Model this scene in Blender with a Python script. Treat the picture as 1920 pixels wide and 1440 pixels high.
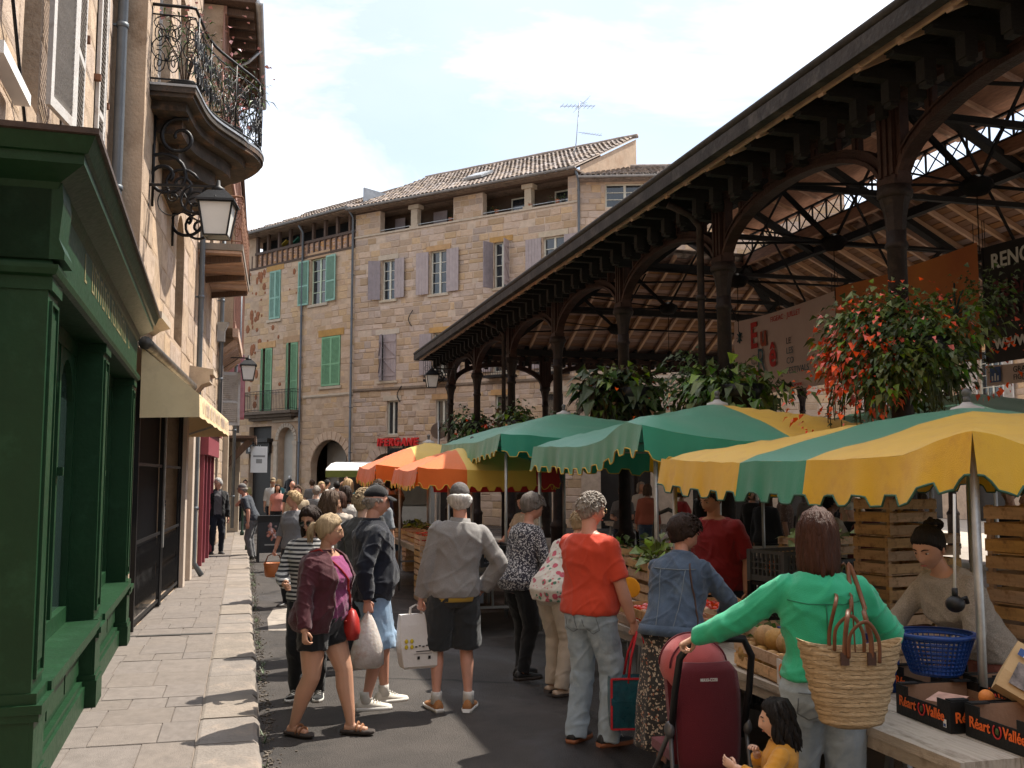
import bpy, bmesh, math, random
import numpy as np
from mathutils import Vector, Matrix, Euler, noise
R = math.radians
rnd = random.Random(7)
for o in list(bpy.data.objects): bpy.data.objects.remove(o)
SC = bpy.context.scene; COL = SC.collection
# ---------------- camera, sky, sun, exposure ----------------
cd = bpy.data.cameras.new('camera'); cam = bpy.data.objects.new('camera', cd); COL.objects.link(cam)
cd.sensor_width = 36; cd.lens = 35.0; cd.clip_start = .05; cd.clip_end = 2000
cam.location = (0, 0, 1.85); cam.rotation_euler = (R(95.35), 0, R(-15)); SC.camera = cam
SUN_EL, SUN_AZ = R(57), R(66)                      # azimuth from +Y towards +X
SC.view_settings.view_transform = 'Standard'; SC.view_settings.look = 'None'
SC.view_settings.exposure = 1.95; SC.view_settings.gamma = 1; SC.view_settings.use_curve_mapping = False
w = bpy.data.worlds.new('World'); SC.world = w; w.use_nodes = True
nt = w.node_tree; nt.nodes.clear()
def wn(t, **k):
    n = nt.nodes.new(t)
    for a, b in k.items(): setattr(n, a, b)
    return n
sky = wn('ShaderNodeTexSky', sky_type='NISHITA', sun_disc=False, sun_elevation=SUN_EL, sun_rotation=SUN_AZ, air_density=1.0, dust_density=1.0)
tc = wn('ShaderNodeTexCoord'); mp = wn('ShaderNodeMapping'); mp.inputs['Scale'].default_value = (1.0, 1.0, 2.2); mp.inputs['Location'].default_value = (7.7, 1.2, 2.1)
n1 = wn('ShaderNodeTexNoise'); n1.inputs['Scale'].default_value = 2.6; n1.inputs['Detail'].default_value = 9; n1.inputs['Roughness'].default_value = .58; n1.inputs['Distortion'].default_value = .35
cr = wn('ShaderNodeValToRGB'); cr.color_ramp.elements[0].position = .43; cr.color_ramp.elements[1].position = .78
cr.color_ramp.elements[0].color = (.22, .22, .22, 1)
b1 = wn('ShaderNodeBackground'); b1.inputs['Strength'].default_value = .05
n2 = wn('ShaderNodeTexNoise'); n2.inputs['Scale'].default_value = 5; n2.inputs['Detail'].default_value = 8
c2 = wn('ShaderNodeValToRGB'); c2.color_ramp.elements[0].color = (.84, .86, .90, 1); c2.color_ramp.elements[1].color = (1, .99, .975, 1)
c2.color_ramp.elements[0].position = .3; c2.color_ramp.elements[1].position = .65
b2 = wn('ShaderNodeBackground'); b2.inputs['Strength'].default_value = 1.05
ms = wn('ShaderNodeMixShader'); ow = wn('ShaderNodeOutputWorld'); L = nt.links.new
L(tc.outputs['Generated'], mp.inputs[0]); L(mp.outputs[0], n1.inputs['Vector']); L(mp.outputs[0], n2.inputs['Vector'])
# overcast cloud luminance follows the CIE overcast sky: (1 + 2 sin elevation) / 3
sp = wn('ShaderNodeSeparateXYZ'); L(tc.outputs['Generated'], sp.inputs[0])
mr = wn('ShaderNodeMapRange'); mr.inputs[1].default_value = 0; mr.inputs[2].default_value = 1; mr.inputs[3].default_value = 1/3; mr.inputs[4].default_value = 1; L(sp.outputs[2], mr.inputs[0])
mu = wn('ShaderNodeMix', data_type='RGBA', blend_type='MULTIPLY'); mu.inputs[0].default_value = 1
L(mr.outputs[0], mu.inputs[6]); L(c2.outputs[0], mu.inputs[7])
L(n1.outputs[0], cr.inputs[0]); L(n2.outputs[0], c2.inputs[0]); L(sky.outputs[0], b1.inputs[0]); L(mu.outputs[2], b2.inputs[0])
L(cr.outputs[0], ms.inputs[0]); L(b1.outputs[0], ms.inputs[1]); L(b2.outputs[0], ms.inputs[2]); L(ms.outputs[0], ow.inputs[0])
sl = bpy.data.lights.new('sun', 'SUN'); sun = bpy.data.objects.new('sun', sl); COL.objects.link(sun)
sl.energy = 2.3; sl.angle = R(.6); sl.color = (1, .93, .82)
sd = Vector((math.sin(SUN_AZ)*math.cos(SUN_EL), math.cos(SUN_AZ)*math.cos(SUN_EL), math.sin(SUN_EL)))
sun.rotation_euler = sd.to_track_quat('Z', 'Y').to_euler(); sun.location = (20, 10, 40)
# ---------------- library ----------------
class MB:
    def __init__(s): s.v = []; s.f = []; s.m = []; s.s = []; s.t = []; s.M = None; s.tint = 0.5
    def add(s, vs, fs, m=0, sm=False):
        b = len(s.v)
        if s.M is not None: vs = [s.M @ Vector(p) for p in vs]
        s.v.extend([tuple(p) for p in vs])
        for f in fs: s.f.append([b+i for i in f]); s.m.append(m); s.s.append(sm); s.t.append(s.tint)
    def box(s, c, d, rot=None, m=0, tp=1.0):
        x, y, z = [q/2 for q in d]; vs = []
        for k in (-1, 1):
            t = tp if k > 0 else 1
            for a, b in ((-1, -1), (1, -1), (1, 1), (-1, 1)): vs.append(Vector((a*x*t, b*y*t, k*z)))
        if rot is not None: vs = [rot @ p for p in vs]
        c = Vector(c); vs = [p+c for p in vs]
        s.add(vs, [(3, 2, 1, 0), (4, 5, 6, 7), (0, 1, 5, 4), (1, 2, 6, 5), (2, 3, 7, 6), (3, 0, 4, 7)], m)
    def b2(s, x0, x1, y0, y1, z0, z1, m=0): s.box(((x0+x1)/2, (y0+y1)/2, (z0+z1)/2), (abs(x1-x0), abs(y1-y0), abs(z1-z0)), None, m)
    def bar(s, p0, p1, w, h, up=(0, 0, 1), m=0):
        p0, p1 = Vector(p0), Vector(p1); d = p1-p0; l = d.length
        if l < 1e-6: return
        z = d/l; u = Vector(up)
        if abs(z.dot(u)) > .98: u = Vector((0, 1, 0))
        x = u.cross(z).normalized(); y = z.cross(x)
        s.box((p0+p1)/2, (w, h, l), Matrix((x, y, z)).transposed(), m)
    def loft(s, rings, cap=True, m=0, sm=True, closed=True):
        n = len(rings[0]); vs = [p for r in rings for p in r]; fs = []
        for i in range(len(rings)-1):
            for j in range(n if closed else n-1):
                k = (j+1) % n; fs.append((i*n+j, i*n+k, (i+1)*n+k, (i+1)*n+j))
        if cap: fs.append(tuple(range(n-1, -1, -1))); fs.append(tuple(range((len(rings)-1)*n, len(rings)*n)))
        s.add(vs, fs, m, sm)
    def tube(s, pts, r, n=8, m=0, cap=True, sm=True, flat=1.0, up=None):
        pts = [Vector(p) for p in pts]; k = len(pts)
        rs = r if isinstance(r, (list, tuple)) else [r]*k; rings = []; px = None
        for i, p in enumerate(pts):
            t = (pts[min(i+1, k-1)]-pts[max(i-1, 0)])
            if t.length < 1e-9: t = Vector((0, 0, 1))
            t.normalize()
            if px is None:
                a = Vector(up) if up else (Vector((0, 0, 1)) if abs(t.z) < .9 else Vector((0, 1, 0)))
                px = a.cross(t).normalized()
            else:
                px = (px-t*px.dot(t))
                px = px.normalized() if px.length > 1e-6 else Vector((1, 0, 0))
            py = t.cross(px)
            rings.append([p+(px*math.cos(2*math.pi*j/n)+py*math.sin(2*math.pi*j/n)*flat)*rs[i] for j in range(n)])
        s.loft(rings, cap, m, sm)
    def cap2(s, p0, p1, r0, r1, n=10, k=3, m=0):  # capsule
        p0, p1 = Vector(p0), Vector(p1); d = (p1-p0).normalized(); P = []; Q = []
        for i in range(k): a = -math.pi/2*(1-i/k); P.append(p0+d*r0*math.sin(a)); Q.append(max(r0*math.cos(a), 1e-4))
        P.append(p0); Q.append(r0); P.append(p1); Q.append(r1)
        for i in range(1, k+1): a = math.pi/2*i/k; P.append(p1+d*r1*math.sin(a)); Q.append(max(r1*math.cos(a), 1e-4))
        s.tube(P, Q, n, m)
    def lathe(s, prof, n=16, c=(0, 0, 0), m=0, sm=True, cap=True, sq=None):
        c = Vector(c)
        rings = [[c+Vector((r*math.cos(2*math.pi*j/n), r*math.sin(2*math.pi*j/n), z)) for j in range(n)] for r, z in prof]
        s.loft(rings, cap, m, sm)
    def ball(s, c, r, n=12, k=8, m=0, sm=True):
        c = Vector(c); r = Vector((r, r, r)) if not hasattr(r, '__len__') else Vector(r); vs = []; fs = []
        for i in range(k+1):
            a = math.pi*i/k
            for j in range(n):
                b = 2*math.pi*j/n; vs.append(c+Vector((r.x*math.sin(a)*math.cos(b), r.y*math.sin(a)*math.sin(b), -r.z*math.cos(a))))
        for i in range(k):
            for j in range(n):
                q = (j+1) % n; fs.append((i*n+j, i*n+q, (i+1)*n+q, (i+1)*n+j))
        s.add(vs, fs, m, sm)
    def prism(s, poly, f0, f1, m=0, sm=False):  # f0,f1: map 2D->3D for the two ends
        n = len(poly); a = [f0(*p) for p in poly]; b = [f1(*p) for p in poly]
        s.add(a+b, [tuple(range(n-1, -1, -1)), tuple(range(n, 2*n))]+[(i, (i+1) % n, n+(i+1) % n, n+i) for i in range(n)], m, sm)
    def quad(s, *p, m=0): s.add(list(p), [tuple(range(len(p)))], m)
    def mesh(s, name):
        me = bpy.data.meshes.new(name); me.from_pydata(s.v, [], s.f); me.validate()
        if len(me.polygons) == len(s.f):
            me.polygons.foreach_set('material_index', s.m); me.polygons.foreach_set('use_smooth', s.s)
            if len(set(s.t)) > 1:
                at = me.attributes.new('tint', 'FLOAT', 'FACE'); at.data.foreach_set('value', s.t)
        return me
    def build(s, name, mats, parent=None, fix=False):
        me = s.mesh(name)
        if fix: fixn(me)
        return ob(name, me, mats, parent)
def fixn(me):
    bm = bmesh.new(); bm.from_mesh(me); bmesh.ops.recalc_face_normals(bm, faces=bm.faces); bm.to_mesh(me); bm.free()
def ob(name, me, mats=None, parent=None):
    o = bpy.data.objects.new(name, me); COL.objects.link(o)
    if mats is not None:
        for q in (mats if isinstance(mats, (list, tuple)) else [mats]): me.materials.append(q)
    if parent: o.parent = parent
    return o
def tag(o, label=None, cat=None, group=None, kind=None):
    if label: o['label'] = label
    if cat: o['category'] = cat
    if group: o['group'] = group
    if kind: o['kind'] = kind
    return o
def T(name, label, cat, loc=(0, 0, 0), rz=0, group=None):
    o = bpy.data.objects.new(name, None); COL.objects.link(o); o.empty_display_size = .1
    o.location = loc; o.rotation_euler = (0, 0, rz); return tag(o, label, cat, group)
KIDS = {}
def copy_tree(o, parent=None):
    c = o.copy(); COL.objects.link(c)
    if parent: c.parent = parent
    for ch in o.children: copy_tree(ch, c)
    return c
def inst(o, name, parent, loc, rot=(0, 0, 0), sc=(1, 1, 1)):  # a further object sharing mesh data
    c = bpy.data.objects.new(name, o if isinstance(o, bpy.types.Mesh) else o.data); COL.objects.link(c)
    c.parent = parent; c.location = loc; c.rotation_euler = rot; c.scale = sc; return c
def frame(P, Q):  # local frame along a wall from P to Q: x along, z up, -y outward (to the right of travel)
    return math.atan2(Q[1]-P[1], Q[0]-P[0])
# ---------------- materials ----------------
MATS = {}
def M(name, col, rough=.75, var=.18, scale=6, bump=.15, bs=60, metal=0, rnd_=.0, hue=None, spec=.4, detail=6, stretch=None, sheen=0, alpha=1, trans=0, stain=None, ss=3, coat=0, attr=True, contrast=1.0):
    if name in MATS: return MATS[name]
    m = bpy.data.materials.new(name); m.use_nodes = True; n = m.node_tree; l = n.links.new
    p = n.nodes['Principled BSDF']; N = n.nodes.new
    p.inputs['Roughness'].default_value = rough; p.inputs['Metallic'].default_value = metal; p.inputs['Specular IOR Level'].default_value = spec
    if sheen: p.inputs['Sheen Weight'].default_value = sheen
    if coat: p.inputs['Coat Weight'].default_value = coat; p.inputs['Coat Roughness'].default_value = .25
    if alpha < 1: p.inputs['Alpha'].default_value = alpha
    if trans: p.inputs['Transmission Weight'].default_value = trans
    t = N('ShaderNodeTexCoord'); mp = N('ShaderNodeMapping'); l(t.outputs['Object'], mp.inputs[0])
    if stretch: mp.inputs['Scale'].default_value = stretch
    oi = N('ShaderNodeObjectInfo')
    cb = N('ShaderNodeCombineXYZ')
    mu = N('ShaderNodeMath'); mu.operation = 'MULTIPLY'; mu.inputs[1].default_value = 37.; l(oi.outputs['Random'], mu.inputs[0])
    for i in range(3): l(mu.outputs[0], cb.inputs[i])
    l(cb.outputs[0], mp.inputs['Location'])
    nz = N('ShaderNodeTexNoise'); nz.inputs['Scale'].default_value = scale; nz.inputs['Detail'].default_value = detail; nz.inputs['Roughness'].default_value = .62
    l(mp.outputs[0], nz.inputs['Vector'])
    rp = N('ShaderNodeValToRGB'); e = rp.color_ramp.elements; e[0].position = .5-.22/contrast; e[1].position = .5+.22/contrast
    c = Vector(col[:3]); h = Vector(hue) if hue else c*(1+var)
    e[0].color = (*(c*(1-var)), 1); e[1].color = (*h, 1); l(nz.outputs[0], rp.inputs[0]); out = rp.outputs[0]
    if rnd_:
        at = N('ShaderNodeAttribute'); at.attribute_name = 'tint'
        ad = N('ShaderNodeMath'); ad.operation = 'ADD'; l(oi.outputs['Random'], ad.inputs[0]); l(at.outputs['Fac'], ad.inputs[1])
        fr = N('ShaderNodeMath'); fr.operation = 'FRACT'; l(ad.outputs[0], fr.inputs[0])
        hs = N('ShaderNodeHueSaturation'); l(out, hs.inputs['Color'])
        r1 = N('ShaderNodeMapRange'); r1.inputs[3].default_value = 1-rnd_; r1.inputs[4].default_value = 1+rnd_; l(fr.outputs[0], r1.inputs[0]); l(r1.outputs[0], hs.inputs['Value'])
        m7 = N('ShaderNodeMath'); m7.operation = 'MULTIPLY'; m7.inputs[1].default_value = 7.3; l(fr.outputs[0], m7.inputs[0])
        f2 = N('ShaderNodeMath'); f2.operation = 'FRACT'; l(m7.outputs[0], f2.inputs[0])
        r2 = N('ShaderNodeMapRange'); r2.inputs[3].default_value = 1-rnd_*1.3; r2.inputs[4].default_value = 1+rnd_*1.3; l(f2.outputs[0], r2.inputs[0]); l(r2.outputs[0], hs.inputs['Saturation'])
        r3 = N('ShaderNodeMapRange'); r3.inputs[3].default_value = .5-rnd_*.045; r3.inputs[4].default_value = .5+rnd_*.03; l(f2.outputs[0], r3.inputs[0]); l(r3.outputs[0], hs.inputs['Hue'])
        out = hs.outputs[0]
    if stain:
        ns = N('ShaderNodeTexNoise'); ns.inputs['Scale'].default_value = ss; ns.inputs['Detail'].default_value = 8; ns.inputs['Roughness'].default_value = .7; l(t.outputs['Object'], ns.inputs['Vector'])
        rs = N('ShaderNodeValToRGB'); rs.color_ramp.elements[0].position = .52; rs.color_ramp.elements[1].position = .68; l(ns.outputs[0], rs.inputs[0])
        mx = N('ShaderNodeMix'); mx.data_type = 'RGBA'; l(rs.outputs[0], mx.inputs[0]); l(out, mx.inputs[6]); mx.inputs[7].default_value = (*stain, 1); out = mx.outputs[2]
    l(out, p.inputs['Base Color'])
    if bump:
        nb = N('ShaderNodeTexNoise'); nb.inputs['Scale'].default_value = bs; nb.inputs['Detail'].default_value = 5; l(mp.outputs[0], nb.inputs['Vector'])
        bu = N('ShaderNodeBump'); bu.inputs['Strength'].default_value = bump; bu.inputs['Distance'].default_value = .02; l(nb.outputs[0], bu.inputs['Height']); l(bu.outputs[0], p.inputs['Normal'])
        r4 = N('ShaderNodeMapRange'); r4.inputs[3].default_value = max(rough-.12, .03); r4.inputs[4].default_value = min(rough+.12, 1); l(nb.outputs[0], r4.inputs[0]); l(r4.outputs[0], p.inputs['Roughness'])
    MATS[name] = m; return m
def nodes_of(m): n = m.node_tree; return n, n.nodes, n.links.new, n.nodes['Principled BSDF']
def text_obj(txt, size, mat, parent, loc, rot, depth=.004, name='lettering', align='LEFT', bold=0, sx=1, shear=0):
    cu = bpy.data.curves.new('t', 'FONT'); cu.body = txt; cu.size = size; cu.extrude = depth/2; cu.align_x = align; cu.offset = bold; cu.resolution_u = 3; cu.shear = shear
    o = bpy.data.objects.new('t', cu); me = bpy.data.meshes.new_from_object(o); bpy.data.objects.remove(o); me.name = name
    q = ob(name, me, mat, parent); q.location = loc; q.rotation_euler = rot; q.scale = (sx, 1, 1); return q

def smooth3(P, n=5):
    P = [Vector(p) for p in P]; out = []
    for i in range(len(P)-1):
        p0, p1, p2, p3 = P[max(i-1, 0)], P[i], P[i+1], P[min(i+2, len(P)-1)]
        for k in range(n): t = k/n; out.append(.5*((2*p1)+(-p0+p2)*t+(2*p0-5*p1+4*p2-p3)*t*t+(-p0+3*p1-3*p2+p3)*t**3))
    return out+[P[-1]]
stoneA = M('stone_ochre', (.45, .315, .205), .88, .16, 4, .45, 30, rnd_=.12, stain=(.40, .26, .16), ss=1.2)
stoneB = M('stone_buff', (.44, .315, .215), .88, .18, 5, .5, 30, rnd_=.2, hue=(.49, .36, .26), stain=(.41, .285, .19), ss=2)
stoneL = M('stone_sand', (.41, .305, .22), .85, .2, 3, .5, 25, rnd_=.14, stain=(.23, .155, .10), ss=2.2)
mortarA = M('mortar_ochre', (.45, .325, .225), .95, .2, 2.5, .5, 40, stain=(.36, .22, .135), ss=1.3)
mortarB = M('mortar_buff', (.48, .37, .28), .95, .18, 5, .5, 40)
mortarL = M('render_sand', (.39, .29, .205), .92, .25, 1.6, .5, 25, stain=(.22, .145, .09), ss=1.2)
lintel = M('lintel_stone', (.42, .25, .11), .85, .2, 5, .35, 30, rnd_=.12)
dressed = M('dressed_stone', (.44, .36, .27), .85, .15, 6, .3, 30, rnd_=.08)
brick = M('thin_brick', (.47, .29, .185), .9, .25, 8, .4, 40, rnd_=.25)
timber = M('old_timber', (.10, .062, .042), .8, .35, 6, .5, 30, stretch=(8, 8, 1), rnd_=.12)
timber_pink = M('painted_timber', (.30, .17, .13), .8, .25, 6, .5, 30, stretch=(8, 8, 1))
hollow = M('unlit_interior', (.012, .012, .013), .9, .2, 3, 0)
glass = M('window_glass', (.02, .024, .028), .06, .3, 2, 0, spec=.9)
paneframe = M('cream_window_paint', (.52, .50, .42), .5, .1, 8, .1, 60)
shut_mint = M('mint_shutter_paint', (.22, .375, .30), .6, .12, 5, .12, 50, rnd_=.06)
shut_green = M('green_shutter_paint', (.18, .35, .195), .6, .12, 5, .12, 50, rnd_=.06)
shut_mauve = M('mauve_shutter_paint', (.33, .27, .262), .7, .15, 5, .2, 50, rnd_=.08)
shut_shaded = M('shaded_mauve_shutter_paint', (.24, .20, .205), .7, .15, 5, .2, 50)  # mauve paint with shade mixed into its colour, for the darker left-hand leaves
shut_white = M('white_shutter_paint', (.50, .475, .45), .6, .12, 5, .2, 50, stain=(.33, .28, .24), ss=6)
shut_pink = M('pink_shutter_paint', (.36, .17, .20), .7, .15, 5, .2, 50, rnd_=.06)
tileM = M('roof_tile', (.25, .19, .155), .9, .3, 7, .5, 40, rnd_=.3, hue=(.34, .28, .24), stain=(.10, .085, .07), ss=3)
zinc = M('zinc', (.33, .34, .35), .45, .2, 4, .15, 30, metal=.6)
pipeM = M('grey_downpipe', (.12, .135, .15), .5, .2, 3, .12, 30, metal=.3)
lead = M('lead_flashing', (.26, .28, .31), .55, .2, 4, .2, 20, metal=.4)
iron = M('black_iron', (.008, .008, .009), .5, .3, 8, .15, 50, metal=.3)
iron_green = M('dark_green_iron', (.02, .045, .03), .5, .3, 8, .15, 50)
greenP = M('bottle_green_paint', (.0065, .034, .0115), .5, .2, 2.2, .12, 30, spec=.22, stain=(.012, .048, .02), ss=4, coat=.05)
lampglass = M('opal_glass', (.72, .71, .68), .3, .05, 5, 0)
castM = M('brown_cast_iron', (.030, .014, .011), .6, .35, 5, .35, 40, spec=.25, stain=(.055, .027, .02), ss=4, metal=.1)
castdark = M('column_iron', (.020, .0135, .012), .6, .35, 6, .4, 35, spec=.25, stain=(.042, .028, .022), ss=6, metal=.1)
blackwood = M('tarred_wood', (.008, .007, .007), .85, .5, 6, .5, 30, stretch=(1, 6, 6))
plankM = M('roof_plank', (.22, .13, .09), .85, .3, 4, .4, 30, stretch=(6, 1, 6), rnd_=.32)
rafterM = M('rafter_wood', (.44, .29, .20), .85, .2, 5, .4, 30, rnd_=.12)
crateM = M('poplar_crate', (.52, .34, .19), .8, .2, 4, .25, 40, stretch=(1, 8, 8), rnd_=.18, stain=(.28, .16, .08), ss=14)
boardM = M('grey_table_board', (.42, .365, .30), .8, .2, 3, .3, 40, stretch=(6, 1, 6), stain=(.2, .16, .12), ss=5)
steelM = M('galvanised_steel', (.36, .36, .35), .42, .2, 10, .1, 60, metal=.7)
plastic_bk = M('black_plastic_crate', (.008, .008, .009), .5, .2, 5, .1, 40)
plastic_gy = M('grey_plastic_crate', (.085, .095, .11), .5, .2, 5, .1, 40)
plastic_bl = M('blue_plastic', (.012, .05, .22), .35, .15, 4, .05, 40)
card = M('brown_cardboard', (.27, .16, .10), .85, .12, 5, .15, 60)
cardblk = M('printed_black_card', (.006, .006, .006), .55, .2, 5, .1, 60)
paperM = M('plain_paper', (.62, .60, .57), .8, .08, 5, .15, 30)
orangeL = M('orange_print', (.75, .13, .02), .6, .05, 5, 0)
redprint = M('red_print', (.52, .03, .025), .6, .06, 5, 0)
redsign = M('red_sign_letters', (.62, .02, .02), .4, .05, 5, 0)
whiteprint = M('white_print', (.72, .72, .70), .6, .04, 5, 0)
blackprint = M('black_print', (.012, .012, .013), .5, .1, 5, 0)
blueprint = M('blue_print', (.03, .08, .25), .5, .1, 5, 0)
tealprint = M('teal_print', (.035, .10, .13), .5, .1, 5, 0)
goldpaint = M('faded_gold_lettering', (.19, .16, .07), .6, .3, 9, 0)
leafD = M('dark_leaf', (.040, .075, .022), .55, .4, 3, .1, 40, rnd_=.3, hue=(.075, .115, .035))
leafM = M('mid_leaf', (.06, .11, .025), .5, .35, 3, .1, 40, rnd_=.3)
leafL = M('lime_leaf', (.15, .21, .05), .5, .3, 3, .1, 40, rnd_=.25)
leafR = M('bronze_leaf', (.07, .045, .022), .55, .35, 3, .1, 40, rnd_=.3)
petalR = M('coral_petal', (.80, .10, .03), .5, .2, 5, 0, rnd_=.2)
petalP = M('pink_petal', (.62, .30, .30), .5, .2, 5, 0, rnd_=.2)
petalY = M('apricot_petal', (.65, .33, .12), .5, .2, 5, 0, rnd_=.2)
# asphalt
asph = M('asphalt', (.054, .046, .041), .88, .35, 1.6, .9, 110, stain=(.031, .028, .026), ss=1.1)
n, N, l, p = nodes_of(asph)
t = N.new('ShaderNodeTexCoord')
vo = N.new('ShaderNodeTexVoronoi'); vo.feature = 'DISTANCE_TO_EDGE'; vo.inputs['Scale'].default_value = .42
nd = N.new('ShaderNodeTexNoise'); nd.inputs['Scale'].default_value = 1.6; nd.inputs['Detail'].default_value = 8
mxv = N.new('ShaderNodeMix'); mxv.data_type = 'VECTOR'; mxv.inputs[0].default_value = .3
l(t.outputs['Object'], nd.inputs['Vector']); l(t.outputs['Object'], mxv.inputs[4]); l(nd.outputs['Color'], mxv.inputs[5]); l(mxv.outputs[1], vo.inputs['Vector'])
rc = N.new('ShaderNodeValToRGB'); rc.color_ramp.elements[0].position = .0; rc.color_ramp.elements[1].position = .016; rc.color_ramp.elements[0].color = (.25, .25, .25, 1); l(vo.outputs[0], rc.inputs[0])
fine = N.new('ShaderNodeTexNoise'); fine.inputs['Scale'].default_value = 240; fine.inputs['Detail'].default_value = 2; l(t.outputs['Object'], fine.inputs['Vector'])
rf = N.new('ShaderNodeMapRange'); rf.inputs[3].default_value = .45; rf.inputs[4].default_value = 1.55; l(fine.outputs[0], rf.inputs[0])
base = p.inputs['Base Color'].links[0].from_socket
m1 = N.new('ShaderNodeMix'); m1.data_type = 'RGBA'; m1.blend_type = 'MULTIPLY'; m1.inputs[0].default_value = 1; l(base, m1.inputs[6]); l(rc.outputs[0], m1.inputs[7])
m2 = N.new('ShaderNodeMix'); m2.data_type = 'RGBA'; m2.blend_type = 'MULTIPLY'; m2.inputs[0].default_value = 1; l(m1.outputs[2], m2.inputs[6]); l(rf.outputs[0], m2.inputs[7])
# damp patches where stalls were hosed down: darker and glossier
wt = N.new('ShaderNodeTexNoise'); wt.inputs['Scale'].default_value = .5; wt.inputs['Detail'].default_value = 6; wt.inputs['Distortion'].default_value = .6; l(t.outputs['Object'], wt.inputs['Vector'])
sx = N.new('ShaderNodeSeparateXYZ'); l(t.outputs['Object'], sx.inputs[0])
gx_ = N.new('ShaderNodeMapRange'); gx_.inputs[1].default_value = 1.2; gx_.inputs[2].default_value = 3.0; gx_.inputs[3].default_value = -.13; gx_.inputs[4].default_value = .12; l(sx.outputs[0], gx_.inputs[0])
aw = N.new('ShaderNodeMath'); l(wt.outputs[0], aw.inputs[0]); l(gx_.outputs[0], aw.inputs[1])
rw = N.new('ShaderNodeValToRGB'); rw.color_ramp.elements[0].position = .50; rw.color_ramp.elements[1].position = .60; l(aw.outputs[0], rw.inputs[0])
m3 = N.new('ShaderNodeMix'); m3.data_type = 'RGBA'; m3.blend_type = 'MULTIPLY'; l(rw.outputs[0], m3.inputs[0]); l(m2.outputs[2], m3.inputs[6]); m3.inputs[7].default_value = (.45, .45, .48, 1); l(m3.outputs[2], p.inputs['Base Color'])
rr = N.new('ShaderNodeMapRange'); rr.inputs[3].default_value = .88; rr.inputs[4].default_value = .32; l(rw.outputs[0], rr.inputs[0]); l(rr.outputs[0], p.inputs['Roughness'])
slabM = M('paving_slab', (.165, .140, .122), .88, .16, 5, .4, 60, rnd_=.06, stain=(.13, .11, .096), ss=2.2)
kerbM = M('kerb_stone', (.19, .162, .137), .88, .16, 5, .5, 40, rnd_=.1, stain=(.26, .21, .17), ss=3)
jointM = M('pavement_joint', (.19, .155, .125), .95, .2, 8, .4, 60)
gritM = M('gutter_grit', (.12, .10, .08), .95, .4, 8, .5, 60)
# ---------------- ground ----------------
def rough_line(x, y, a=.06, s=1.5): return x+a*noise.noise(Vector((x*3, y*s, 1.7)))
mb = MB(); mb.quad((-400, -300, 0), (400, -300, 0), (400, 500, 0), (-400, 500, 0)); g = mb.build('road', asph); tag(g, kind='structure')
PZ = .10
mb = MB(); mb.b2(-2.2, .02, 2, 60, -.02, PZ-.012)
pav = mb.build('pavement', jointM); tag(pav, kind='structure')
def slab_mesh(sx, sy, h=.03, b=.006):
    m = MB(); x, y = sx/2, sy/2
    vs = [(-x, -y, -h), (x, -y, -h), (x, y, -h), (-x, y, -h), (-x, -y, -b), (x, -y, -b), (x, y, -b), (-x, y, -b), (-x+b, -y+b, 0), (x-b, -y+b, 0), (x-b, y-b, 0), (-x+b, y-b, 0)]
    m.add(vs, [(4, 5, 9, 8), (5, 6, 10, 9), (6, 7, 11, 10), (7, 4, 8, 11), (8, 9, 10, 11), (0, 1, 5, 4), (1, 2, 6, 5), (2, 3, 7, 6), (3, 0, 4, 7)]); return m.mesh('paving_slab')
sm_ = [slab_mesh(1, 1) for _ in range(1)][0]; sm_.materials.append(slabM)
y = 5.0; i = 0; ns = 0
while y < 31 and ns < 290:
    if i % 4 == 2:      # band of narrow oblique setts
        dy = .36; x = -1.35-.28*0; k = 0
        while x < -.32:
            wd = .27; o = inst(sm_, 'paving_slab', pav, (x+wd/2, y+dy/2, PZ+rnd.uniform(-.002, .002)), (rnd.uniform(-.006, .006), rnd.uniform(-.006, .006), 0), (wd-.006, dy-.006, 1)); x += wd; ns += 1
    else:
        dy = rnd.choice((.5, .56, .62)); x = -1.35+rnd.uniform(-.2, 0)
        while x < -.32:
            wd = rnd.uniform(.36, .52); wd = min(wd, -.27-x)
            if wd < .14: break
            if -.27-(x+wd) < .14: wd = -.27-x
            o = inst(sm_, 'paving_slab', pav, (x+wd/2, y+dy/2, PZ+rnd.uniform(-.003, .003)), (rnd.uniform(-.006, .006), rnd.uniform(-.008, .008), rnd.uniform(-.006, .006)), (wd-.006, dy-.006, 1)); x += wd; ns += 1
    y += dy; i += 1
# kerb stones, each with its own worn outline
y = 4.6
for k in range(34):
    ln = rnd.uniform(.7, 1.15); m = MB(); x0, x1 = -.262, .15
    n_ = 5; rings = []
    for j in range(n_+1):
        yy = j/n_*(ln-.016); e = rnd.uniform(-.018, .012); t_ = rnd.uniform(-.006, .003)
        rings.append([(x0, yy, -.08), (x0, yy, PZ-.004+t_), (x0+.02, yy, PZ+.003+t_), (x1-.035+e, yy, PZ+.004+t_), (x1-.005+e, yy, PZ-.022), (x1+.01, yy, -.08)])
    m.loft(rings, True, sm=False); o = m.build('kerb_stone', kerbM, pav); o.location = (0, y, 0); y += ln
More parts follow.
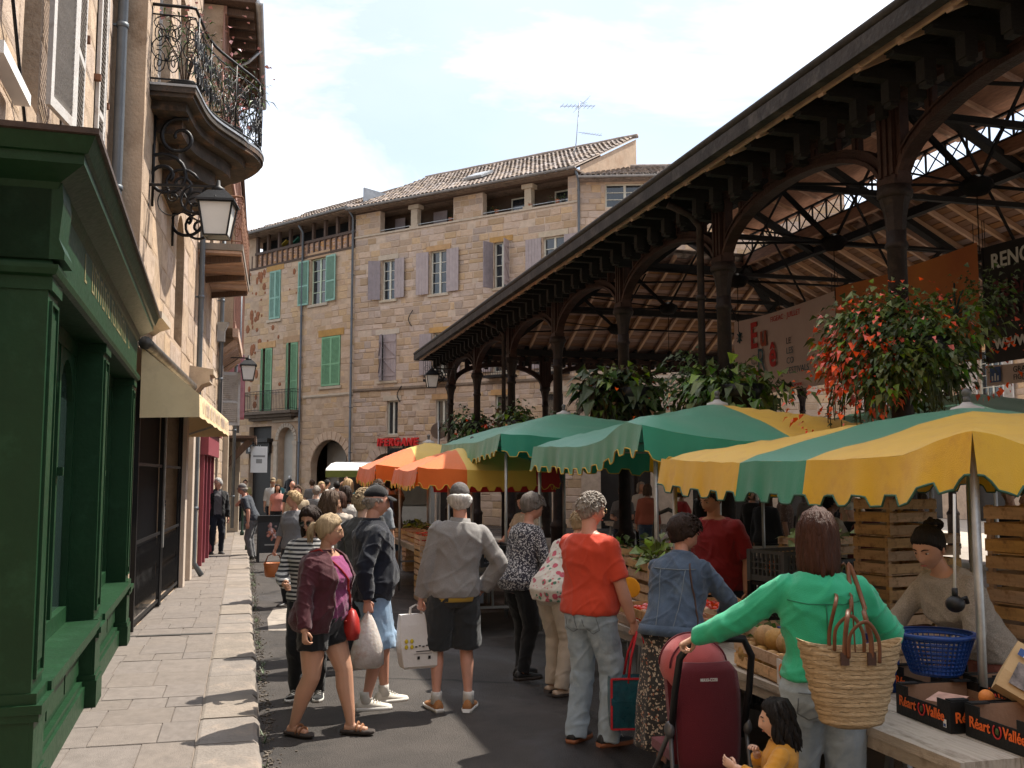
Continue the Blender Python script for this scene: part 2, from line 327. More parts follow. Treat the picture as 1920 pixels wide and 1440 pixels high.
# grit and weeds collected along the kerb
m = MB()
for k in range(1500):
    yy = 5+26*rnd.random()**1.3; xx = .17+abs(rnd.gauss(0, .05)); s = rnd.uniform(.004, .014)
    m.box((xx, yy, s*.4), (s*rnd.uniform(.6, 2), s*rnd.uniform(.6, 2), s), Matrix.Rotation(rnd.random()*3, 3, 'Z'))
o = m.build('gutter_grit', gritM); tag(o, 'dark grit and crumbs lying along the foot of the kerb', 'grit', kind='stuff')
m = MB()
for k in range(60):
    yy = 5+22*rnd.random(); xx = .17+abs(rnd.gauss(0, .03))
    for j in range(7):
        a = rnd.random()*6.28; q = rnd.uniform(.02, .06); d = Vector((math.cos(a), math.sin(a), rnd.uniform(.3, 1.2)))*q; s = Vector((-d.y, d.x, 0)).normalized()*.005
        b = Vector((xx, yy, 0)); m.quad(b-s, b+s, b+d+s*.3, b+d-s*.3)
o = m.build('kerb_weeds', leafD); tag(o, 'sparse weeds growing in the gutter along the kerb', 'weeds', kind='stuff')
# a light repair patch and a crosswise drain channel
m = MB(); pts = [(.32+.05*rnd.random(), 12.6), (.95, 12.45), (1.0, 13.4), (.9, 14.6), (.45, 14.7), (.34, 13.7)]
m.add([(x, y, .004) for x, y in pts], [tuple(range(6))]); o = m.build('road_patch', M('pale_repair', (.30, .26, .22), .9, .25, 4, .5, 90, stain=(.12, .1, .09), ss=4)); tag(o, kind='structure')
m = MB(); m.b2(-1.2, -.3, 11.86, 11.94, PZ+.001, PZ+.006)
o = m.build('drain_slot', M('slot_iron', (.05, .045, .04), .7, .2, 5, .2, 40), pav)
m = MB(); m.quad((5.3, -6, .004), (18.6, -6, .004), (18.6, 30.6, .004), (5.3, 30.6, .004)); o = m.build('hall_bounce_floor', M('pale_bounce_floor', (.30, .26, .22), .8, .2, 3, .3, 40, stain=(.2, .17, .14), ss=2)); tag(o, kind='structure')  # pale floor added to throw light up onto the plank ceiling
m = MB(); m.quad((18.62, -6, .004), (30.2, -6, .004), (30.2, 46, .004), (18.62, 46, .004)); o = m.build('bounce_paving', M('pale_bounce_stone', (.38, .33, .27), .85, .15, 3, .3, 40)); tag(o, kind='structure')  # pale paving added beyond the hall to bounce sunlight under its roof
# ---------------- building helpers (local x along the wall, z up, street side at -y) ----------------
def in_open(x0, x1, z0, z1, ops, pad=.0):
    for o in ops:
        if x1 > o[0]-pad and x0 < o[1]+pad and z1 > o[2]-pad and z0 < o[3]+pad: return True
    return False
def facade(root, L, z0, H, ops, mat, thick=.32, name='wall', x0=0):
    m = MB(); xs = sorted({x0, L}|{v for o in ops for v in o[:2] if x0 < v < L}); zs = sorted({z0, H}|{v for o in ops for v in o[2:4] if z0 < v < H})
    # subdivide so the slightly uneven wall catches light
    def cut(a, st):
        r = []
        for p, q in zip(a, a[1:]):
            k = max(1, int((q-p)/st)); r += [p+(q-p)*i/k for i in range(k)]
        return r+[a[-1]]
    xs, zs = cut(xs, .6), cut(zs, .6); W = lambda x, z: (x, .012*noise.noise(Vector((x*.9, z*.9, 3))), z)
    for i in range(len(xs)-1):
        for j in range(len(zs)-1):
            a, b, c, d = xs[i], xs[i+1], zs[j], zs[j+1]; e = 1e-4
            if in_open(a+e, b-e, c+e, d-e, [o[:4] for o in ops]): continue
            m.quad(W(a, c), W(b, c), W(b, d), W(a, d))
    for o in ops:
        a, b, c, d = o[:4]; arch = o[4] if len(o) > 4 else 0; zs_ = d-arch if arch else d
        m.quad(W(a, c), W(a, zs_), (a, thick, zs_), (a, thick, c)); m.quad(W(b, zs_), W(b, c), (b, thick, c), (b, thick, zs_)); m.quad(W(a, c), (a, thick, c), (b, thick, c), W(b, c))
        if not arch: m.quad(W(a, d), W(b, d), (b, thick, d), (a, thick, d))
        else:
            k = 14; mid = (a+b)/2; hw = (b-a)/2; pts = [(mid-hw*math.cos(math.pi*i/k), zs_+arch*math.sin(math.pi*i/k)) for i in range(k+1)]
            for i in range(k):
                (xa, za), (xb, zb) = pts[i], pts[i+1]
                m.quad((xa, 0, za), (xb, 0, zb), (xb, 0, d), (xa, 0, d)); m.quad((xa, 0, za), (xa, thick, za), (xb, thick, zb), (xb, 0, zb))
    m.quad((x0, .0, z0), (x0, .0, H), (x0, 4, H), (x0, 4, z0)); m.quad((L, 0, z0), (L, 4, z0), (L, 4, H), (L, 0, H)); m.quad((x0, 4, z0), (x0, 4, H), (L, 4, H), (L, 4, z0)); m.quad((x0, .0, H), (L, 0, H), (L, 4, H), (x0, 4, H))
    return m.build(name, mat, root)
def pillow(seed):
    r_ = random.Random(seed); m = MB(); j = lambda s: r_.uniform(-s, s)
    c = [(-.5+j(.02), -.5+j(.03)), (.5+j(.02), -.5+j(.03)), (.5+j(.02), .5+j(.03)), (-.5+j(.02), .5+j(.03))]
    i_ = [(x*.86+j(.03), z*.76+j(.05)) for x, z in c]
    vs = [(x, 0, z) for x, z in c]+[(x*.985, -.6+j(.1), z*.96) for x, z in c]+[(x, -1+j(.25), z) for x, z in i_]
    m.add(vs, [(0, 1, 5, 4), (1, 2, 6, 5), (2, 3, 7, 6), (3, 0, 4, 7), (4, 5, 9, 8), (5, 6, 10, 9), (6, 7, 11, 10), (7, 4, 8, 11), (8, 9, 10, 11)]); return m
PIL = [pillow(i) for i in range(6)]; PILM = {}
def stones(root, L, z0, z1, ops, mat, ch=(.18, .27), cw=(.26, .6), proud=.03, nmax=290, joint=.014, seed=1, x0=0, skip=0.0, name='stone', big=.0):
    r_ = random.Random(seed); L_ = []; z = z0
    while z < z1-.05:
        h = min(r_.uniform(*ch), z1-z); x = x0-r_.random()*cw[1]
        while x < L:
            wd = r_.uniform(*cw); a, b = max(x, x0), min(x+wd, L); x += wd
            if b-a < .08: continue
            if in_open(a, b, z, z+h, ops, .01):
                for o in ops:   # trim against an opening edge
                    if z+h > o[2] and z < o[3]:
                        if a < o[0] < b: b = o[0]-.01
                        elif a < o[1] < b: a = o[1]+.01
                if b-a < .09 or in_open(a, b, z, z+h, ops, .005): continue
            if r_.random() < skip: continue
            L_.append((a, b, z, z+h))
        z += h
    L_.sort(key=lambda q: -(q[1]-q[0])*(q[3]-q[2]))
    key = mat.name
    if key not in PILM:
        PILM[key] = []
        for p_ in PIL: me = p_.mesh(name); me.materials.append(mat); PILM[key].append(me)
    rest = MB()
    for i, (a, b, c, d) in enumerate(L_):
        pr = proud*r_.uniform(.45, 1.25); loc = ((a+b)/2, .004, (c+d)/2); sc = (b-a-joint, pr, d-c-joint)
        if i < nmax: inst(PILM[key][i % 6], name, root, loc, (0, r_.uniform(-.01, .01), 0), sc)
        else:
            rest.tint = r_.random(); src = PIL[i % 6]
            rest.add([(p[0]*sc[0]+loc[0], p[1]*sc[1]+loc[1], p[2]*sc[2]+loc[2]) for p in src.v], src.f)
    if rest.v: o = rest.build('stonework', mat, root); o['kind'] = 'stuff'
PANE = {}
def window(root, x0, x1, z0, z1, y=.16, cols=2, rows=4, mat=None, fw=.05, casement=True, back=True, name='window', gl=None):
    mat = mat or paneframe; m = MB()
    m.b2(x0, x0+fw, y-.03, y+.03, z0, z1); m.b2(x1-fw, x1, y-.03, y+.03, z0, z1); m.b2(x0+fw, x1-fw, y-.03, y+.03, z0, z0+fw); m.b2(x0+fw, x1-fw, y-.03, y+.03, z1-fw, z1)
    W = (x1-x0-2*fw); Hh = z1-z0-2*fw; xs = [x0+fw+W*i/cols for i in range(cols+1)]; zs = [z0+fw+Hh*i/rows for i in range(rows+1)]
    for x in xs[1:-1]: q = .045 if casement and abs(x-(x0+x1)/2) < .02 else .014; m.b2(x-q, x+q, y-.025, y+.02, z0+fw, z1-fw)
    for z in zs[1:-1]: m.b2(x0+fw, x1-fw, y-.018, y+.018, z-.014, z+.014)
    o = m.build(name, mat, root)
    for i in range(cols):
        for j in range(rows):
            p = MB(); t = rnd.uniform(-.006, .006); p.quad((xs[i], y+.01+t, zs[j]), (xs[i+1], y+.01-t, zs[j]), (xs[i+1], y+.012, zs[j+1]), (xs[i], y+.012+t, zs[j+1])); p.build('pane', gl or glass, o)
    if back:
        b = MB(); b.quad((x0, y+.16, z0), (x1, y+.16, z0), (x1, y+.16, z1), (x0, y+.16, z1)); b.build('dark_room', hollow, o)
    return o
def shutter(root, hx, hz0, hz1, wd, ang, mat, kind='louvre', y=-.03, name='shutter', sgn=1, slats_obj=False):
    """hinged at x=hx; sgn=+1 leaf extends to +x when closed; ang opens it towards the street"""
    m = MB(); t = .035; h = hz1-hz0
    if kind == 'louvre':
        f = .06
        m.b2(0, f, 0, t, 0, h); m.b2(wd-f, wd, 0, t, 0, h); m.b2(f, wd-f, 0, t, 0, f*1.3); m.b2(f, wd-f, 0, t, h-f*1.3, h); m.b2(f, wd-f, 0, t, h*.42, h*.42+f)
        sl = MB(); sl.box((0, 0, 0), (wd-2*f, .008, .055), Matrix.Rotation(R(-38), 3, 'X')); pos = []
        for a, b in ((f*1.3, h*.42), (h*.42+f, h-f*1.3)):
            k = max(2, int((b-a)/.05)); pos += [a+(b-a)*(i+.5)/k for i in range(k)]
    else:
        k = max(3, int(wd/.13)); pos = []; sl = None
        for i in range(k): m.b2(wd*i/k+.003, wd*(i+1)/k-.003, rnd.uniform(0, .004), .03, rnd.uniform(0, .01), h)
        for zz in (h*.12, h*.5, h*.86): m.b2(.02, wd-.02, -.022, -.0005, zz-.05, zz+.05)
        m.bar((.05, -.012, h*.17), (wd-.05, -.012, h*.46), .022, .07, (0, 1, 0)); m.bar((.05, -.012, h*.55), (wd-.05, -.012, h*.82), .022, .07, (0, 1, 0))
    if sl is not None and not slats_obj:
        for z in pos: m.add([(p[0]+wd/2, p[1]+t/2, p[2]+z) for p in sl.v], sl.f)
    if sgn < 0: m.v = [(-p[0], p[1], p[2]) for p in m.v]; m.f = [f[::-1] for f in m.f]
    o = m.build(name, mat, root); o.location = (hx, y, hz0); o.rotation_euler = (0, 0, -ang*sgn)
    if sl is not None and slats_obj:
        me = sl.mesh('slat'); me.materials.append(mat)
        for z in pos: inst(me, 'slat', o, (sgn*wd/2, t/2, z))
    return o
def downpipe(root, x, z0, z1, y=-.10, r=.05, mat=None, kick=True, name='downpipe'):
    m = MB(); P = [(x, y, z0+.3), (x, y, z1-.3)]
    if kick: P = [(x+.03, y-.14, z0+.02), (x, y, z0+.25)]+P[1:]+[(x, y-.25, z1)]
    m.tube(P, r, 10); z = z0+1.2
    while z < z1-.5: m.lathe([(r+.001, -.03), (r+.012, -.025), (r+.012, .025), (r+.001, .03)], 10, (x, y, z)); m.b2(x-.015, x+.015, y, 0, z-.012, z+.012); z += 1.9
    return m.build(name, mat or pipeM, root)
def spiral(c, u, v, r0, r1, a0, turns, n=22):
    c, u, v = Vector(c), Vector(u), Vector(v); P = []
    for i in range(n+1):
        t = i/n; a = a0+turns*2*math.pi*t; r = r0+(r1-r0)*t; P.append(c+u*(r*math.cos(a))+v*(r*math.sin(a)))
    return P
TILE = MB()
for i, (yy, r_) in enumerate(((0, .095), (.42, .078))): pass
def tile_proto():
    m = MB(); k = 5; rings = []
    for yy, r_ in ((0, .098), (.44, .08)): rings.append([(r_*math.cos(math.pi*j/k), yy, r_*.75*math.sin(math.pi*j/k)+(.012 if yy == 0 else -.008)) for j in range(k+1)])
    for j in range(k): m.add([rings[0][j], rings[0][j+1], rings[1][j+1], rings[1][j]], [(0, 3, 2, 1)])
    t = .018; inn = [(x*.8, 0, z*.75) for x, _, z in rings[0]]
    for j in range(k): m.add([rings[0][j], rings[0][j+1], inn[j+1], inn[j]], [(0, 1, 2, 3)])
    return m
TP = tile_proto(); tile_me = TP.mesh('roof_tile'); tile_me.materials.append(tileM)
def tiled_roof(root, L, z, depth, rise, over=.45, x0=0, nmax=290, rows=None, sag=.05, mat=None, taper=0):
    """a roof slope rising inwards (+y) from the eave"""
    ang = math.atan2(rise, depth); sl = math.hypot(depth+over, (depth+over)*rise/depth); k = 0; n = int((L-x0)/.205)
    b = MB(); za = z-over*math.tan(ang)
    P = lambda x, s: (x, -over+s*math.cos(ang), za+s*math.sin(ang)-sag*math.sin(math.pi*min(max((x-x0)/(L-x0), 0), 1))*math.sin(math.pi*min(s/sl, 1))-.02)
    st = 8
    for i in range(n):
        for j in range(st): b.quad(P(x0+(L-x0)*i/n, sl*j/st), P(x0+(L-x0)*(i+1)/n, sl*j/st), P(x0+(L-x0)*(i+1)/n, sl*(j+1)/st), P(x0+(L-x0)*i/n, sl*(j+1)/st))
    nb = len(b.v); b.b2(x0, L, -over+.05, depth, za-.12, za-.06); roof = b.build('roof', tileM, root)
    R_ = rows or int(sl/.37); q = MB(); Lst = [(i, j) for j in range(R_) for i in range(n)]
    for c, (i, j) in enumerate(Lst):
        x = x0+.1+.205*i; s = j*(sl-.35)/max(R_-1, 1); p = P(x+rnd.uniform(-.008, .008), s); p = (p[0], p[1], p[2]+.03+rnd.uniform(-.006, .012))
        rx = ang+rnd.uniform(-.03, .03)-.03; rz = rnd.uniform(-.05, .05)
        if c < nmax: inst(tile_me, 'roof_tile', roof, p, (rx, 0, rz))
        else:
            q.tint = rnd.random(); mt = Matrix.Translation(p) @ Euler((rx, 0, rz)).to_matrix().to_4x4(); q.M = mt; q.add(TP.v, TP.f); q.M = None
    if q.v: o = q.build('tiling', tileM, roof); o['kind'] = 'stuff'
    r = MB(); r.tube([(x0+(L-x0)*i/12, depth-.02, z+rise+.03-sag*0) for i in range(13)], [.10+.012*(i % 2) for i in range(13)], 8); r.build('ridge_tiles', tileM, roof)
    # gutter: a half-round zinc trough under the first course
    gt = MB(); k = 7; prof = [(-over-.07+.075*math.cos(math.pi+math.pi*i/k), za-.02+.075*math.sin(math.pi+math.pi*i/k)) for i in range(k+1)]
    gt.loft([[(x, yy, zz) for yy, zz in prof] for x in (x0-.05, L+.03)], False, closed=False)
    gt.loft([[(x, yy, zz+.004) for yy, zz in prof[::-1]] for x in (x0-.05, L+.03)], False, closed=False); gt.build('gutter', zinc, root)
    rf = MB(); xx = x0+.2
    while xx < L: rf.bar((xx, -over+.06, za+.0-.09), (xx, depth*.4, za-.09+(over+depth*.4)*math.tan(ang)), .09, .11, (1, 0, 0)); xx += .48
    rf.build('eave_rafters', timber, root)
    return roof
def potplant(parent, loc, r, h, leaf, flower=None, n=50, seed=0, top=True):
    t = T('potted_plant', '', 'plant', loc); m = MB()
    m.lathe([(r*.7, 0), (r, h), (r*1.08, h), (r*1.08, h*1.1), (r*.85, h*1.1), (r*.8, h*.9)], 12); m.build('pot', M('terracotta', (.38, .15, .08), .8, .15, 6, .2, 40) if seed % 2 else M('dark_pot', (.03, .03, .032), .6, .2, 5, .1, 40), t)
    f = leafball(n, (r*1.5, r*1.5, r*1.7), .03+r*.25, seed); f.M = None; o = f.build('foliage', leaf, t); o.location = (0, 0, h+r)
    if flower: g = leafball(max(8, n//5), (r*1.5, r*1.5, r*1.7), .03+r*.15, seed+5, shell=.8); o = g.build('flowers', flower, t); o.location = (0, 0, h+r); o['kind'] = 'stuff'
    return t
def leafball(n, rad, ls, seed=0, shell=.45, droop=.3, w_=.55, lobes=6):
    r_ = random.Random(seed); m = MB(); cl = [Vector((r_.gauss(0, .42), r_.gauss(0, .42), r_.gauss(0, .34))) for _ in range(lobes)]
    for _ in range(n):
        c = r_.choice(cl); d = Vector((r_.gauss(0, 1), r_.gauss(0, 1), r_.gauss(0, 1))).normalized(); p = c+d*(shell+(1-shell)*r_.random())*.62
        p = Vector((p.x*rad[0], p.y*rad[1], p.z*rad[2])); out = Vector((d.x, d.y, d.z*.5+.15-droop*r_.random())).normalized()
        s = ls*r_.uniform(.4, 1.45); sd = out.cross(Vector((r_.gauss(0, .5), r_.gauss(0, .5), 1))).normalized(); up = sd.cross(out); m.tint = r_.random()
        tip = p+out*s-Vector((0, 0, s*droop)); mid = p+out*s*.5+up*s*.08; w2 = s*w_*.5
        m.add([p, mid-sd*w2, tip, mid+sd*w2, mid-up*s*.06], [(0, 1, 4), (1, 2, 4), (2, 3, 4), (3, 0, 4)])
    return m
# ---------------- the stone houses closing the street ----------------
W0, W1, W2, W3 = (-.06, 48.89), (4.4, 42.49), (11.85, 34.47), (20.98, 31.29)
def string_course(root, x0, x1, z, mat, d=.07, h=.09): m = MB(); m.b2(x0, x1, -d, .01, z-h/2, z+h/2); m.b2(x0, x1, -d*.5, .012, z-h, z-h/2-.001); return m.build('string_course', mat, root)
# --- house with green shutters
A = T('green_shuttered_house', 'ochre stone house with green louvred shutters and an open timber attic, end of the street', 'building', (*W0, 0), frame(W0, W1))
LA = 7.81
opA = [(1.75, 2.62, 9.15, 11.45), (4.78, 5.92, 9.53, 11.6), (1.2, 2.1, 4.9, 7.85), (3.12, 4.0, 4.85, 7.95), (5.65, 6.93, 5.8, 8.0), (2.70, 3.84, .3, 4.1, .57), (5.06, 7.54, 0, 3.46, 1.22), (.44, 2.15, 0, 4.2)]
facade(A, LA, 0, 11.75, opA, mortarA, x0=-1.5)
stones(A, LA, .02, 11.7, opA, stoneA, (.22, .32), (.35, .8), .016, 290, .01, 3, x0=-1.5, skip=.25)
m = MB()
for k in range(70):
    x, z = .1+abs(rnd.gauss(0, 1.5)), rnd.uniform(5, 11.6); s = rnd.uniform(.05, .17)
    if in_open(x, x+.2, z, z+.2, opA, .1): continue
    m.ball((x, -.012, z), (s, .014, s*rnd.uniform(.8, 1.9)), 7, 4)
o = m.build('bare_patch', M('raw_red_stone', (.26, .10, .045), .95, .3, 9, .5, 40), A)
for q, h in ((opA[0], 1), (opA[1], 1), (opA[2], 1), (opA[3], 1), (opA[4], 1)):
    m = MB(); m.b2(q[0]-.22, q[1]+.22, -.028, .05, q[3]+.005, q[3]+.3); m.build('lintel', lintel, A)
    m = MB(); m.b2(q[0]-.12, q[1]+.12, -.07, .05, q[2]-.12, q[2]-.005); m.build('sill', dressed, A)
window(A, *opA[1], y=.14, cols=2, rows=4, mat=M('pale_green_window_paint', (.45, .52, .38), .5, .1, 8, .1, 60))
for q in (opA[0], opA[2], opA[3], opA[4]):
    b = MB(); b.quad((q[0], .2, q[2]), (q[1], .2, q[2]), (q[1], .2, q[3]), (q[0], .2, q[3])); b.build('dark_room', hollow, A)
shutter(A, 1.78, 9.18, 11.45, .42, 0, shut_mint); shutter(A, 2.6, 9.18, 11.45, .40, 0, shut_mint, sgn=-1)
shutter(A, 4.74, 9.55, 11.58, .70, math.pi*.985, shut_mint, y=-.07); shutter(A, 5.95, 9.55, 11.6, .68, math.pi*.985, shut_mint, sgn=-1, y=-.07)
for q in (opA[2], opA[3]): shutter(A, q[0]+.02, q[2]+.02, q[3]-.02, .42, R(28), shut_green); shutter(A, q[1]-.02, q[2]+.02, q[3]-.02, .43, R(8), shut_green, sgn=-1)
shutter(A, 5.67, 5.82, 7.98, .62, 0, shut_green); shutter(A, 6.91, 5.82, 7.98, .62, 0, shut_green, sgn=-1)
string_course(A, 4.45, LA, 5.42, dressed)
# attic: brick band between studs, dark gallery openings under the eave
m = MB(); m.b2(.1, LA-.02, .06, .2, 11.75, 12.42); m.build('brick_panel', brick, A)
bm_ = MB(); bm_.box((0, 0, 0), (.19, .03, .05)); bme = bm_.mesh('brick'); bme.materials.append(brick); cnt = 0
for j in range(10):
    for i in range(30):
        if cnt >= 280: break
        x = .25+.25*i+(.1 if j % 2 else 0)
        if x < LA-.15: inst(bme, 'brick', A, (x, .05, 11.79+.063*j), (0, rnd.uniform(-.03, .03), 0)); cnt += 1
st = MB(); st.b2(.05, LA-.03, -.03, .1, 11.70, 11.80); st.build('sole_plate', timber, A); st = MB(); st.b2(.6, LA-.03, -.04, .12, 12.38, 12.50); st.build('rail', timber, A)
st = MB(); st.b2(0, LA-.03, -.02, .14, 13.28, 13.46); st.build('wall_plate', timber, A)
sp = MB(); sp.b2(-.04, .04, -.025, .1, 0, .6); me = sp.mesh('stud'); me.materials.append(timber)
for i in range(20): inst(me, 'stud', A, (.35+.385*i, 0, 11.79))
sp = MB(); sp.b2(-.06, .06, -.02, .12, 0, .8); me = sp.mesh('post'); me.materials.append(timber)
for i in range(9): inst(me, 'post', A, (.72+.835*i, 0, 12.49))
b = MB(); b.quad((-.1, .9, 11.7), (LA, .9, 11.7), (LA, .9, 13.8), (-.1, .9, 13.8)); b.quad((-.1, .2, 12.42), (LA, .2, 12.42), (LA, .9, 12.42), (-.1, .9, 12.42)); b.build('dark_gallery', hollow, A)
for i, cm in ((1, M('stored_yellow_plank', (.5, .36, .05), .7, .2, 5, 0)), (2, M('stored_green_board', (.05, .2, .14), .7, .2, 5, 0))):
    b = MB(); b.bar((.9+.9*i, .35, 12.5), (1.5+.9*i, .5, 12.95), .05, .22, (0, 1, 0)); b.build('stored_board', cm, A)
m = MB(); m.b2(-.9, .6, -.01, .12, 11.76, 13.3); m.build('plaster_panel', mortarA, A)
tiled_roof(A, LA+.15, 13.62, 4.3, 1.95, .5, x0=-1.2, nmax=120, rows=5)
m = MB(); m.add([(LA+.1, 0.1, 13.5), (LA+.1, 4.3, 15.5), (LA+.1, 4.3, 14.7), (LA+.1, .1, 13.0)], [(0, 1, 2, 3)]); m.b2(LA+.1, LA+.16, .3, 4.4, 13.4, 14.4); m.build('lead_flashing', lead, A)
downpipe(A, 4.3, .3, 13.2, mat=pipeM); downpipe(A, LA-.04, 1.7, 13.3, y=-.13, mat=pipeM)
# balcony
m = MB(); m.b2(.35, 4.2, -.55, 0, 4.72, 4.85); m.b2(.5, 4.1, -.4, 0, 4.58, 4.719); m.b2(.7, 3.9, -.25, 0, 4.45, 4.579); m.build('balcony_slab', M('sooty_stone', (.13, .10, .075), .9, .3, 4, .4, 30), A)
m = MB(); zt = 5.78
P = [(.4, 0, 0), (.4, -.5, 0), (4.15, -.5, 0), (4.15, 0, 0)]
for a, b in zip(P, P[1:]):
    a, b = Vector(a), Vector(b)
    for z in (4.92, zt-.12, zt): m.bar(a+Vector((0, 0, z)), b+Vector((0, 0, z)), .025, .02)
    k = max(2, int((b-a).length/.11))
    for i in range(k+1): p = a+(b-a)*i/k; m.bar(p+Vector((0, 0, 4.85)), p+Vector((0, 0, zt)), .012, .012)
m.build('balcony_railing', iron, A)
# ground floor: niche with a dressed dummy, arched shop, dark shopfront
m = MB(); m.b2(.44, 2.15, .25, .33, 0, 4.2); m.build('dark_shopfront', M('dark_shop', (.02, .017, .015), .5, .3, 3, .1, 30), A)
m = MB(); m.b2(.3, 2.3, -.35, .1, 3.45, 3.62); m.b2(.42, 2.2, -.16, 0, 2.95, 3.44); m.build('shop_signboard', M('dark_shop', (0, 0, 0)), A)
text_obj('ndy kids', .42, whiteprint, A, (.62, -.175, 3.04), (R(90), 0, 0), .01, sx=.8)
m = MB(); m.b2(2.45, 2.69, -.09, 0, .3, 3.3); m.b2(3.85, 4.1, -.09, 0, .3, 3.3); m.b2(2.40, 2.72, -.12, 0, 3.3, 3.48); m.b2(3.82, 4.14, -.12, 0, 3.3, 3.48); m.b2(2.3, 4.2, -.1, 0, 4.35, 4.5); m.build('pilasters', dressed, A)
m = MB()
for i in range(12):
    a0, a1 = math.pi*i/12+.02, math.pi*(i+1)/12-.02; c = (3.27, 3.53); q = lambda r, a: (c[0]+r*math.cos(a), c[1]+r*math.sin(a))
    m.prism([q(.58, a0), q(.78, a0), q(.78, a1), q(.58, a1)], lambda x, z: (x, -.05, z), lambda x, z: (x, .02, z))
m.build('niche_arch', dressed, A)
b = MB(); b.quad((2.7, .318, .3), (3.84, .318, .3), (3.84, .318, 4.1), (2.7, .318, 4.1)); b.build('niche_back', M('pale_plaster', (.42, .40, .36), .9, .1, 3, .1, 30), A)
b = MB(); b.quad((5.0, 1.6, 0), (7.6, 1.6, 0), (7.6, 1.6, 3.6), (5, 1.6, 3.6)); b.build('shop_back', hollow, A)
b = MB(); b.b2(5.06, 6.35, .9, 1.0, 0, 3.4); b.build('shop_screen', M('pale_plaster', (0, 0, 0)), A)
b = MB(); b.b2(5.2, 6.4, .55, .89, 2.05, 2.1); [b.box((5.4+.22*i, .7, 2.17), (.12, .1, rnd.uniform(.08, .2))) for i in range(5)]; b.build('shop_shelf', blackprint, A)
m = MB()
for i in range(15):
    a0, a1 = math.pi*i/15+.012, math.pi*(i+1)/15-.012; c = (6.3, 2.24); q = lambda r, a: (c[0]+(r+.03)*math.cos(a), c[1]+r*math.sin(a))
    m.prism([q(1.24, a0), q(1.6, a0), q(1.6, a1), q(1.24, a1)], lambda x, z: (x, -.03, z), lambda x, z: (x, .02, z))
m.build('arch_voussoirs', stoneA, A)
# --- house with mauve shutters
B = T('mauve_shuttered_house', 'buff rubble stone house with mauve plank shutters, attic loggias and a tiled roof', 'building', (*W1, 0), frame(W1, W2))
LB = 10.95
wB = [(1.5, 2.22, 9.25, 10.95), (4.03, 4.88, 9.25, 11.03), (7.13, 7.84, 9.2, 11.0), (9.36, 10.3, 9.25, 10.92), (1.4, 2.3, 5.84, 7.78), (4.2, 5.0, 5.95, 7.66), (7.1, 7.9, 5.9, 7.7), (9.4, 10.2, 5.9, 7.7), (1.84, 2.42, 3.6, 5.0), (4.36, 5.0, 3.6, 4.95), (7.2, 7.85, 3.4, 5.0), (9.4, 10.2, 3.4, 5.0)]
opB = wB+[(.9, 3.0, 0, 2.85, 1.0), (4.4, 6.5, 0, 2.85, 1.0), (7.6, 9.7, 0, 2.85, 1.0)]
facade(B, LB, 0, 12.08, opB, mortarB)
stones(B, LB, 3.0, 12.0, opB, stoneB, (.15, .34), (.17, .78), .026, 295, .024, 5, skip=.07)
stones(B, LB, .0, 3.0, opB, stoneB, (.24, .34), (.4, .8), .02, 5, .014, 6)
for q in wB:
    m = MB(); m.b2(q[0]-.18, q[1]+.18, -.045, .05, q[3]+.005, q[3]+.22); m.build('lintel', lintel if rnd.random() < .6 else dressed, B)
    m = MB(); m.b2(q[0]-.1, q[1]+.1, -.07, .05, q[2]-.1, q[2]-.005); m.build('sill', dressed, B)
    window(B, *q, y=.13, cols=2, rows=4 if q[3] > 5.5 else 1)
for i, q in enumerate(wB):
    if i in (0, 1, 3, 5, 6, 7):
        wd = (q[1]-q[0])*.72; shutter(B, q[0]-.03, q[2]+.02, q[3]-.02, wd, math.pi*.985 if i else math.pi*.82, shut_shaded if i == 0 else shut_mauve, 'plank', y=-.08)
        shutter(B, q[1]+.03, q[2]+.02, q[3]-.02, wd, math.pi*.985, shut_mauve, 'plank', sgn=-1, y=-.08)
    elif i == 2: shutter(B, q[0]-.03, q[2]-.02, q[3]-.0, .5, R(105), shut_shaded, 'plank', y=-.05); shutter(B, q[1]+.03, q[2], q[3], .5, R(100), shut_mauve, 'plank', sgn=-1, y=-.05)
    elif i == 4: shutter(B, q[0], q[2], q[3], .42, R(38), shut_shaded, 'plank'); shutter(B, q[1], q[2], q[3], .66, R(3), shut_mauve, 'plank', sgn=-1)
string_course(B, 0, LB, 5.52, M('dark_string_stone', (.19, .14, .10), .9, .3, 6, .4, 30))
m = MB()
for x, z in ((3.0, 8.35), (2.45, 5.25)):
    s = [(x+.12+.14*math.sin(t*.7+2.4)*(1-.2*t/6), -.09, z+.33-.66*t/6) for t in [i*.5 for i in range(13)]]; m.tube(s, .018, 6)
m.build('wall_anchor', iron, B)
# attic loggias
m = MB(); m.b2(-.02, LB+.02, -.05, .34, 12.083, 12.16); m.build('attic_sill', dressed, B)
for a, b_ in ((0, 1.36), (5.17, 6.59), (10.45, 10.95)):
    m = MB(); m.b2(a, b_, .0, .3, 12.16, 13.12); m.build('attic_pier', mortarB, B)
    stones(B, b_-.02, 12.17, 13.1, [], stoneB, (.22, .3), (.3, .5), .02, 12, .02, 9, x0=a+.02)
for a, b_ in ((2.93, 3.38), (8.46, 8.88)):
    m = MB(); m.b2(a+.06, b_-.06, .02, .28, 12.161, 12.95); m.b2(a-.04, b_+.04, -.04, .32, 12.951, 13.12); m.b2(a+.0, b_-.0, -.01, .3, 12.161, 12.26); m.build('stone_post', dressed, B)
m = MB(); m.b2(0, LB, -.03, .25, 13.121, 13.30); m.build('lintel_beam', timber, B)
m = MB(); m.b2(0, LB, 1.15, 1.2, 12.1, 13.6); m.b2(0, LB, .35, 1.14, 12.05, 12.075); m.build('loggia_back', M('loggia_shade_plaster', (.09, .06, .042), .9, .25, 3, .2, 30), B)
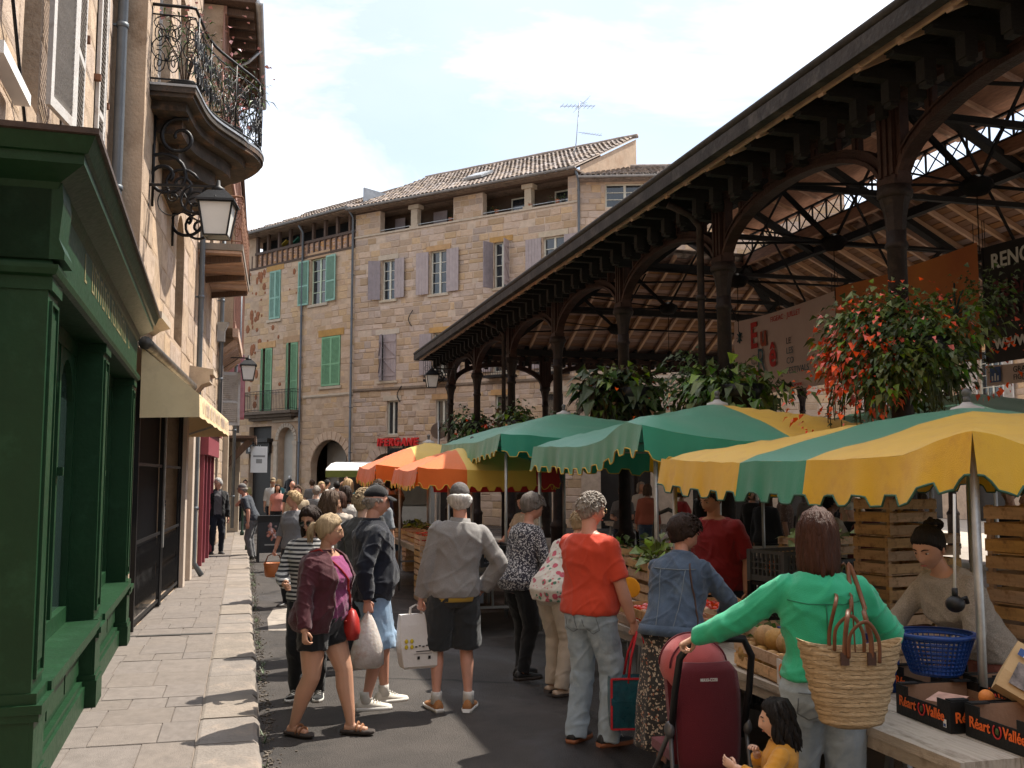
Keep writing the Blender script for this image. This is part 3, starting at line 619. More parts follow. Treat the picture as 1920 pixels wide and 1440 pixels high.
for x, wd in ((2.2, .5), (4.55, .5), (7.3, .9), (7.95, .35), (9.3, 1.0)): window(B, x, x+wd, 12.17, 12.98, y=1.05, cols=1, rows=1, back=False)
m = MB(); m.b2(1.45, 1.98, .9, .93, 12.16, 12.95); m.b2(3.5, 4.2, .9, .93, 12.16, 12.95); m.build('loggia_shutter', shut_shaded, B)
m = MB()
for a, b_ in ((1.36, 2.93), (3.4, 5.17), (6.59, 8.46), (8.88, 10.45)): m.bar((a, .02, 12.27), (b_, .02, 12.27), .02, .02)
m.build('loggia_rail', steelM, B)
tiled_roof(B, LB+.1, 13.55, 5.0, 2.5, .5, nmax=290, sag=.1)
m = MB(); m.add([(LB+.02, 0, 13.0), (LB+.02, 5.0, 13.0), (LB+.02, 5.0, 15.95), (LB+.02, 0, 13.45)], [(0, 1, 2, 3)]); m.build('gable', mortarA, B)
ang = math.atan2(2.5, 5.0); sk = MB(); sk.box((0, 0, 0), (.9, 1.0, .09)); sk.box((0, 0, .05), (.74, .84, .03)); o = sk.build('skylight', zinc, B); o.location = (5.3, 1.6, 14.45); o.rotation_euler = (ang, 0, 0)
downpipe(B, LB+.02, 5.6, 13.2, y=-.12)
b = MB()
for a in (.9, 4.4, 7.6): b.quad((a, .3, 0), (a+2.1, .3, 0), (a+2.1, .3, 2.85), (a, .3, 2.85))
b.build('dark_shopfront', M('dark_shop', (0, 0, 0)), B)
m = MB()
for a in (.9, 4.4, 7.6):
    for i in range(13):
        a0, a1 = math.pi*i/13+.012, math.pi*(i+1)/13-.012; c = (a+1.05, 1.85); q = lambda r, t: (c[0]+(r+.05)*math.cos(t), c[1]+r*math.sin(t))
        m.prism([q(1.0, a0), q(1.35, a0), q(1.35, a1), q(1.0, a1)], lambda x, z: (x, -.03, z), lambda x, z: (x, .02, z))
m.build('arch_voussoirs', stoneB, B)
# balcony grilles on the first floor seen beneath the hall roof
for a in (4.0, 6.9, 9.2):
    m = MB(); m.b2(a, a+1.3, -.4, 0, 5.66, 5.76)
    for z in (5.85, 6.5, 6.62): m.bar((a, -.38, z), (a+1.3, -.38, z), .02, .02)
    for i in range(13): m.bar((a+.108*i, -.38, 5.76), (a+.108*i, -.38, 6.62), .012, .012)
    for i in range(4): m.tube(spiral((a+.16+.325*i, -.38, 6.18), (1, 0, 0), (0, 0, 1), .15, .04, 0, 1.3, 14), .008, 4)
    m.build('balcony_railing', iron, B)
# red shop lettering
S = T('shop_sign_letters', 'red raised IFERGANE letters above black immobilier letters on the buff wall', 'sign', (*W1, 0), frame(W1, W2))
x_ = 1.47
for i, ch in enumerate('IFERGANE'):
    o = text_obj(ch, .42, redsign, S, (x_, -.13, 3.14), (R(90), 0, 0), .1, name='letter', bold=.02, sx=.9, shear=.12); xs_ = [v.co.x*.9 for v in o.data.vertices]; o.location.x = x_-min(xs_); x_ += max(xs_)-min(xs_)+.03
o = text_obj('immobilier', .40, blackprint, S, (1.98, -.09, 2.84), (R(90), 0, 0), .06, name='letters', bold=.015, sx=.85)
for i, (x, y, z) in enumerate(((8.75, .1, 12.17), (6.95, .1, 12.17), (7.2, .1, 12.17), (9.6, .1, 12.17), (9.95, .1, 12.17), (10.2, .1, 12.17), (4.95, .12, 12.17))):
    c, s = math.cos(frame(W1, W2)), math.sin(frame(W1, W2)); pp = potplant(None, (W1[0]+x*c-y*s, W1[1]+x*s+y*c, z), .10, .15, leafM if i % 2 else leafD, [petalR, petalY, None, petalP, petalY, None, None][i], 40, i+1)
    pp['label'] = ['potted plant beside the right stone post of the attic loggia', 'dark leaved pot at the left end of the third loggia opening', 'small pot second from left in the third loggia opening', 'pink flowered pot in the last loggia opening', 'yellow flowered pot left of the orange pot in the last loggia', 'pot at the right end of the last loggia opening', 'lone pot plant against the wide pier in the second loggia'][i]; pp['group'] = 'pots on the loggia sill'
# aerial
an = T('tv_aerial', 'thin metal television aerial on the roof end of the buff house', 'aerial', (12.55, 36.6, 14.2))
m = MB(); m.tube([(-.25, 0, 0), (-.1, 0, .9), (.05, 0, 2.6)], .02, 6); m.build('mast', zinc, an)
m = MB(); m.bar((-.75, 0, 2.35), (.7, 0, 2.5), .02, .02)
for i in range(9): x = -.7+.165*i; m.bar((x, -.28, 2.35+.01*i), (x+.03, .28, 2.4+.01*i), .012, .012)
for a in (-.5, -.25, .2, .5): m.bar((-.1-.3*a, -.1, 2.35-.5*a), (.45+.2*a, .1, 2.75+.4*a), .012, .012)
m.bar((0, 0, 1.35), (1.0, 0, 1.3), .015, .015)
for i in range(7): m.bar((.2+.12*i, -.15, 1.33), (.2+.12*i, .15, 1.33), .01, .01)
m.build('antenna', zinc, an)
# --- next house behind the hall
Cc = T('low_stone_house', 'lower stone house with a tiled roof half hidden behind the market hall', 'building', (*W2, 0), frame(W2, W3)); LC = 9.67
opC = [(.96, 2.4, 11.85, 12.75), (3.2, 4.6, 11.85, 12.75), (.8, 1.9, 5.8, 8.0), (3.2, 4.3, 5.8, 8.0), (5.6, 6.7, 5.8, 8.0), (8, 9, 5.8, 8.0), (.7, 2.5, 0, 3.2), (4, 6, 0, 3.2), (7, 9, 0, 3.2)]
facade(Cc, LC, 0, 12.9, opC, mortarB); stones(Cc, LC, 3.3, 12.85, opC, stoneB, (.2, .32), (.3, .7), .03, 160, .02, 8)
for q in opC[:6]: window(Cc, *q, y=.13, cols=2, rows=3)
for q in opC[2:6]:
    for a_, b_ in ((q[0]-.7, q[0]-.03), (q[1]+.03, q[1]+.7)): m = MB(); m.b2(a_, b_, -.05, -.02, q[2], q[3]); [m.b2(a_+.04, b_-.04, -.058, -.0505, z, z+.05) for z in [q[2]+.1+.1*i for i in range(20)]]; m.build('shutter', shut_white, Cc)
b = MB()
for q in opC[6:]: b.quad((q[0], .25, 0), (q[1], .25, 0), (q[1], .25, 3.2), (q[0], .25, 3.2))
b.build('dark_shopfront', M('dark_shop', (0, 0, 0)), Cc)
string_course(Cc, 0, LC, 5.5, dressed); tiled_roof(Cc, LC, 13.1, 4.0, 1.5, .45, nmax=200, sag=.04)
m = MB(); m.lathe([(.13, 0), (.13, .7), (.17, .72), (.17, .78), (.02, .8)], 10, (5.75, 3.2, 15.0)); m.b2(5.5, 6.0, 2.9, 3.5, 13.6, 15.1); m.build('chimney', zinc, Cc)
# --- houses on the far side of the hall
P, Q = (30.4, 46), (31.4, 6)
D = T('white_shuttered_house', 'stone house with tall cream windows and white louvred shutters beyond the hall', 'building', (*P, 0), frame(P, Q)); LD = 40
opD = []
for i in range(10): opD.append((2.2+3.8*i, 3.6+3.8*i, 4.6, 7.3)); opD.append((2.2+3.8*i, 3.6+3.8*i, 8.3, 10.0)); opD.append((1.4+3.8*i, 3.4+3.8*i, 0, 3.0, .7))
facade(D, LD, 0, 11, opD, mortarB); stones(D, LD, 3.1, 7.4, opD, stoneB, (.25, .36), (.4, .9), .025, 200, .018, 12)
for q in opD:
    if len(q) == 4:
        window(D, *q, y=.12, cols=4, rows=5) if q[2] < 5 else window(D, *q, y=.12)
        shutter(D, q[0]-.03, q[2], q[3], .62, math.pi*.985, shut_white, y=-.07); shutter(D, q[1]+.03, q[2], q[3], .62, math.pi*.985, shut_white, sgn=-1, y=-.07)
        m = MB(); m.b2(q[0]-.15, q[1]+.15, -.03, .05, q[3]+.01, q[3]+.25); m.build('lintel', lintel, D)
b = MB()
for q in opD:
    if len(q) > 4: b.quad((q[0], .3, 0), (q[1], .3, 0), (q[1], .3, 3), (q[0], .3, 3))
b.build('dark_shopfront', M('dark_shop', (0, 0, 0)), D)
tiled_roof(D, LD, 11.2, 4, 1.6, .45, nmax=10, rows=3)
# little roof peeping out behind the green-shuttered house
E_ = T('distant_house', 'small distant house with a tiled roof just left of the green shuttered house', 'building', (-6, 62, 0), R(-35))
m = MB(); m.b2(0, 5.2, 0, 6, 0, 15.0); m.build('wall', mortarA, E_); tiled_roof(E_, 5.2, 15.2, 5, 2.0, .4, nmax=10, rows=4)
# ---------------- left side of the street ----------------
def wallpt(root_loc, ang, x, y, z): c, s = math.cos(ang), math.sin(ang); return (root_loc[0]+x*c-y*s, root_loc[1]+x*s+y*c, z)
# --- first house above the green shop. local x = distance along the street
P1, Q1 = (-1.25, 0), (-1.25-.028*12, 12)
a1 = frame(P1, Q1)
H1 = T('near_stone_house', 'tall sandy stone house with white louvred shutters above the green shop', 'building', (*P1, 0), a1)
op1 = [(4.3, 5.6, 4.2, 6.6), (6.75, 7.35, 4.35, 7.2), (8.35, 9.35, 4.05, 7.4), (10.35, 11.05, 4.05, 7.4)]
facade(H1, 11.85, 0, 11.5, op1, mortarL, x0=1.0)
stones(H1, 11.82, 3.4, 11.4, op1, stoneL, (.34, .46), (.55, 1.1), .012, 240, .010, 21, x0=1.0)
b = MB()
for q in op1: b.quad((q[0], .22, q[2]), (q[1], .22, q[2]), (q[1], .22, q[3]), (q[0], .22, q[3]))
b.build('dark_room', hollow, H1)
for hx, z0, z1, wd, ang, sg in ((7.37, 4.45, 7.2, .52, R(170), -1), (8.36, 4.08, 7.38, .49, 0, 1), (9.34, 4.08, 7.38, .49, 0, -1), (10.36, 4.08, 7.38, .35, R(4), 1), (11.04, 4.08, 7.38, .34, 0, -1)):
    shutter(H1, hx, z0, z1, wd, ang, shut_white, y=-.05, sgn=sg, slats_obj=True)
m = MB()
for x in (8.3, 9.4, 10.3, 11.1):
    for z in (4.4, 7.1, 5.8): m.b2(x-.03, x+.03, -.07, 0, z-.03, z+.03)
m.build('shutter_hinges', M('rusty_iron', (.17, .075, .04), .8, .3, 10, .3, 40), H1)
m = MB(); m.bar((5.55, -.09, 4.1), (6.35, -.09, 4.1), .09, .07); o = m.build('strip_light', whiteprint, H1)
m = MB(); cab = [(5.75, -.05, 5.6), (6.0, -.05, 4.9), (6.1, -.06, 4.6), (6.5, -.05, 4.25), (6.9, -.05, 3.85)]
m.tube(cab, .011, 6); m.tube([(5.72, -.06, 5.1), (5.72, -.05, 6.8)], .012, 6); m.tube(spiral((5.88, -.06, 4.75), (1, 0, 0), (0, 0, 1), .16, .16, 3.3, .5, 12), .008, 6); m.box((6.08, -.1, 4.82), (.12, .12, .14)); m.build('power_cable', iron, H1)
downpipe(H1, 11.75, .1, 11, y=-.11, r=.058)
# --- green shop front
P2 = (-.86, 0); a2 = frame(P2, (-.86-.028*12, 12))
G = T('green_shopfront', 'dark green wooden shop front with pilasters and a deep cornice', 'shopfront', (*P2, 0), a2)
s0, s1 = 5.62, 11.62; wd = .42
def prof_run(m, prof, x0, x1, ret=None):   # a moulding profile (y,z) swept along x; near end returns into the wall
    if ret is None: m.loft([[(x, y, z) for y, z in prof] for x in (x0, x1)], True, sm=False)
    else: m.loft([[(x0+(-y*-1)*0-max(0, -y-ret), .6, z) for y, z in prof], [(x0-max(0, -y-ret)*1.0, y, z) for y, z in prof], [(x1, y, z) for y, z in prof]], True, sm=False)
m = MB(); m.b2(s0, s1, -.01, wd, 2.985, 3.42); m.build('fascia', greenP, G)
m = MB()
m.loft([[(s0-e, .45, z), (s0-e, -e, z), (s1, -e, z), (s1, .45, z)] for e, z in ((.005, 3.34), (.025, 3.355), (.035, 3.375), (.045, 3.40), (.17, 3.47), (.17, 3.52), (.19, 3.525), (.215, 3.585), (.225, 3.61))], True, sm=False, closed=False)
m.loft([[(s0-e, .45, z), (s0-e, -e, z), (s1+.02, -e, z), (s1+.02, .45, z)] for e, z in ((.225, 3.612), (.245, 3.615), (.245, 3.645), (.0, 3.70))], True, sm=False, m=1)
o = m.build('cornice', [greenP, M('rusty_flashing', (.055, .035, .027), .7, .4, 8, .3, 30)], G)
m = MB(); m.loft([[(s0-e, .43, z), (s0-e, -e, z), (s1+.01, -e, z), (s1+.01, .43, z)] for e, z in ((.01, 2.90), (.04, 2.91), (.05, 2.94), (.05, 2.96), (.02, 2.965), (.012, 2.985))], True, sm=False, closed=False); m.build('fascia_moulding', greenP, G)
m = MB()   # bracket scroll at the near end
pr = [(.0, 3.40), (-.05, 3.40), (-.06, 3.3), (-.045, 3.1), (-.075, 3.03), (-.075, 2.99), (0, 2.99)]
m.loft([[(s0-.03, .44, z) for y, z in pr], [(s0-.03, y, z) for y, z in pr], [(s0+.28, y, z) for y, z in pr]], True, sm=False); m.build('end_bracket', greenP, G)
def pilaster(x0, x1, last=False):
    m = MB(); m.b2(x0, x1, .0, wd, .1, 2.9)
    m.b2(x0-.0, x1, -.02, .0-.0005, .1, .62); m.b2(x0-.02, x1+.02, -.045, wd, .62, .66); m.b2(x0-.035, x1+.035, -.06, wd, .66, .705); m.b2(x0-.01, x1+.01, -.03, wd-.01, .705, .76)
    m.b2(x0-.02, x1+.02, -.04, wd, .1, .30); m.b2(x0-.012, x1+.012, -.03, wd, .30, .34)
    a, b = x0+.05, x1-.05
    for q in ((a, a+.018, .82, 2.78), (b-.018, b, .82, 2.78)): m.b2(q[0], q[1], -.016, -.0005, q[2], q[3])
    m.b2(a+.018, b-.018, -.016, -.0005, .82, .838); m.b2(a+.018, b-.018, -.016, -.0005, 2.762, 2.78); m.b2(a+.05, b-.05, -.010, -.0005, .9, 2.7)
    m.b2(x0-.01, x1+.01, -.02, wd-.01, 2.83, 2.899); m.build('pilaster', greenP, G)
PX = [(5.62, 5.96), (8.38, 8.74), (11.28, 11.62)]
for q in PX: pilaster(*q)
glassS = M('shop_glass', (.018, .03, .028), .05, .2, 2, 0, spec=1.0)
for i, (xa, xb) in enumerate(((5.96, 8.38), (8.74, 11.28))):
    m = MB(); m.b2(xa+.001, xb-.001, .10, wd, .1, .66); m.b2(xa+.001, xb-.001, -.05, wd, .70, .755); m.b2(xa+.001, xb-.001, -.03, wd, .66, .70)
    m.b2(xa+.002, xb-.002, .04, .0995, .1, .26); m.b2(xa+.002, xb-.002, .06, .0995, .26, .30)
    for k in range(3): a = xa+.06+(xb-xa-.06)*k/3; m.b2(a, a+(xb-xa)/3-.08, .085, .0995, .36, .6)
    m.build('stall_riser', greenP, G)
    m = MB(); y0, y1 = .19, .27; zt = 2.9; n = 3; z0 = .756
    for k in range(n+1): x = xa+.001+(xb-xa-.072)*k/n; m.b2(x, x+.07, y0, y1, z0, zt)
    m.b2(xa+.002, xb-.002, y0-.002, y1, z0, z0+.12); m.b2(xa+.002, xb-.002, y0-.002, y1, zt-.12, zt)
    for k in range(n):
        c0 = xa+.036+(xb-xa-.07)*(k+.5)/n; w_ = (xb-xa)/n/2-.035; kk = 10
        for j in range(kk):
            t0, t1 = math.pi*j/kk, math.pi*(j+1)/kk; f = lambda t: (c0-w_*math.cos(t), 2.3+.42*math.sin(t))
            (xA, zA), (xB, zB) = f(t0), f(t1); m.quad((xA, y0+.01, zA), (xB, y0+.01, zB), (xB, y0+.01, zt-.1), (xA, y0+.01, zt-.1)); m.quad((xA, y0+.01, zA), (xA, y1, zA), (xB, y1, zB), (xB, y0+.01, zB))
        m.b2(c0-w_-.04, c0-w_+.0, y0-.04, y0, 1.86, 1.92)
    wf = m.build('shop_window', greenP, G)
    for k in range(n):
        p = MB(); a = xa+.07+(xb-xa-.072)*k/n; p.quad((a, .24, z0+.1), (a+(xb-xa)/n-.07, .24, z0+.1), (a+(xb-xa)/n-.07, .24, zt-.1), (a, .24, zt-.1)); p.build('pane', glassS, wf)
m = MB(); m.b2(s0+.05, s1-.05, .6, .65, .1, 2.95); m.build('dark_interior', hollow, G)
m = MB(); m.b2(6.35, 6.55, .225, .235, 1.35, 1.75); m.build('blue_sticker', M('sticker_blue', (.05, .22, .34), .5, .1, 5, 0), G)
m = MB(); r_ = random.Random(4)      # letters worn to illegible strokes
for a, b in ((6.95, 7.0), (7.35, 8.5), (8.75, 10.1), (10.45, 10.5)):
    x = a
    while x < b: h_ = r_.uniform(.16, .26); m.b2(x, x+.035, -.0135, -.0105, 3.13, 3.13+h_); (m.b2(x+.036, x+.12, -.0135, -.0105, 3.13, 3.15) if r_.random() < .5 else m.b2(x+.036, x+.12, -.0135, -.0105, 3.11+h_, 3.13+h_)); x += r_.choice((.12, .15))
m.build('worn_lettering', goldpaint, G)['kind'] = 'stuff'
# --- second house, gate, awning, big balcony
P3, Q3 = (-1.22, 11.9), (-.93, 18.6); a3 = frame(P3, Q3); L3 = 6.7
H2 = T('balcony_house', 'sandy stone house with a black gate, yellow awning and bowed iron balcony', 'building', (*P3, 0), a3)
op3 = [(.15, 4.9, .1, 3.0), (5.35, 6.1, .1, 3.0), (1.0, 2.2, 6.65, 9.2), (3.2, 4.4, 6.65, 9.2), (3.6, 4.7, 3.9, 5.9, .55)]
facade(H2, L3, 0, 11.2, op3, mortarL); stones(H2, L3, 3.0, 11.1, op3, stoneL, (.34, .46), (.5, 1.0), .012, 150, .01, 23)
for q in op3[2:4]: window(H2, *q, y=.15, cols=2, rows=4, mat=shut_white)
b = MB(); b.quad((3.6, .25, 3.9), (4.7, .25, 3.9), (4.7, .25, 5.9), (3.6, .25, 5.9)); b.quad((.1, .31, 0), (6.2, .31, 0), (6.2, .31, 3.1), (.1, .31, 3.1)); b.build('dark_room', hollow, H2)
m = MB(); m.b2(5.0, 5.3, -.10, .02, .1, 3.3); m.b2(6.15, 6.5, -.10, .02, .1, 3.3); m.b2(5.55, 5.68, .06, .2, .1, 3.0); m.b2(5.82, 5.95, .06, .2, .1, 3.0); m.build('door_pilasters', M('cream_door_paint', (.48, .40, .33), .7, .12, 5, .2, 40), H2)
g_ = MB(); x = .2; k = 0                 # concertina gate of dark bars
rail = MB()
bar_ = MB(); bar_.b2(-.014, .014, -.014, .014, .12, 2.95); bme = bar_.mesh('bar'); bme.materials.append(iron)
gate = ob('folding_gate', MB().mesh('folding_gate'), iron, H2)
for z in (.2, 1.1, 2.0, 2.9): rail.b2(.18, 4.88, -.035, -.02, z-.02, z+.02)
for xx in (.2, 2.5, 2.62, 4.86): rail.b2(xx-.03, xx+.03, -.05, .0, .12, 2.96)
for i in range(46): x = .25+.1*i; rail.bar((x, -.03, .25), (x+.1, -.03, 1.05), .008, .008); rail.bar((x+.1, -.03, .25), (x, -.03, 1.05), .008, .008)
gate.data = rail.mesh('folding_gate'); gate.data.materials.append(iron)
while x < 4.85: inst(bme, 'gate_bar', gate, (x, -.01, 0)); x += .062
m = MB(); m.b2(2.53, 2.60, -.07, -.052, .9, 2.9); m.build('lock_rail', steelM, gate); m = MB(); [m.b2(2.66, 2.72, -.07, -.052, 1.2+.05*i, 1.235+.05*i) for i in range(7)]; m.build('keypad', plastic_bk, gate)
# corbels and stone brackets
m = MB(); m.loft([[(6.1, 0, z), (6.1, -d, z), (6.75, -d, z), (6.75, 0, z)] for d, z in ((.02, 3.3), (.12, 3.34), (.2, 3.45), (.34, 3.5), (.34, 3.62), (.4, 3.63), (.4, 3.72), (0, 3.78))], True, sm=False, closed=False); m.build('corbel', dressed, H2)
m = MB(); m.loft([[(.4, 0, z), (.4, -d, z), (1.3, -d, z), (1.3, 0, z)] for d, z in ((.02, 3.62), (.1, 3.68), (.22, 3.72), (.22, 3.8))], True, sm=False, closed=False); m.build('corbel', dressed, H2)
def wp(x, y, z, P=P3, a=a3): return wallpt(P, a, x, y, z)
# awning
AW = T('yellow_awning', 'pale yellow fabric awning with faint lettering over the black gate', 'awning', (*P3, 0), a3)
yf, zf, zt = -.70, 2.80, 3.32; xa, xb = .05, 5.6
awM = M('awning_canvas', (.72, .55, .32), .85, .08, 3, .2, 160, stain=(.64, .49, .30), ss=4, hue=(.76, .59, .36)); nn = 14
m = MB()
def awp(x, t): return (x, -.06+(yf+.06)*t, zt+(zf-zt)*t-.03*math.sin(math.pi*t)+.006*math.sin(x*5)*t)
for i in range(nn):
    for j in range(5): A_, B_ = xa+(xb-xa)*i/nn, xa+(xb-xa)*(i+1)/nn; m.add([awp(A_, j/5), awp(B_, j/5), awp(B_, (j+1)/5), awp(A_, (j+1)/5)], [(0, 3, 2, 1)], 0, True)
vz = lambda x: zf-.26-.012*math.sin(x*6)
for i in range(nn): A_, B_ = xa+(xb-xa)*i/nn, xa+(xb-xa)*(i+1)/nn; m.quad((A_, yf, zf), (A_, yf-.01, vz(A_)), (B_, yf-.01, vz(B_)), (B_, yf, zf))
for x in (xa, xb): m.quad((x, -.06, zt), (x, yf, zf), (x, yf-.01, vz(x)), (x, -.06, zf-.28))
m.build('canvas', awM, AW)
m = MB(); m.tube([(xa-.05, -.10, zt+.05), (xb+.05, -.10, zt+.05)], .075, 12); m.build('roller', M('sooty_roller', (.10, .09, .08), .5, .5, 6, .2, 20, metal=.4, stain=(.03, .03, .03), ss=5), AW)
m = MB(); m.bar((xa+.1, -.05, 2.55), (xa+.1, yf, zf-.02), .03, .03); m.bar((xb-.1, -.05, 2.55), (xb-.1, yf, zf-.02), .03, .03); m.build('folding_arms', steelM, AW)
m = MB(); x = .5; r_ = random.Random(8)
while x < 5.2: m.b2(x, x+r_.uniform(.04, .09), yf-.018, yf-.0155, zf-.20, zf-.05); x += r_.choice((.13, .13, .17, .3))
m.build('worn_print', M('faded_print', (.42, .33, .28), .8, .1, 5, 0), AW)
# big balcony
BZ = 6.45; dk = M('sooty_balcony', (.045, .035, .028), .85, .5, 5, .5, 20, stain=(.15, .085, .05), ss=3)
plan = [(.35, 0), (.35, -.5), (1.3, -.62), (2.0, -.92), (2.5, -1.16), (3.0, -1.22), (3.5, -1.05), (3.9, -.8), (3.9, 0)]
def smooth(pts, n=5):
    out = [pts[0], pts[1]]
    for i in range(1, len(pts)-2):
        p0, p1, p2, p3 = [Vector((*pts[max(0, min(len(pts)-1, i+k))], 0)) for k in (-1, 0, 1, 2)]
        if i == 1: p0 = p1-(p2-p1)
        if i == len(pts)-3: p3 = p2+(p2-p1)
        for t in [j/n for j in range(1, n+1)]: q = .5*((2*p1)+(-p0+p2)*t+(2*p0-5*p1+4*p2-p3)*t*t+(-p0+3*p1-3*p2+p3)*t**3); out.append((q.x, q.y))
    return out+[pts[-1]]
pl = smooth(plan)
def slab(m, pl, z0, z1, grow=0, mi=0):
    cx = sum(p[0] for p in pl)/len(pl); P = [(p[0]+(grow if p[0] > 2.2 else -grow)*(1 if p[1] < -.01 or 1 else 0), p[1]-(grow if p[1] < -.01 else 0)) for p in pl]
    m.prism(P, lambda x, y: (x, y, z0), lambda x, y: (x, y, z1), mi)
m = MB(); slab(m, pl, BZ, BZ+.07, .03); slab(m, pl, BZ-.05, BZ-.001, 0); slab(m, [(x*.9+.2, y*.82) for x, y in pl], BZ-.16, BZ-.051); slab(m, [(x*.72+.6, y*.66) for x, y in pl], BZ-.34, BZ-.161); slab(m, [(x*.5+1.1, y*.5) for x, y in pl], BZ-.55, BZ-.341); slab(m, [(x*.3+1.6, y*.4) for x, y in pl], BZ-.85, BZ-.551)
m.build('balcony_slab', dk, H2, fix=True)
m = MB(); slab(m, pl, BZ+.071, BZ+.10, .04); m.build('balcony_edge', zinc, H2, fix=True)
def railing(mb, pl, z0, h, cell=.36, motif=True):
    P = [Vector((x, y, 0)) for x, y in pl]; cum = [0]
    for a, b in zip(P, P[1:]): cum.append(cum[-1]+(b-a).length)
    def at(u):
        u = max(0, min(cum[-1], u))
        for i in range(len(P)-1):
            if u <= cum[i+1] or i == len(P)-2: t = (u-cum[i])/max(1e-6, cum[i+1]-cum[i]); return P[i].lerp(P[i+1], t)
    f = lambda u, v: at(u)+Vector((0, 0, z0+v))
    for v, r in ((.06, .012), (h-.12, .01), (h, .02)): mb.tube([f(cum[-1]*i/60, v) for i in range(61)], r, 6)
    k = max(1, round(cum[-1]/cell)); c = cum[-1]/k
    for i in range(k+1):
        if i % 2 == 0: mb.tube([f(c*i, 0), f(c*i, h)], .012, 6)
    for i in range(k):
        u0 = c*(i+.5); q = c*.48
        for vv, sg in ((.27, 1), (.62, -1)):
            for s in (1, -1):
                mb.tube([f(u0+s*q*.5+s*.5*q*(1-t)*math.cos(sg*s*0+4.6*math.pi*t*.9+1.2), vv+.16*(1-t*.85)*math.sin(4.6*math.pi*t*.9+1.2)*sg) for t in [j/20 for j in range(21)]], .0075, 5)
        mb.tube([f(u0+q*math.cos(t), .44+.16*math.sin(t)) for t in [j*math.pi/8 for j in range(17)]], .0075, 5)
        mb.tube([f(u0+q*.9*math.cos(t), .76+.09*math.sin(t)) for t in [j*math.pi/6 for j in range(13)]], .0075, 5)
        for vv in (.30, .58): mb.ball(f(u0, vv), .02, 6, 5)
m = MB(); railing(m, pl, BZ+.1, .98); m.build('balcony_railing', iron, H2)
m = MB()
for xx, s in ((.75, 1.0), (2.9, 1.1)):
    U, V = (0, -1, 0), (0, 0, 1)
    m.tube(spiral((xx, -.32*s, BZ-.42), U, V, .26*s, .05, 1.2, 1.35, 26), [.026]*20+[.02]*7, 7, flat=1)
    m.tube(spiral((xx, -.16*s, BZ-.92), U, V, .30*s, .07, 2.4, -1.5, 28), .024, 7)
    m.tube(spiral((xx, -.35*s, BZ-1.02), U, V, .22*s, .05, .4, 1.6, 28), .02, 7)
    m.tube([(xx, -.02, BZ-1.3), (xx, -.02, BZ-.1)], .02, 6)
m.build('scroll_brackets', iron, H2)
oleander = []
for i, (x, y, lb) in enumerate(((1.0, -.33, 'black tub of pink oleander at the near end of the bowed balcony'), (2.5, -.75, 'pink oleander in the middle of the bowed iron balcony'), (3.35, -.6, 'straggling pink oleander at the far end of the bowed iron balcony'))):
    t = T('oleander_tub', lb, 'plant', wp(x, y, BZ+.101), 0, 'oleander tubs on the balcony')
    m = MB(); m.lathe([(.17, 0), (.22, .2), (.235, .2), (.235, .23), (.2, .23), (.19, .18)], 14); m.build('tub', M('dark_pot', (0, 0, 0)), t)
    f = leafball(200, (.42, .42, .55), .13, 40+i, .3, .35, .16, 7); o = f.build('foliage', leafM, t); o.location = (.05, 0, .85)
    s = MB()
    for j in range(9): a = j*.7; s.tube([(0, 0, .15), (.1*math.cos(a), .1*math.sin(a), .6), (.36*math.cos(a), .36*math.sin(a), 1.0)], .008, 4)
    s.build('stems', timber, t)
    f = leafball(70, (.46, .46, .55), .06, 50+i, .75, .2, .9, 7); o = f.build('flowers', petalP, t); o.location = (.05, 0, .9); o['kind'] = 'stuff'
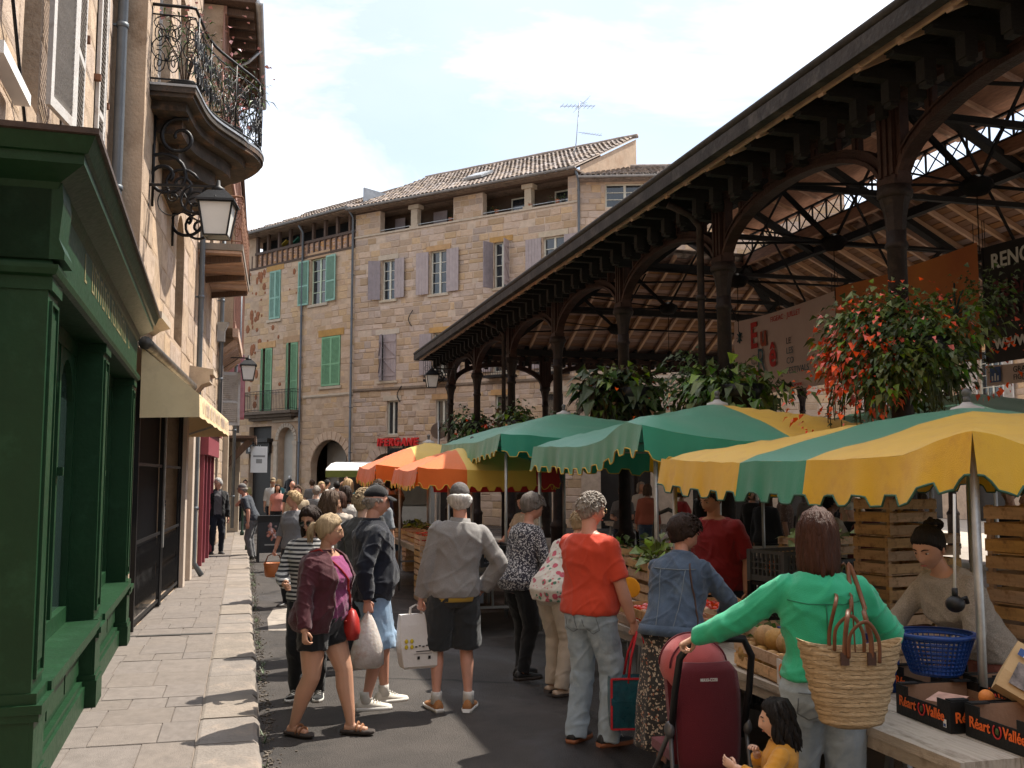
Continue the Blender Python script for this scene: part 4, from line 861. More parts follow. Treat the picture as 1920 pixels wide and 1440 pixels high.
# --- street lamp on a scrolled wall bracket
def lamp(name, label, loc, rz, arm, s=1.0, scroll=True):
    t = T(name, label, 'street lamp', loc, rz)
    m = MB(); m.bar((0, 0, -.35*s), (0, 0, .18*s), .03, .03); m.bar((0, 0, 0), (arm, 0, 0), .026, .03)
    if scroll:
        U, V = (1, 0, 0), (0, 0, 1)
        m.tube(spiral((arm*.35, 0, -.2), U, V, .17, .17, 0, 1, 24), .008, 5); m.tube(spiral((arm*.36, 0, -.14), U, V, .08, .02, 1, 1.5, 20), .008, 5)
        m.tube(spiral((arm*.68, 0, -.18), U, V, .19, .05, 1.9, 1.6, 30), .016, 6); m.tube(spiral((arm*.70, 0, -.26), U, V, .14, .04, 3.6, -1.5, 26), .014, 6); m.tube(spiral((arm*.88, 0, -.1), U, V, .12, .03, 0, 1.4, 20), .012, 6)
        m.tube([(arm*.5, 0, -.32), (arm*.75, 0, -.44), (arm*1.0, 0, -.42)], .012, 6)
    else: m.bar((0, 0, -.3), (arm*.6, 0, -.02), .014, .014)
    m.build('bracket', iron, t)
    L = ob('lantern', MB().mesh('lantern'), iron, t); L.location = (arm, 0, 0)
    b, tp, h = .135*s, .20*s, .40*s; zt = -.22*s; m = MB()
    c4 = [(-1, -1), (1, -1), (1, 1), (-1, 1)]
    for i in range(4):
        (x0, y0), (x1, y1) = c4[i], c4[(i+1) % 4]
        m.bar((x0*b, y0*b, zt-h), (x0*tp, y0*tp, zt), .016, .016); m.bar((x0*b, y0*b, zt-h), (x1*b, y1*b, zt-h), .018, .018); m.bar((x0*tp, y0*tp, zt), (x1*tp, y1*tp, zt), .022, .022)
    m.loft([[(x*r, y*r, z) for x, y in c4] for r, z in ((tp*1.16, zt), (tp*1.1, zt+.03), (tp*.55, zt+.15*s), (tp*.5, zt+.155*s))], True, sm=False)
    m.lathe([(tp*.42, zt+.155*s), (tp*.4, zt+.2*s), (tp*.15, zt+.23*s), (.02, zt+.3*s), (.012, .02)], 8)
    for i in range(8): a = i*math.pi/4; m.ball((tp*.95*math.cos(a), tp*.95*math.sin(a), zt+.045), .02*s, 5, 4)
    L.data = m.mesh('lantern'); L.data.materials.append(iron)
    g = MB(); e = .92
    for i in range(4):
        (x0, y0), (x1, y1) = c4[i], c4[(i+1) % 4]
        p = MB(); p.quad((x0*b*e, y0*b*e, zt-h), (x1*b*e, y1*b*e, zt-h), (x1*tp*e, y1*tp*e, zt), (x0*tp*e, y0*tp*e, zt)); p.build('pane', lampglass, L)
    return t
lamp('street_lamp', 'large black wall lantern with opal panes on a scrolled bracket under the bowed balcony', (-1.2, 12.45, 5.36), R(-8), .82)
lamp('street_lamp', 'small plain wall lantern on a straight bracket before the pink shutters', (-.62, 27.0, 4.98), 0, .66, .95, False)
# --- third house: little balcony, round arch, corner pipe
P4, Q4 = (-.93, 18.6), (-.72, 25.0); a4 = frame(P4, Q4); L4 = 6.4
H3 = T('small_balcony_house', 'narrow sandy house with a small wooden balcony and a half timbered top', 'building', (*P4, 0), a4)
op4 = [(.5, 1.6, .1, 3.0), (2.2, 5.8, .1, 3.1), (.8, 1.8, 4.1, 5.6, .5), (1.0, 2.0, 6.3, 8.2), (3.2, 4.2, 6.3, 8.2)]
facade(H3, L4, 0, 9.4, op4, mortarL); stones(H3, L4, 3.2, 9.3, op4, stoneL, (.34, .46), (.5, 1.0), .012, 80, .01, 25)
b = MB()
for q in op4: b.quad((q[0], .27, q[2]), (q[1], .27, q[2]), (q[1], .27, q[3]), (q[0], .27, q[3]))
b.build('dark_room', hollow, H3)
rdp = M('dark_red_shop_paint', (.23, .045, .06), .5, .15, 5, .1, 40)
m = MB()
for x in (2.25, 3.1, 4.2, 5.3): m.b2(x, x+.14, -.08, .1, .1, 2.6)
m.b2(2.2, 5.8, -.16, .1, 2.3, 2.75); m.b2(2.2, 5.8, -.22, 0, 2.76, 2.84); m.build('shop_frame', rdp, H3)
m = MB(); m.b2(2.3, 5.7, -.18, -.02, 2.85, 3.3); m.build('shop_sign_panel', whiteprint, H3)
m = MB(); m.b2(.2, 4.4, -.8, 0, 6.02, 6.14); m.build('balcony_edge', M('grey_wood', (.2, .17, .14), .85, .2, 5, .3, 40), H3)
brd = MB(); brd.b2(-.075, .075, -.78, 0, 0, .05); bme = brd.mesh('board'); bme.materials.append(rafterM)
for i in range(26): inst(bme, 'balcony_board', H3, (.3+.16*i, 0, 5.965+rnd.uniform(-.006, .006)))
m = MB(); [m.bar((x, -.76, 5.94), (x, 0, 5.85), .1, .12) for x in (.5, 2.3, 4.1)]; m.build('balcony_joists', timber, H3)
m = MB(); railing(m, [(.22, 0), (.22, -.77), (4.38, -.77), (4.38, 0)], 6.14, .9, .3); m.build('balcony_railing', M('rusty_iron', (0, 0, 0)), H3)
downpipe(H3, .05, .1, 9.2, y=-.1, r=.05); downpipe(H3, 6.2, 3.0, 9.2, y=-.12, r=.05, kick=False)
m = MB(); m.loft([[(6.12-e, -.2-e, z), (6.3+e, -.2-e, z), (6.3+e, -.02, z), (6.12-e, -.02, z)] for e, z in ((0, 5.1), (0, 5.35), (.08, 5.55), (.09, 5.56))], True, sm=False); m.build('rain_hopper', zinc, H3)
# half timbered top storey, jettied
def timbered(root, x0, x1, yj, z0, z1, rows=(), seed=0, mat=timber_pink, n=None):
    m = MB(); m.b2(x0, x1, yj, 0.0, z0, z1); m.build('plaster_wall', mortarL, root)
    n = n or int((x1-x0)/.42); me = MB(); me.b2(-.07, .07, yj-.03, yj-.001, 0, 1); ms = me.mesh('post'); ms.materials.append(mat)
    for i in range(n+1): inst(ms, 'timber_post', root, (x0+.07+(x1-x0-.14)*i/n, 0, z0+.16), (0, 0, 0), (rnd.uniform(.8, 1.2), 1, z1-z0-.32))
    m = MB(); m.b2(x0, x1, yj-.06, yj-.002, z0, z0+.16); m.b2(x0, x1, yj-.06, yj-.002, z1-.16, z1); m.build('beam', mat, root)
    m = MB(); r_ = random.Random(seed)
    for i in range(n): xx = x0+.1+(x1-x0-.2)*(i+.1)/n; m.bar((xx, yj-.012, z0+.2), (xx+(x1-x0)/n*.8, yj-.012, z1-.2), .022, .11, (0, 1, 0)) if i % 3 == seed % 3 else 0
    m.build('brace', mat, root)
timbered(H3, 0, L4, -.35, 8.4, 10.6, seed=1)
m = MB(); m.b2(-.2, L4-1.2, -.95, 1, 10.62, 10.72); m.build('eave_boards', timber, H3)
m = MB()
for i in range(11): m.bar((.1+.47*i, -.9, 10.5), (.1+.47*i, .2, 10.56), .08, .12)
m.build('rafter_tails', timber, H3)
m = MB(); m.tube([(-.2, -1.0, 10.62), (L4-1.2, -1.0, 10.62)], .07, 8); m.tube([(1.8, -1.0, 10.58), (1.8, -.75, 10.3), (1.8, -.42, 10.1), (1.8, -.42, 8.6)], .035, 8); m.build('gutter', zinc, H3)
# --- fourth house: jetty, pink shutter, arch, hanging sign
P5, Q5 = (-.72, 25.0), (-.40, 41); a5 = frame(P5, Q5); L5 = 16
H4 = T('jettied_house', 'half timbered house with a jettied floor, pink shutters and an arched passage', 'building', (*P5, 0), a5)
op5 = [(1.0, 2.0, 3.2, 4.6), (5.4, 6.6, 3.6, 5.4), (.8, 2.2, .1, 2.6), (6.2, 8.4, .1, 2.9, 1.0), (10, 12, .1, 2.8)]
facade(H4, L5, 0, 9.6, op5, mortarL); stones(H4, L5, .1, 5.2, op5, stoneL, (.3, .42), (.4, .8), .015, 110, .012, 27)
b = MB()
for q in op5: b.quad((q[0], .27, q[2]), (q[1], .27, q[2]), (q[1], .27, q[3]), (q[0], .27, q[3]))
b.build('dark_room', hollow, H4)
timbered(H4, .2, 4.6, -.36, 5.5, 9.6, seed=0, n=13); timbered(H4, 4.6, L5, -.20, 6.1, 9.6, seed=2, n=18)
m = MB(); m.b2(.15, 4.65, -.5, -.36, 5.28, 5.49); m.build('bressumer', rafterM, H4)
jo = MB(); jo.bar((0, -.44, 5.2), (0, -.02, 4.85), .09, .12); me = jo.mesh('jetty_bracket'); me.materials.append(rafterM)
for i in range(9): inst(me, 'jetty_bracket', H4, (.4+.5*i, 0, 0))
shutter(H4, 1.0, 3.2, 4.6, .5, R(170), shut_white, sgn=1); shutter(H4, 2.0, 3.2, 4.6, .5, R(100), shut_white, sgn=-1)
shutter(H4, 5.38, 3.6, 5.45, .52, R(93), shut_pink, 'plank', y=-.03); shutter(H4, 6.62, 3.6, 5.45, .52, R(92), M('deep_pink_shutter', (.30, .09, .11), .7, .15, 5, .2, 50), 'plank', sgn=-1, y=-.03)
downpipe(H4, 4.9, .1, 9.3, y=-.32, r=.05, kick=False); downpipe(H4, 9.0, 3.0, 9.3, y=-.30, r=.05, kick=False)
m = MB(); m.b2(4.7, 5.3, -.16, 0, .1, 3.1); m.build('stone_pier', dressed, H4); m = MB(); m.b2(8.5, 9.2, -.4, 0, .1, 3.0); m.build('stone_pier', dressed, H4)
m = MB(); m.b2(6.0, 9.4, -.9, 0, 3.02, 3.1); m.b2(6.0, 9.4, -.92, -.86, 2.9, 3.1); m.build('passage_canopy', timber, H4)
m = MB(); m.bar((6.2, -.05, 2.2), (6.2, -.75, 2.95), .16, .2); m.build('canopy_brace', timber, H4)
m = MB(); m.b2(-.1, L5+.3, -.44, 1, 9.62, 9.72); m.tube([(-.1, -.46, 9.66), (L5+.3, -.40, 9.66)], .06, 8); m.build('eave', timber, H4)
hs = T('hanging_sign', 'small white sign panel hanging from the passage canopy', 'sign', (.45, 33.5, 2.0), R(20)); m = MB(); m.b2(-.28, .28, -.02, .02, 0, .85); m.build('panel', whiteprint, hs); m = MB(); m.b2(-.2, .2, -.024, -.021, .5, .56); m.b2(-.1, .1, -.024, -.021, .3, .44); m.build('print', M('grey_print', (.25, .25, .24), .6, .1, 5, 0), hs); m = MB(); m.bar((-.2, 0, .85), (-.2, 0, 1.05), .012, .012); m.bar((.2, 0, .85), (.2, 0, 1.05), .012, .012); m.build('hanger', iron, hs)
# menu board, bollard posts
def aboard():
    t = T('menu_board', 'black folding menu board with a food picture standing on the road edge', 'sign', (.62, 22.8, 0), R(6))
    for sgn in (1, -1):
        m = MB(); mt = Matrix.Rotation(R(-9*sgn), 4, 'X') @ Matrix.Translation((0, 0, 0)); m.M = Matrix.Translation((0, -.12*sgn, 0)) @ Matrix.Rotation(R(-8*sgn), 4, 'X')
        m.b2(-.31, -.27, -.015, .015, 0, 1.02); m.b2(.27, .31, -.015, .015, 0, 1.02); m.b2(-.27, .27, -.015, .015, .98, 1.02); m.b2(-.27, .27, -.015, .015, .2, .24); m.b2(-.27, .27, -.006, .006, .24, .98); m.build('panel', M('black_board_paint', (.02, .022, .024), .6, .2, 5, .1, 40), t)
        if sgn == 1:
            q = MB(); q.M = m.M
            for i in range(26): q.tint = rnd.random(); q.ball((rnd.gauss(0, .08), -.009, .64+rnd.gauss(0, .09)), (rnd.uniform(.02, .05), .003, rnd.uniform(.02, .05)), 7, 4)
            q.build('picture', M('food_print', (.42, .22, .19), .6, .4, 9, 0, rnd_=.5), t)
            q = MB(); q.M = m.M; q.b2(-.16, .16, -.011, -.0065, .36, .39); q.b2(-.12, .12, -.011, -.0065, .88, .92); q.build('writing', M('grey_print', (0, 0, 0)), t)
aboard()
def bollard(x, y, lb):
    t = T('bollard', lb, 'bollard', (x, y, PZ if x < .2 else 0), 0, 'green iron bollards along the kerb'); m = MB()
    m.lathe([(.06, 0), (.06, .1), (.035, .14), (.032, .85), (.045, .87), (.045, .9), (.03, .92), (.035, .96), (.02, 1.0)], 10); m.build('post', iron_green, t)
bollard(.12, 25.2, 'dark green bollard behind the menu board'); bollard(-.02, 31.5, 'dark green bollard standing farthest up the pavement')
rs = T('road_sign', 'back of a round metal road sign on a post above the orange parasol', 'sign', (5.45, 28.6, 0), R(-10))
m = MB(); m.tube([(0, 0, 0), (0, 0, 3.5)], .035, 8); m.build('post', steelM, rs); m = MB(); m.M = Matrix.Translation((0, .05, 3.2)) @ Matrix.Rotation(R(90), 4, 'X'); m.lathe([(.02, -.012), (.235, -.012), (.24, 0), (.235, .012), (.02, .012)], 28, sm=False); m.build('disc', M('sign_back', (.20, .15, .12), .6, .2, 3, .1, 30, metal=.3), rs)

# unseen houses added behind the camera to darken the surfaces facing it
for nm, lb, x0, y0, x1, y1, hh in (('unseen_house', 'unseen sandy house added behind the camera on the left to shade the shop front', -7, -16, -1.35, 1.0, 11), ('unseen_house', 'unseen stone house added behind the camera to cut light on the shop end', -8, -34, 16, -26, 13)):
    b = T(nm, lb, 'building', ((x0+x1)/2, (y0+y1)/2, 0)); W_, D_ = (x1-x0)/2, (y1-y0)/2
    m = MB(); m.b2(-W_, W_, -D_, D_, 0, hh); m.build('wall', mortarL, b); m = MB(); m.loft([[(-W_-.3, -D_-.3, hh+.01), (W_+.3, -D_-.3, hh+.01), (W_+.3, D_+.3, hh+.01), (-W_-.3, D_+.3, hh+.01)], [(-W_*.2, -D_*.6, hh+2), (W_*.2, -D_*.6, hh+2), (W_*.2, D_*.6, hh+2), (-W_*.2, D_*.6, hh+2)]], True, sm=False); m.build('roof', tileM, b)
    for i in range(6):
        for z in (4, 7.5):
            p = MB(); (p.b2(W_-.1, W_+.03, -D_+1.5+2.5*i, -D_+2.5+2.5*i, z, z+1.8) if x1 < 0 else p.b2(-W_+1.5+3.6*i, -W_+2.7+3.6*i, D_-.1, D_+.03, z, z+1.8)); p.build('window', glass, b)
# ---------------- iron market hall ----------------
HX0, HX1 = 6.0, 18.0; BAY = 3.58; YC = [29.6-BAY*k for k in range(10)]; YE = 29.6
HO = Vector((12, 15, 0))
H = T('market_hall', 'open market hall with brown iron arcades, plank ceiling and deep bracketed eaves', 'hall', HO)
def hb(m, name, mat, parent=None): m.v = [(p[0]-HO.x, p[1]-HO.y, p[2]) for p in m.v]; return m.build(name, mat, parent or H)
SL = .49; EZ = 5.55; EX0, EX1, EY = 5.17, 18.83, 30.46; YN = -3.6
LX0, LX1 = 10.3, 13.7; LZ = EZ+SL*(EX1-LX1)       # lantern springing
# columns (local to each column) --------------------------------------------------
def column_proto():
    m = MB(); m.lathe([(.17, 0), (.17, .12), (.15, .14), (.15, .85), (.165, .87), (.165, .92), (.12, .98), (.105, 1.05), (.098, 2.4), (.09, 4.02), (.10, 4.03), (.112, 4.06), (.10, 4.09), (.092, 4.10), (.094, 4.2)], 16)
    m.lathe([(.094, 4.2), (.10, 4.32), (.125, 4.45), (.15, 4.52)], 8, sm=False); m.lathe([(.15, 4.52), (.165, 4.54), (.17, 4.57), (.165, 4.60), (.155, 4.61), (.155, 4.64)], 16)
    return m.mesh('column')
def post_proto():
    m = MB(); m.b2(-.075, .075, -.12, .12, 4.64, 5.62); m.b2(-.10, .10, -.14, .14, 4.64, 4.72); m.b2(-.09, .09, -.135, .135, 5.5, 5.619)
    for y in (-.09, 0, .09): m.b2(-.095, -.0755, y-.022, y+.022, 4.74, 5.49); m.b2(.0755, .095, y-.022, y+.022, 4.74, 5.49)
    return m.mesh('column_post')
colm = column_proto(); colm.materials.append(castdark); pom = post_proto(); pom.materials.append(castM)
def arch_proto(span, along='y'):
    hs = span/2-.12; m = MB(); k = 18; rise = .60; z0 = 4.66; f = lambda t: (-hs*math.cos(t), z0+rise*math.sin(t))
    A = lambda u, x, z: (x, u, z)
    def sec(m, off, hw, hh, t0=0, t1=math.pi):
        rings = []
        for i in range(k+1):
            t = t0+(t1-t0)*i/k; u, z = f(t); nx, nz = -math.cos(t)*rise, math.sin(t)*hs; q = math.hypot(nx, nz); nx, nz = nx/q, nz/q; u += nx*off; z += nz*off
            rings.append([A(u-nx*hh, -hw, z-nz*hh), A(u-nx*hh, hw, z-nz*hh), A(u+nx*hh, hw, z+nz*hh), A(u+nx*hh, -hw, z+nz*hh)])
        m.loft(rings, True, sm=False)
    sec(m, .0, .075, .022); sec(m, .055, .035, .045); sec(m, .105, .055, .012)
    m.b2(-.06, .06, -span/2+.12, span/2-.12, 5.44, 5.50); m.b2(-.085, .085, -span/2+.12, span/2-.12, 5.501, 5.56)
    for u in (-1.22, -.84, -.46, -.12, .12, .46, .84, 1.22):
        uu = u*hs/1.67; t = math.acos(max(-1, min(1, -uu/hs))); z = f(t)[1]+.09
        if 5.44-z > .03: m.b2(-.05, .05, uu-.03, uu+.03, z, 5.441); m.b2(-.03, .03, uu-.055, uu-.0301, z, 5.42); m.b2(-.03, .03, uu+.0301, uu+.055, z, 5.42)
    for s in (-1, 1): m.b2(-.05, .05, s*(hs-.03)-.03, s*(hs-.03)+.03, 4.8, 5.44)
    return m.mesh('arch')
arm_ = arch_proto(BAY); arm_.materials.append(castM)
for k, y in enumerate(YC):
    for x in (HX0, HX1):
        if x > 10 and y < 2: continue
        inst(colm, 'column', H, (x-HO.x, y-HO.y, 0)); inst(pom, 'column_post', H, (x-HO.x, y-HO.y, 0))
        if k < len(YC)-1: inst(arm_, 'arch', H, (x-HO.x, y-BAY/2-HO.y, 0))
for i in range(1, 4):
    x = HX0+3.0*i; inst(colm, 'column', H, (x-HO.x, YE-HO.y, 0)); inst(pom, 'column_post', H, (x-HO.x, YE-HO.y, 0), (0, 0, R(90)))
arE = arch_proto(3.0); arE.materials.append(castM)
for i in range(4): inst(arE, 'arch', H, (HX0+1.5+3*i-HO.x, YE-HO.y, 0), (0, 0, R(90)))
# wall plates / purlins
m = MB(); m.b2(HX0-.13, HX0+.13, YN, YE+.1, 5.622, 5.84); m.b2(HX1-.13, HX1+.13, YN, YE+.1, 5.622, 5.80); m.b2(HX0+.13, HX1-.13, YE-.13, YE+.13, 5.622, 5.80); hb(m, 'wall_plate', blackwood)
zr = lambda x: EZ+SL*(min(x-EX0, EX1-x))
m = MB()
for x in (8.1, 9.9, 14.1, 15.9): m.b2(x-.08, x+.08, YN, (EY-(min(x-EX0, EX1-x)))-.1, zr(x)-.30, zr(x)-.12)
for q in (2.9, 4.9): z = EZ+SL*q; m.b2(EX0+q+.2, EX1-q-.2, EY-q-.08, EY-q+.08, z-.30, z-.12)
hb(m, 'purlins', blackwood)
# roof planks (underside), rafters, outer skin
pk = MB(); pk.b2(-.5, .5, -.5, .5, 0, .022); pkm = pk.mesh('plank'); pkm.materials.append(plankM)
cs, sn = 1/math.hypot(1, SL), SL/math.hypot(1, SL); ga = math.atan(SL); pw = .185
n = int((LX1 and (EX1-LX1))/(pw*cs))
for i in range(n):
    q = (i+.5)*pw*cs; z = EZ+SL*q
    yhi = EY-q
    for (ya, yb) in ((YN, 3.5), (3.5, 12.4), (12.4, 21.3), (21.3, yhi)):
        if yb-ya < .1: continue
        inst(pkm, 'plank', H, (EX1-q-HO.x, (ya+yb)/2-HO.y, z+rnd.uniform(-.004, .004)), (0, ga+rnd.uniform(-.01, .01), 0), (pw-.020, yb-ya-.01, 1))
    inst(pkm, 'plank', H, (EX0+q-HO.x, (YN+yhi)/2-HO.y, z+rnd.uniform(-.003, .003)), (0, -ga, 0), (pw-.020, yhi-YN, 1))
    inst(pkm, 'plank', H, (0, EY-q-HO.y, z+rnd.uniform(-.004, .004)), (-ga+rnd.uniform(-.01, .01), 0, 0), (EX1-EX0-2*q+.04, pw-.020, 1))
rf = MB(); rf.b2(-.5, .5, -.04, .04, -.10, 0); rfm = rf.mesh('rafter'); rfm.materials.append(rafterM); Lr = (EX1-LX1)/cs
y = YN+.3
while y < EY-.3:
    ln = min(EX1-LX1, EY-y)/cs
    for s in (1, -1):
        cx = (EX1-ln*cs/2) if s > 0 else (EX0+ln*cs/2); inst(rfm, 'rafter', H, (cx-HO.x, y-HO.y, EZ+SL*ln*cs/2-.004), (0, ga*s, 0), (ln, 1, 1))
    y += .60
x = EX0+.35
while x < EX1-.2:
    ln = min(EX1-LX1, min(x-EX0, EX1-x))/cs; inst(rfm, 'rafter', H, (x-HO.x, EY-ln*cs/2-HO.y, EZ+SL*ln*cs/2-.004), (0, ga, R(90)), (ln, 1, 1)); x += .6
m = MB()
P = lambda q, s, y: ((EX1-q) if s > 0 else (EX0+q), y, EZ+SL*q+.05)
Q = EX1-LX1
for s in (1, -1): m.quad(P(-.05, s, YN), P(-.05, s, EY+.05), P(Q, s, EY-Q), P(Q, s, YN)); m.quad(*[(p[0], p[1], p[2]+.1) for p in (P(-.05, s, YN), P(-.05, s, EY+.05), P(Q, s, EY-Q), P(Q, s, YN))])
m.quad((EX0-.05, EY+.05, EZ+.03), (EX1+.05, EY+.05, EZ+.03), (LX1, EY-Q, LZ+.05), (LX0, EY-Q, LZ+.05)); m.quad((EX0-.05, EY+.05, EZ+.13), (EX1+.05, EY+.05, EZ+.13), (LX1, EY-Q, LZ+.15), (LX0, EY-Q, LZ+.15))
hb(m, 'roof', tileM)
# gutter and weathered fascia
m = MB()
for a, b, up in (((EX0-.10, YN, EZ+.0), (EX0-.10, EY+.1, EZ+.0), 0), ((EX0-.1, EY+.1, EZ), (EX1+.1, EY+.1, EZ), 0), ((EX1+.1, YN, EZ), (EX1+.1, EY+.1, EZ), 0)):
    m.bar(a, b, .11, .15)
hb(m, 'gutter', M('sooty_gutter', (.028, .024, .022), .7, .5, 3, .4, 20, stain=(.07, .062, .056), ss=3.5, spec=.25))
m = MB(); m.bar((EX0+.04, YN, EZ-.045), (EX0+.04, EY, EZ-.045), .03, .05); m.bar((EX0, EY-.04, EZ-.045), (EX1, EY-.04, EZ-.045), .05, .03); hb(m, 'eave_batten', rafterM)
m = MB(); m.tube([(EX0-.12, YN, EZ+.13), (EX0-.12, EY+.1, EZ+.13)], .05, 8); hb(m, 'eave_tiles', M('dark_eave_tile', (.03, .026, .023), .9, .4, 6, .4, 30))
# bracket tails under the near and end eaves
bt = MB(); bt.b2(-.74, .25, -.055, .055, -.06, .06); bt.box((-.70, 0, .02), (.12, .118, .10)); bt.b2(-.45, -.33, -.058, .058, -.26, -.061); bt.b2(-.43, -.35, -.05, .05, -.30, -.26); bt.bar((-.62, 0, .05), (.1, 0, .36), .10, .10, (0, 1, 0))
bt.b2(-.16, .06, -.06, .06, -.2, -.061)
btm = bt.mesh('eave_bracket'); btm.materials.append(blackwood); y = YN+.2
while y < EY-.2: inst(btm, 'eave_bracket', H, (HX0-HO.x, y-HO.y, 5.50+rnd.uniform(-.008, .008)), (0, 0, rnd.uniform(-.02, .02))); y += .5
x = HX0
while x < HX1+.1: inst(btm, 'eave_bracket', H, (x-HO.x, YE-HO.y, 5.5), (0, 0, R(-90))); x += .6
# trusses
def truss(y):
    m = MB()
    for s in (1, -1):
        X = lambda q: (EX1-q) if s > 0 else (EX0+q)
        m.bar((X(1.2), y, zr(X(1.2))-.42), (12.0, y, EZ+SL*7.0-.20), .13, .20, (0, 1, 0))
    for xx in (10.0, 14.0):
        e = 6 if xx < 12 else 18; m.tube([(e, y, 5.72), (xx, y, 6.0)], .022, 6); m.bar((xx, y, 6.0), (xx+(-1.2 if xx < 12 else 1.2), y, zr(xx+(-1.2 if xx < 12 else 1.2))-.3), .07, .07, (0, 1, 0)); m.bar((xx, y, 6.0), (xx+(1.3 if xx < 12 else -1.3), y, 8.3), .04, .04, (0, 1, 0))
        m.tube([(xx, y, 6.0), (xx, y, 4.9)], .008, 5); m.tube([(xx, y, 6.0), (6.9 if xx < 12 else 17.1, y, 6.25)], .016, 5)
    m.tube([(10, y, 6.0), (14, y, 6.0)], .026, 6); m.b2(8.4, 15.6, y-.05, y+.05, 6.9, 7.0)
    hb(m, 'truss', blackwood)
    for xx in (10.0, 14.0): m = MB(); m.lathe([(.02, -.16), (.15, -.13), (.24, -.02), (.22, .06), (.1, .13), (.03, .15)], 10, (xx, y, 6.0)); hb(m, 'truss_node', blackwood)
for y in YC[1:-2]: truss(y)
for s, xe in ((1, 18.0), (-1, 6.0)): m = MB(); m.bar((xe, YE, 5.75), (LX1 if s > 0 else LX0, EY-Q, LZ-.2), .14, .2, (0, 1, 0)); hb(m, 'hip_rafter', blackwood)
for y in YC[2:-2]:
    for xe, xm in ((6, 8.1), (18, 15.9)): m = MB(); m.bar((xe, y, 5.0), (xm, y+.0, zr(xm)-.35), .09, .12, (0, 1, 0)); hb(m, 'brace', blackwood)
# lantern: lattice girder, roof
m = MB(); yl = EY-Q
for x in (LX0, LX1):
    m.bar((x, YN, LZ-.06), (x, yl, LZ-.06), .14, .26, m=1)
    for z in (LZ+.09, LZ+.62): m.bar((x, YN, z), (x, yl, z), .06, .05)
    y = YN
    while y < yl-.3:
        m.bar((x, y, LZ+.1), (x, y, LZ+.62), .035, .035); m.bar((x, y, LZ+.1), (x, y+.62, LZ+.62), .022, .022); m.bar((x, y+.62, LZ+.1), (x, y, LZ+.62), .022, .022); y += .62
hb(m, 'lattice_girder', [blackwood, plankM])
for y in [YN+1.2*i for i in range(25)]:
    if y < yl:
        for s_ in (1, -1): m = MB(); m.bar((12+s_*2.0, y, LZ+.66), (12+s_*.03, y, LZ+1.36), .07, .09, (0, 1, 0)); hb(m, 'lantern_rafter', rafterM)
m = MB()
for i in range(11):
    for s in (1, -1):
        a, b = 12+s*(2.1-.19*i), 12+s*(2.1-.19*(i+1)-.0)+s*.008; za, zb = LZ+.72+.064*i*1.1, LZ+.72+.064*(i+1)*1.1
        m.add([(a, YN, za), (b, YN, zb), (b, yl+.3, zb), (a, yl+.3, za), (a, YN, za+.03), (b, YN, zb+.03), (b, yl+.3, zb+.03), (a, yl+.3, za+.03)], [(0, 1, 2, 3), (7, 6, 5, 4), (0, 4, 5, 1), (2, 6, 7, 3), (1, 5, 6, 2), (3, 7, 4, 0)])
hb(m, 'lantern_roof', plankM)
for yy in (22.2, 11.85):
    m = MB(); m.tube([(5.75, yy, .0), (5.75, yy, 5.15), (5.62, yy, 5.3), (5.3, yy, 5.42)], .05, 8)
    for z in (1.5, 3.0, 4.2): m.lathe([(.056, -.03), (.07, -.02), (.07, .02), (.056, .03)], 10, (5.75, yy, z))
    hb(m, 'downpipe', castdark)
# ---------------- hanging baskets round the columns ----------------
def basket(k, lb, rad, zc_, leaves, petals, n=700, seed=1, dx=0, dy=0, ls=.13):
    y = YC[k]; t = T('hanging_basket', lb, 'flower basket', (HX0+dx, y+dy, zc_), 0, 'flower baskets on the hall columns')
    m = MB()
    for s in (-1, 1): m.lathe([(.10, -.28), (.24, -.1), (.29, .05), (.27, .05), (.2, -.05)], 14, (0, s*.42, 0)); m.bar((-.06, s*.42, .03), (-.06, s*.05, .1), .025, .025)
    m.build('trough', plastic_bk, t)
    for j, (mat, fr, nm) in enumerate(leaves):
        f = leafball(int(n*fr), rad, ls*(.85+.3*j), seed+j, .35, .5, .62, 9); o = f.build(nm, mat, t); o.location = (rnd.uniform(-.05, .05), rnd.uniform(-.25, .25)*rad[1], rnd.uniform(-.06, .1))
    for j, (mat, c, s) in enumerate(petals):
        f = leafball(c, (rad[0]*1.22, rad[1]*1.1, rad[2]*1.1), s, seed+20+j, .8, .5, .95, 9); o = f.build('blossom', mat, t); o.location = (0, 0, -.12); o['kind'] = 'stuff'
    return t
b7 = basket(6, 'largest hanging basket, overflowing with coral begonias, on the nearest column', (.58, .80, .58), 3.06, ((leafD, .9, 'dark_foliage'), (leafM, .5, 'trailing_foliage'), (leafL, .30, 'variegated_foliage')), ((petalR, 700, .05),), 3000, 61, -.05, .10, .075)
f = leafball(260, (.25, .3, .5), .13, 93, .3, .9, .22, 5); o = f.build('begonia_leaves', leafM, b7); o.location = (-.35, -.1, -.05)
f = leafball(330, (.3, .32, .42), .07, 94, .4, .5, .8, 6); o = f.build('variegated_ivy', leafL, b7); o.location = (-.1, -.62, -.1)
f = leafball(420, (.26, .55, .42), .065, 95, .5, .7, .9, 9); o = f.build('begonia_blossom', petalR, b7); o.location = (-.40, .05, -.16); o['kind'] = 'stuff'
m = MB()
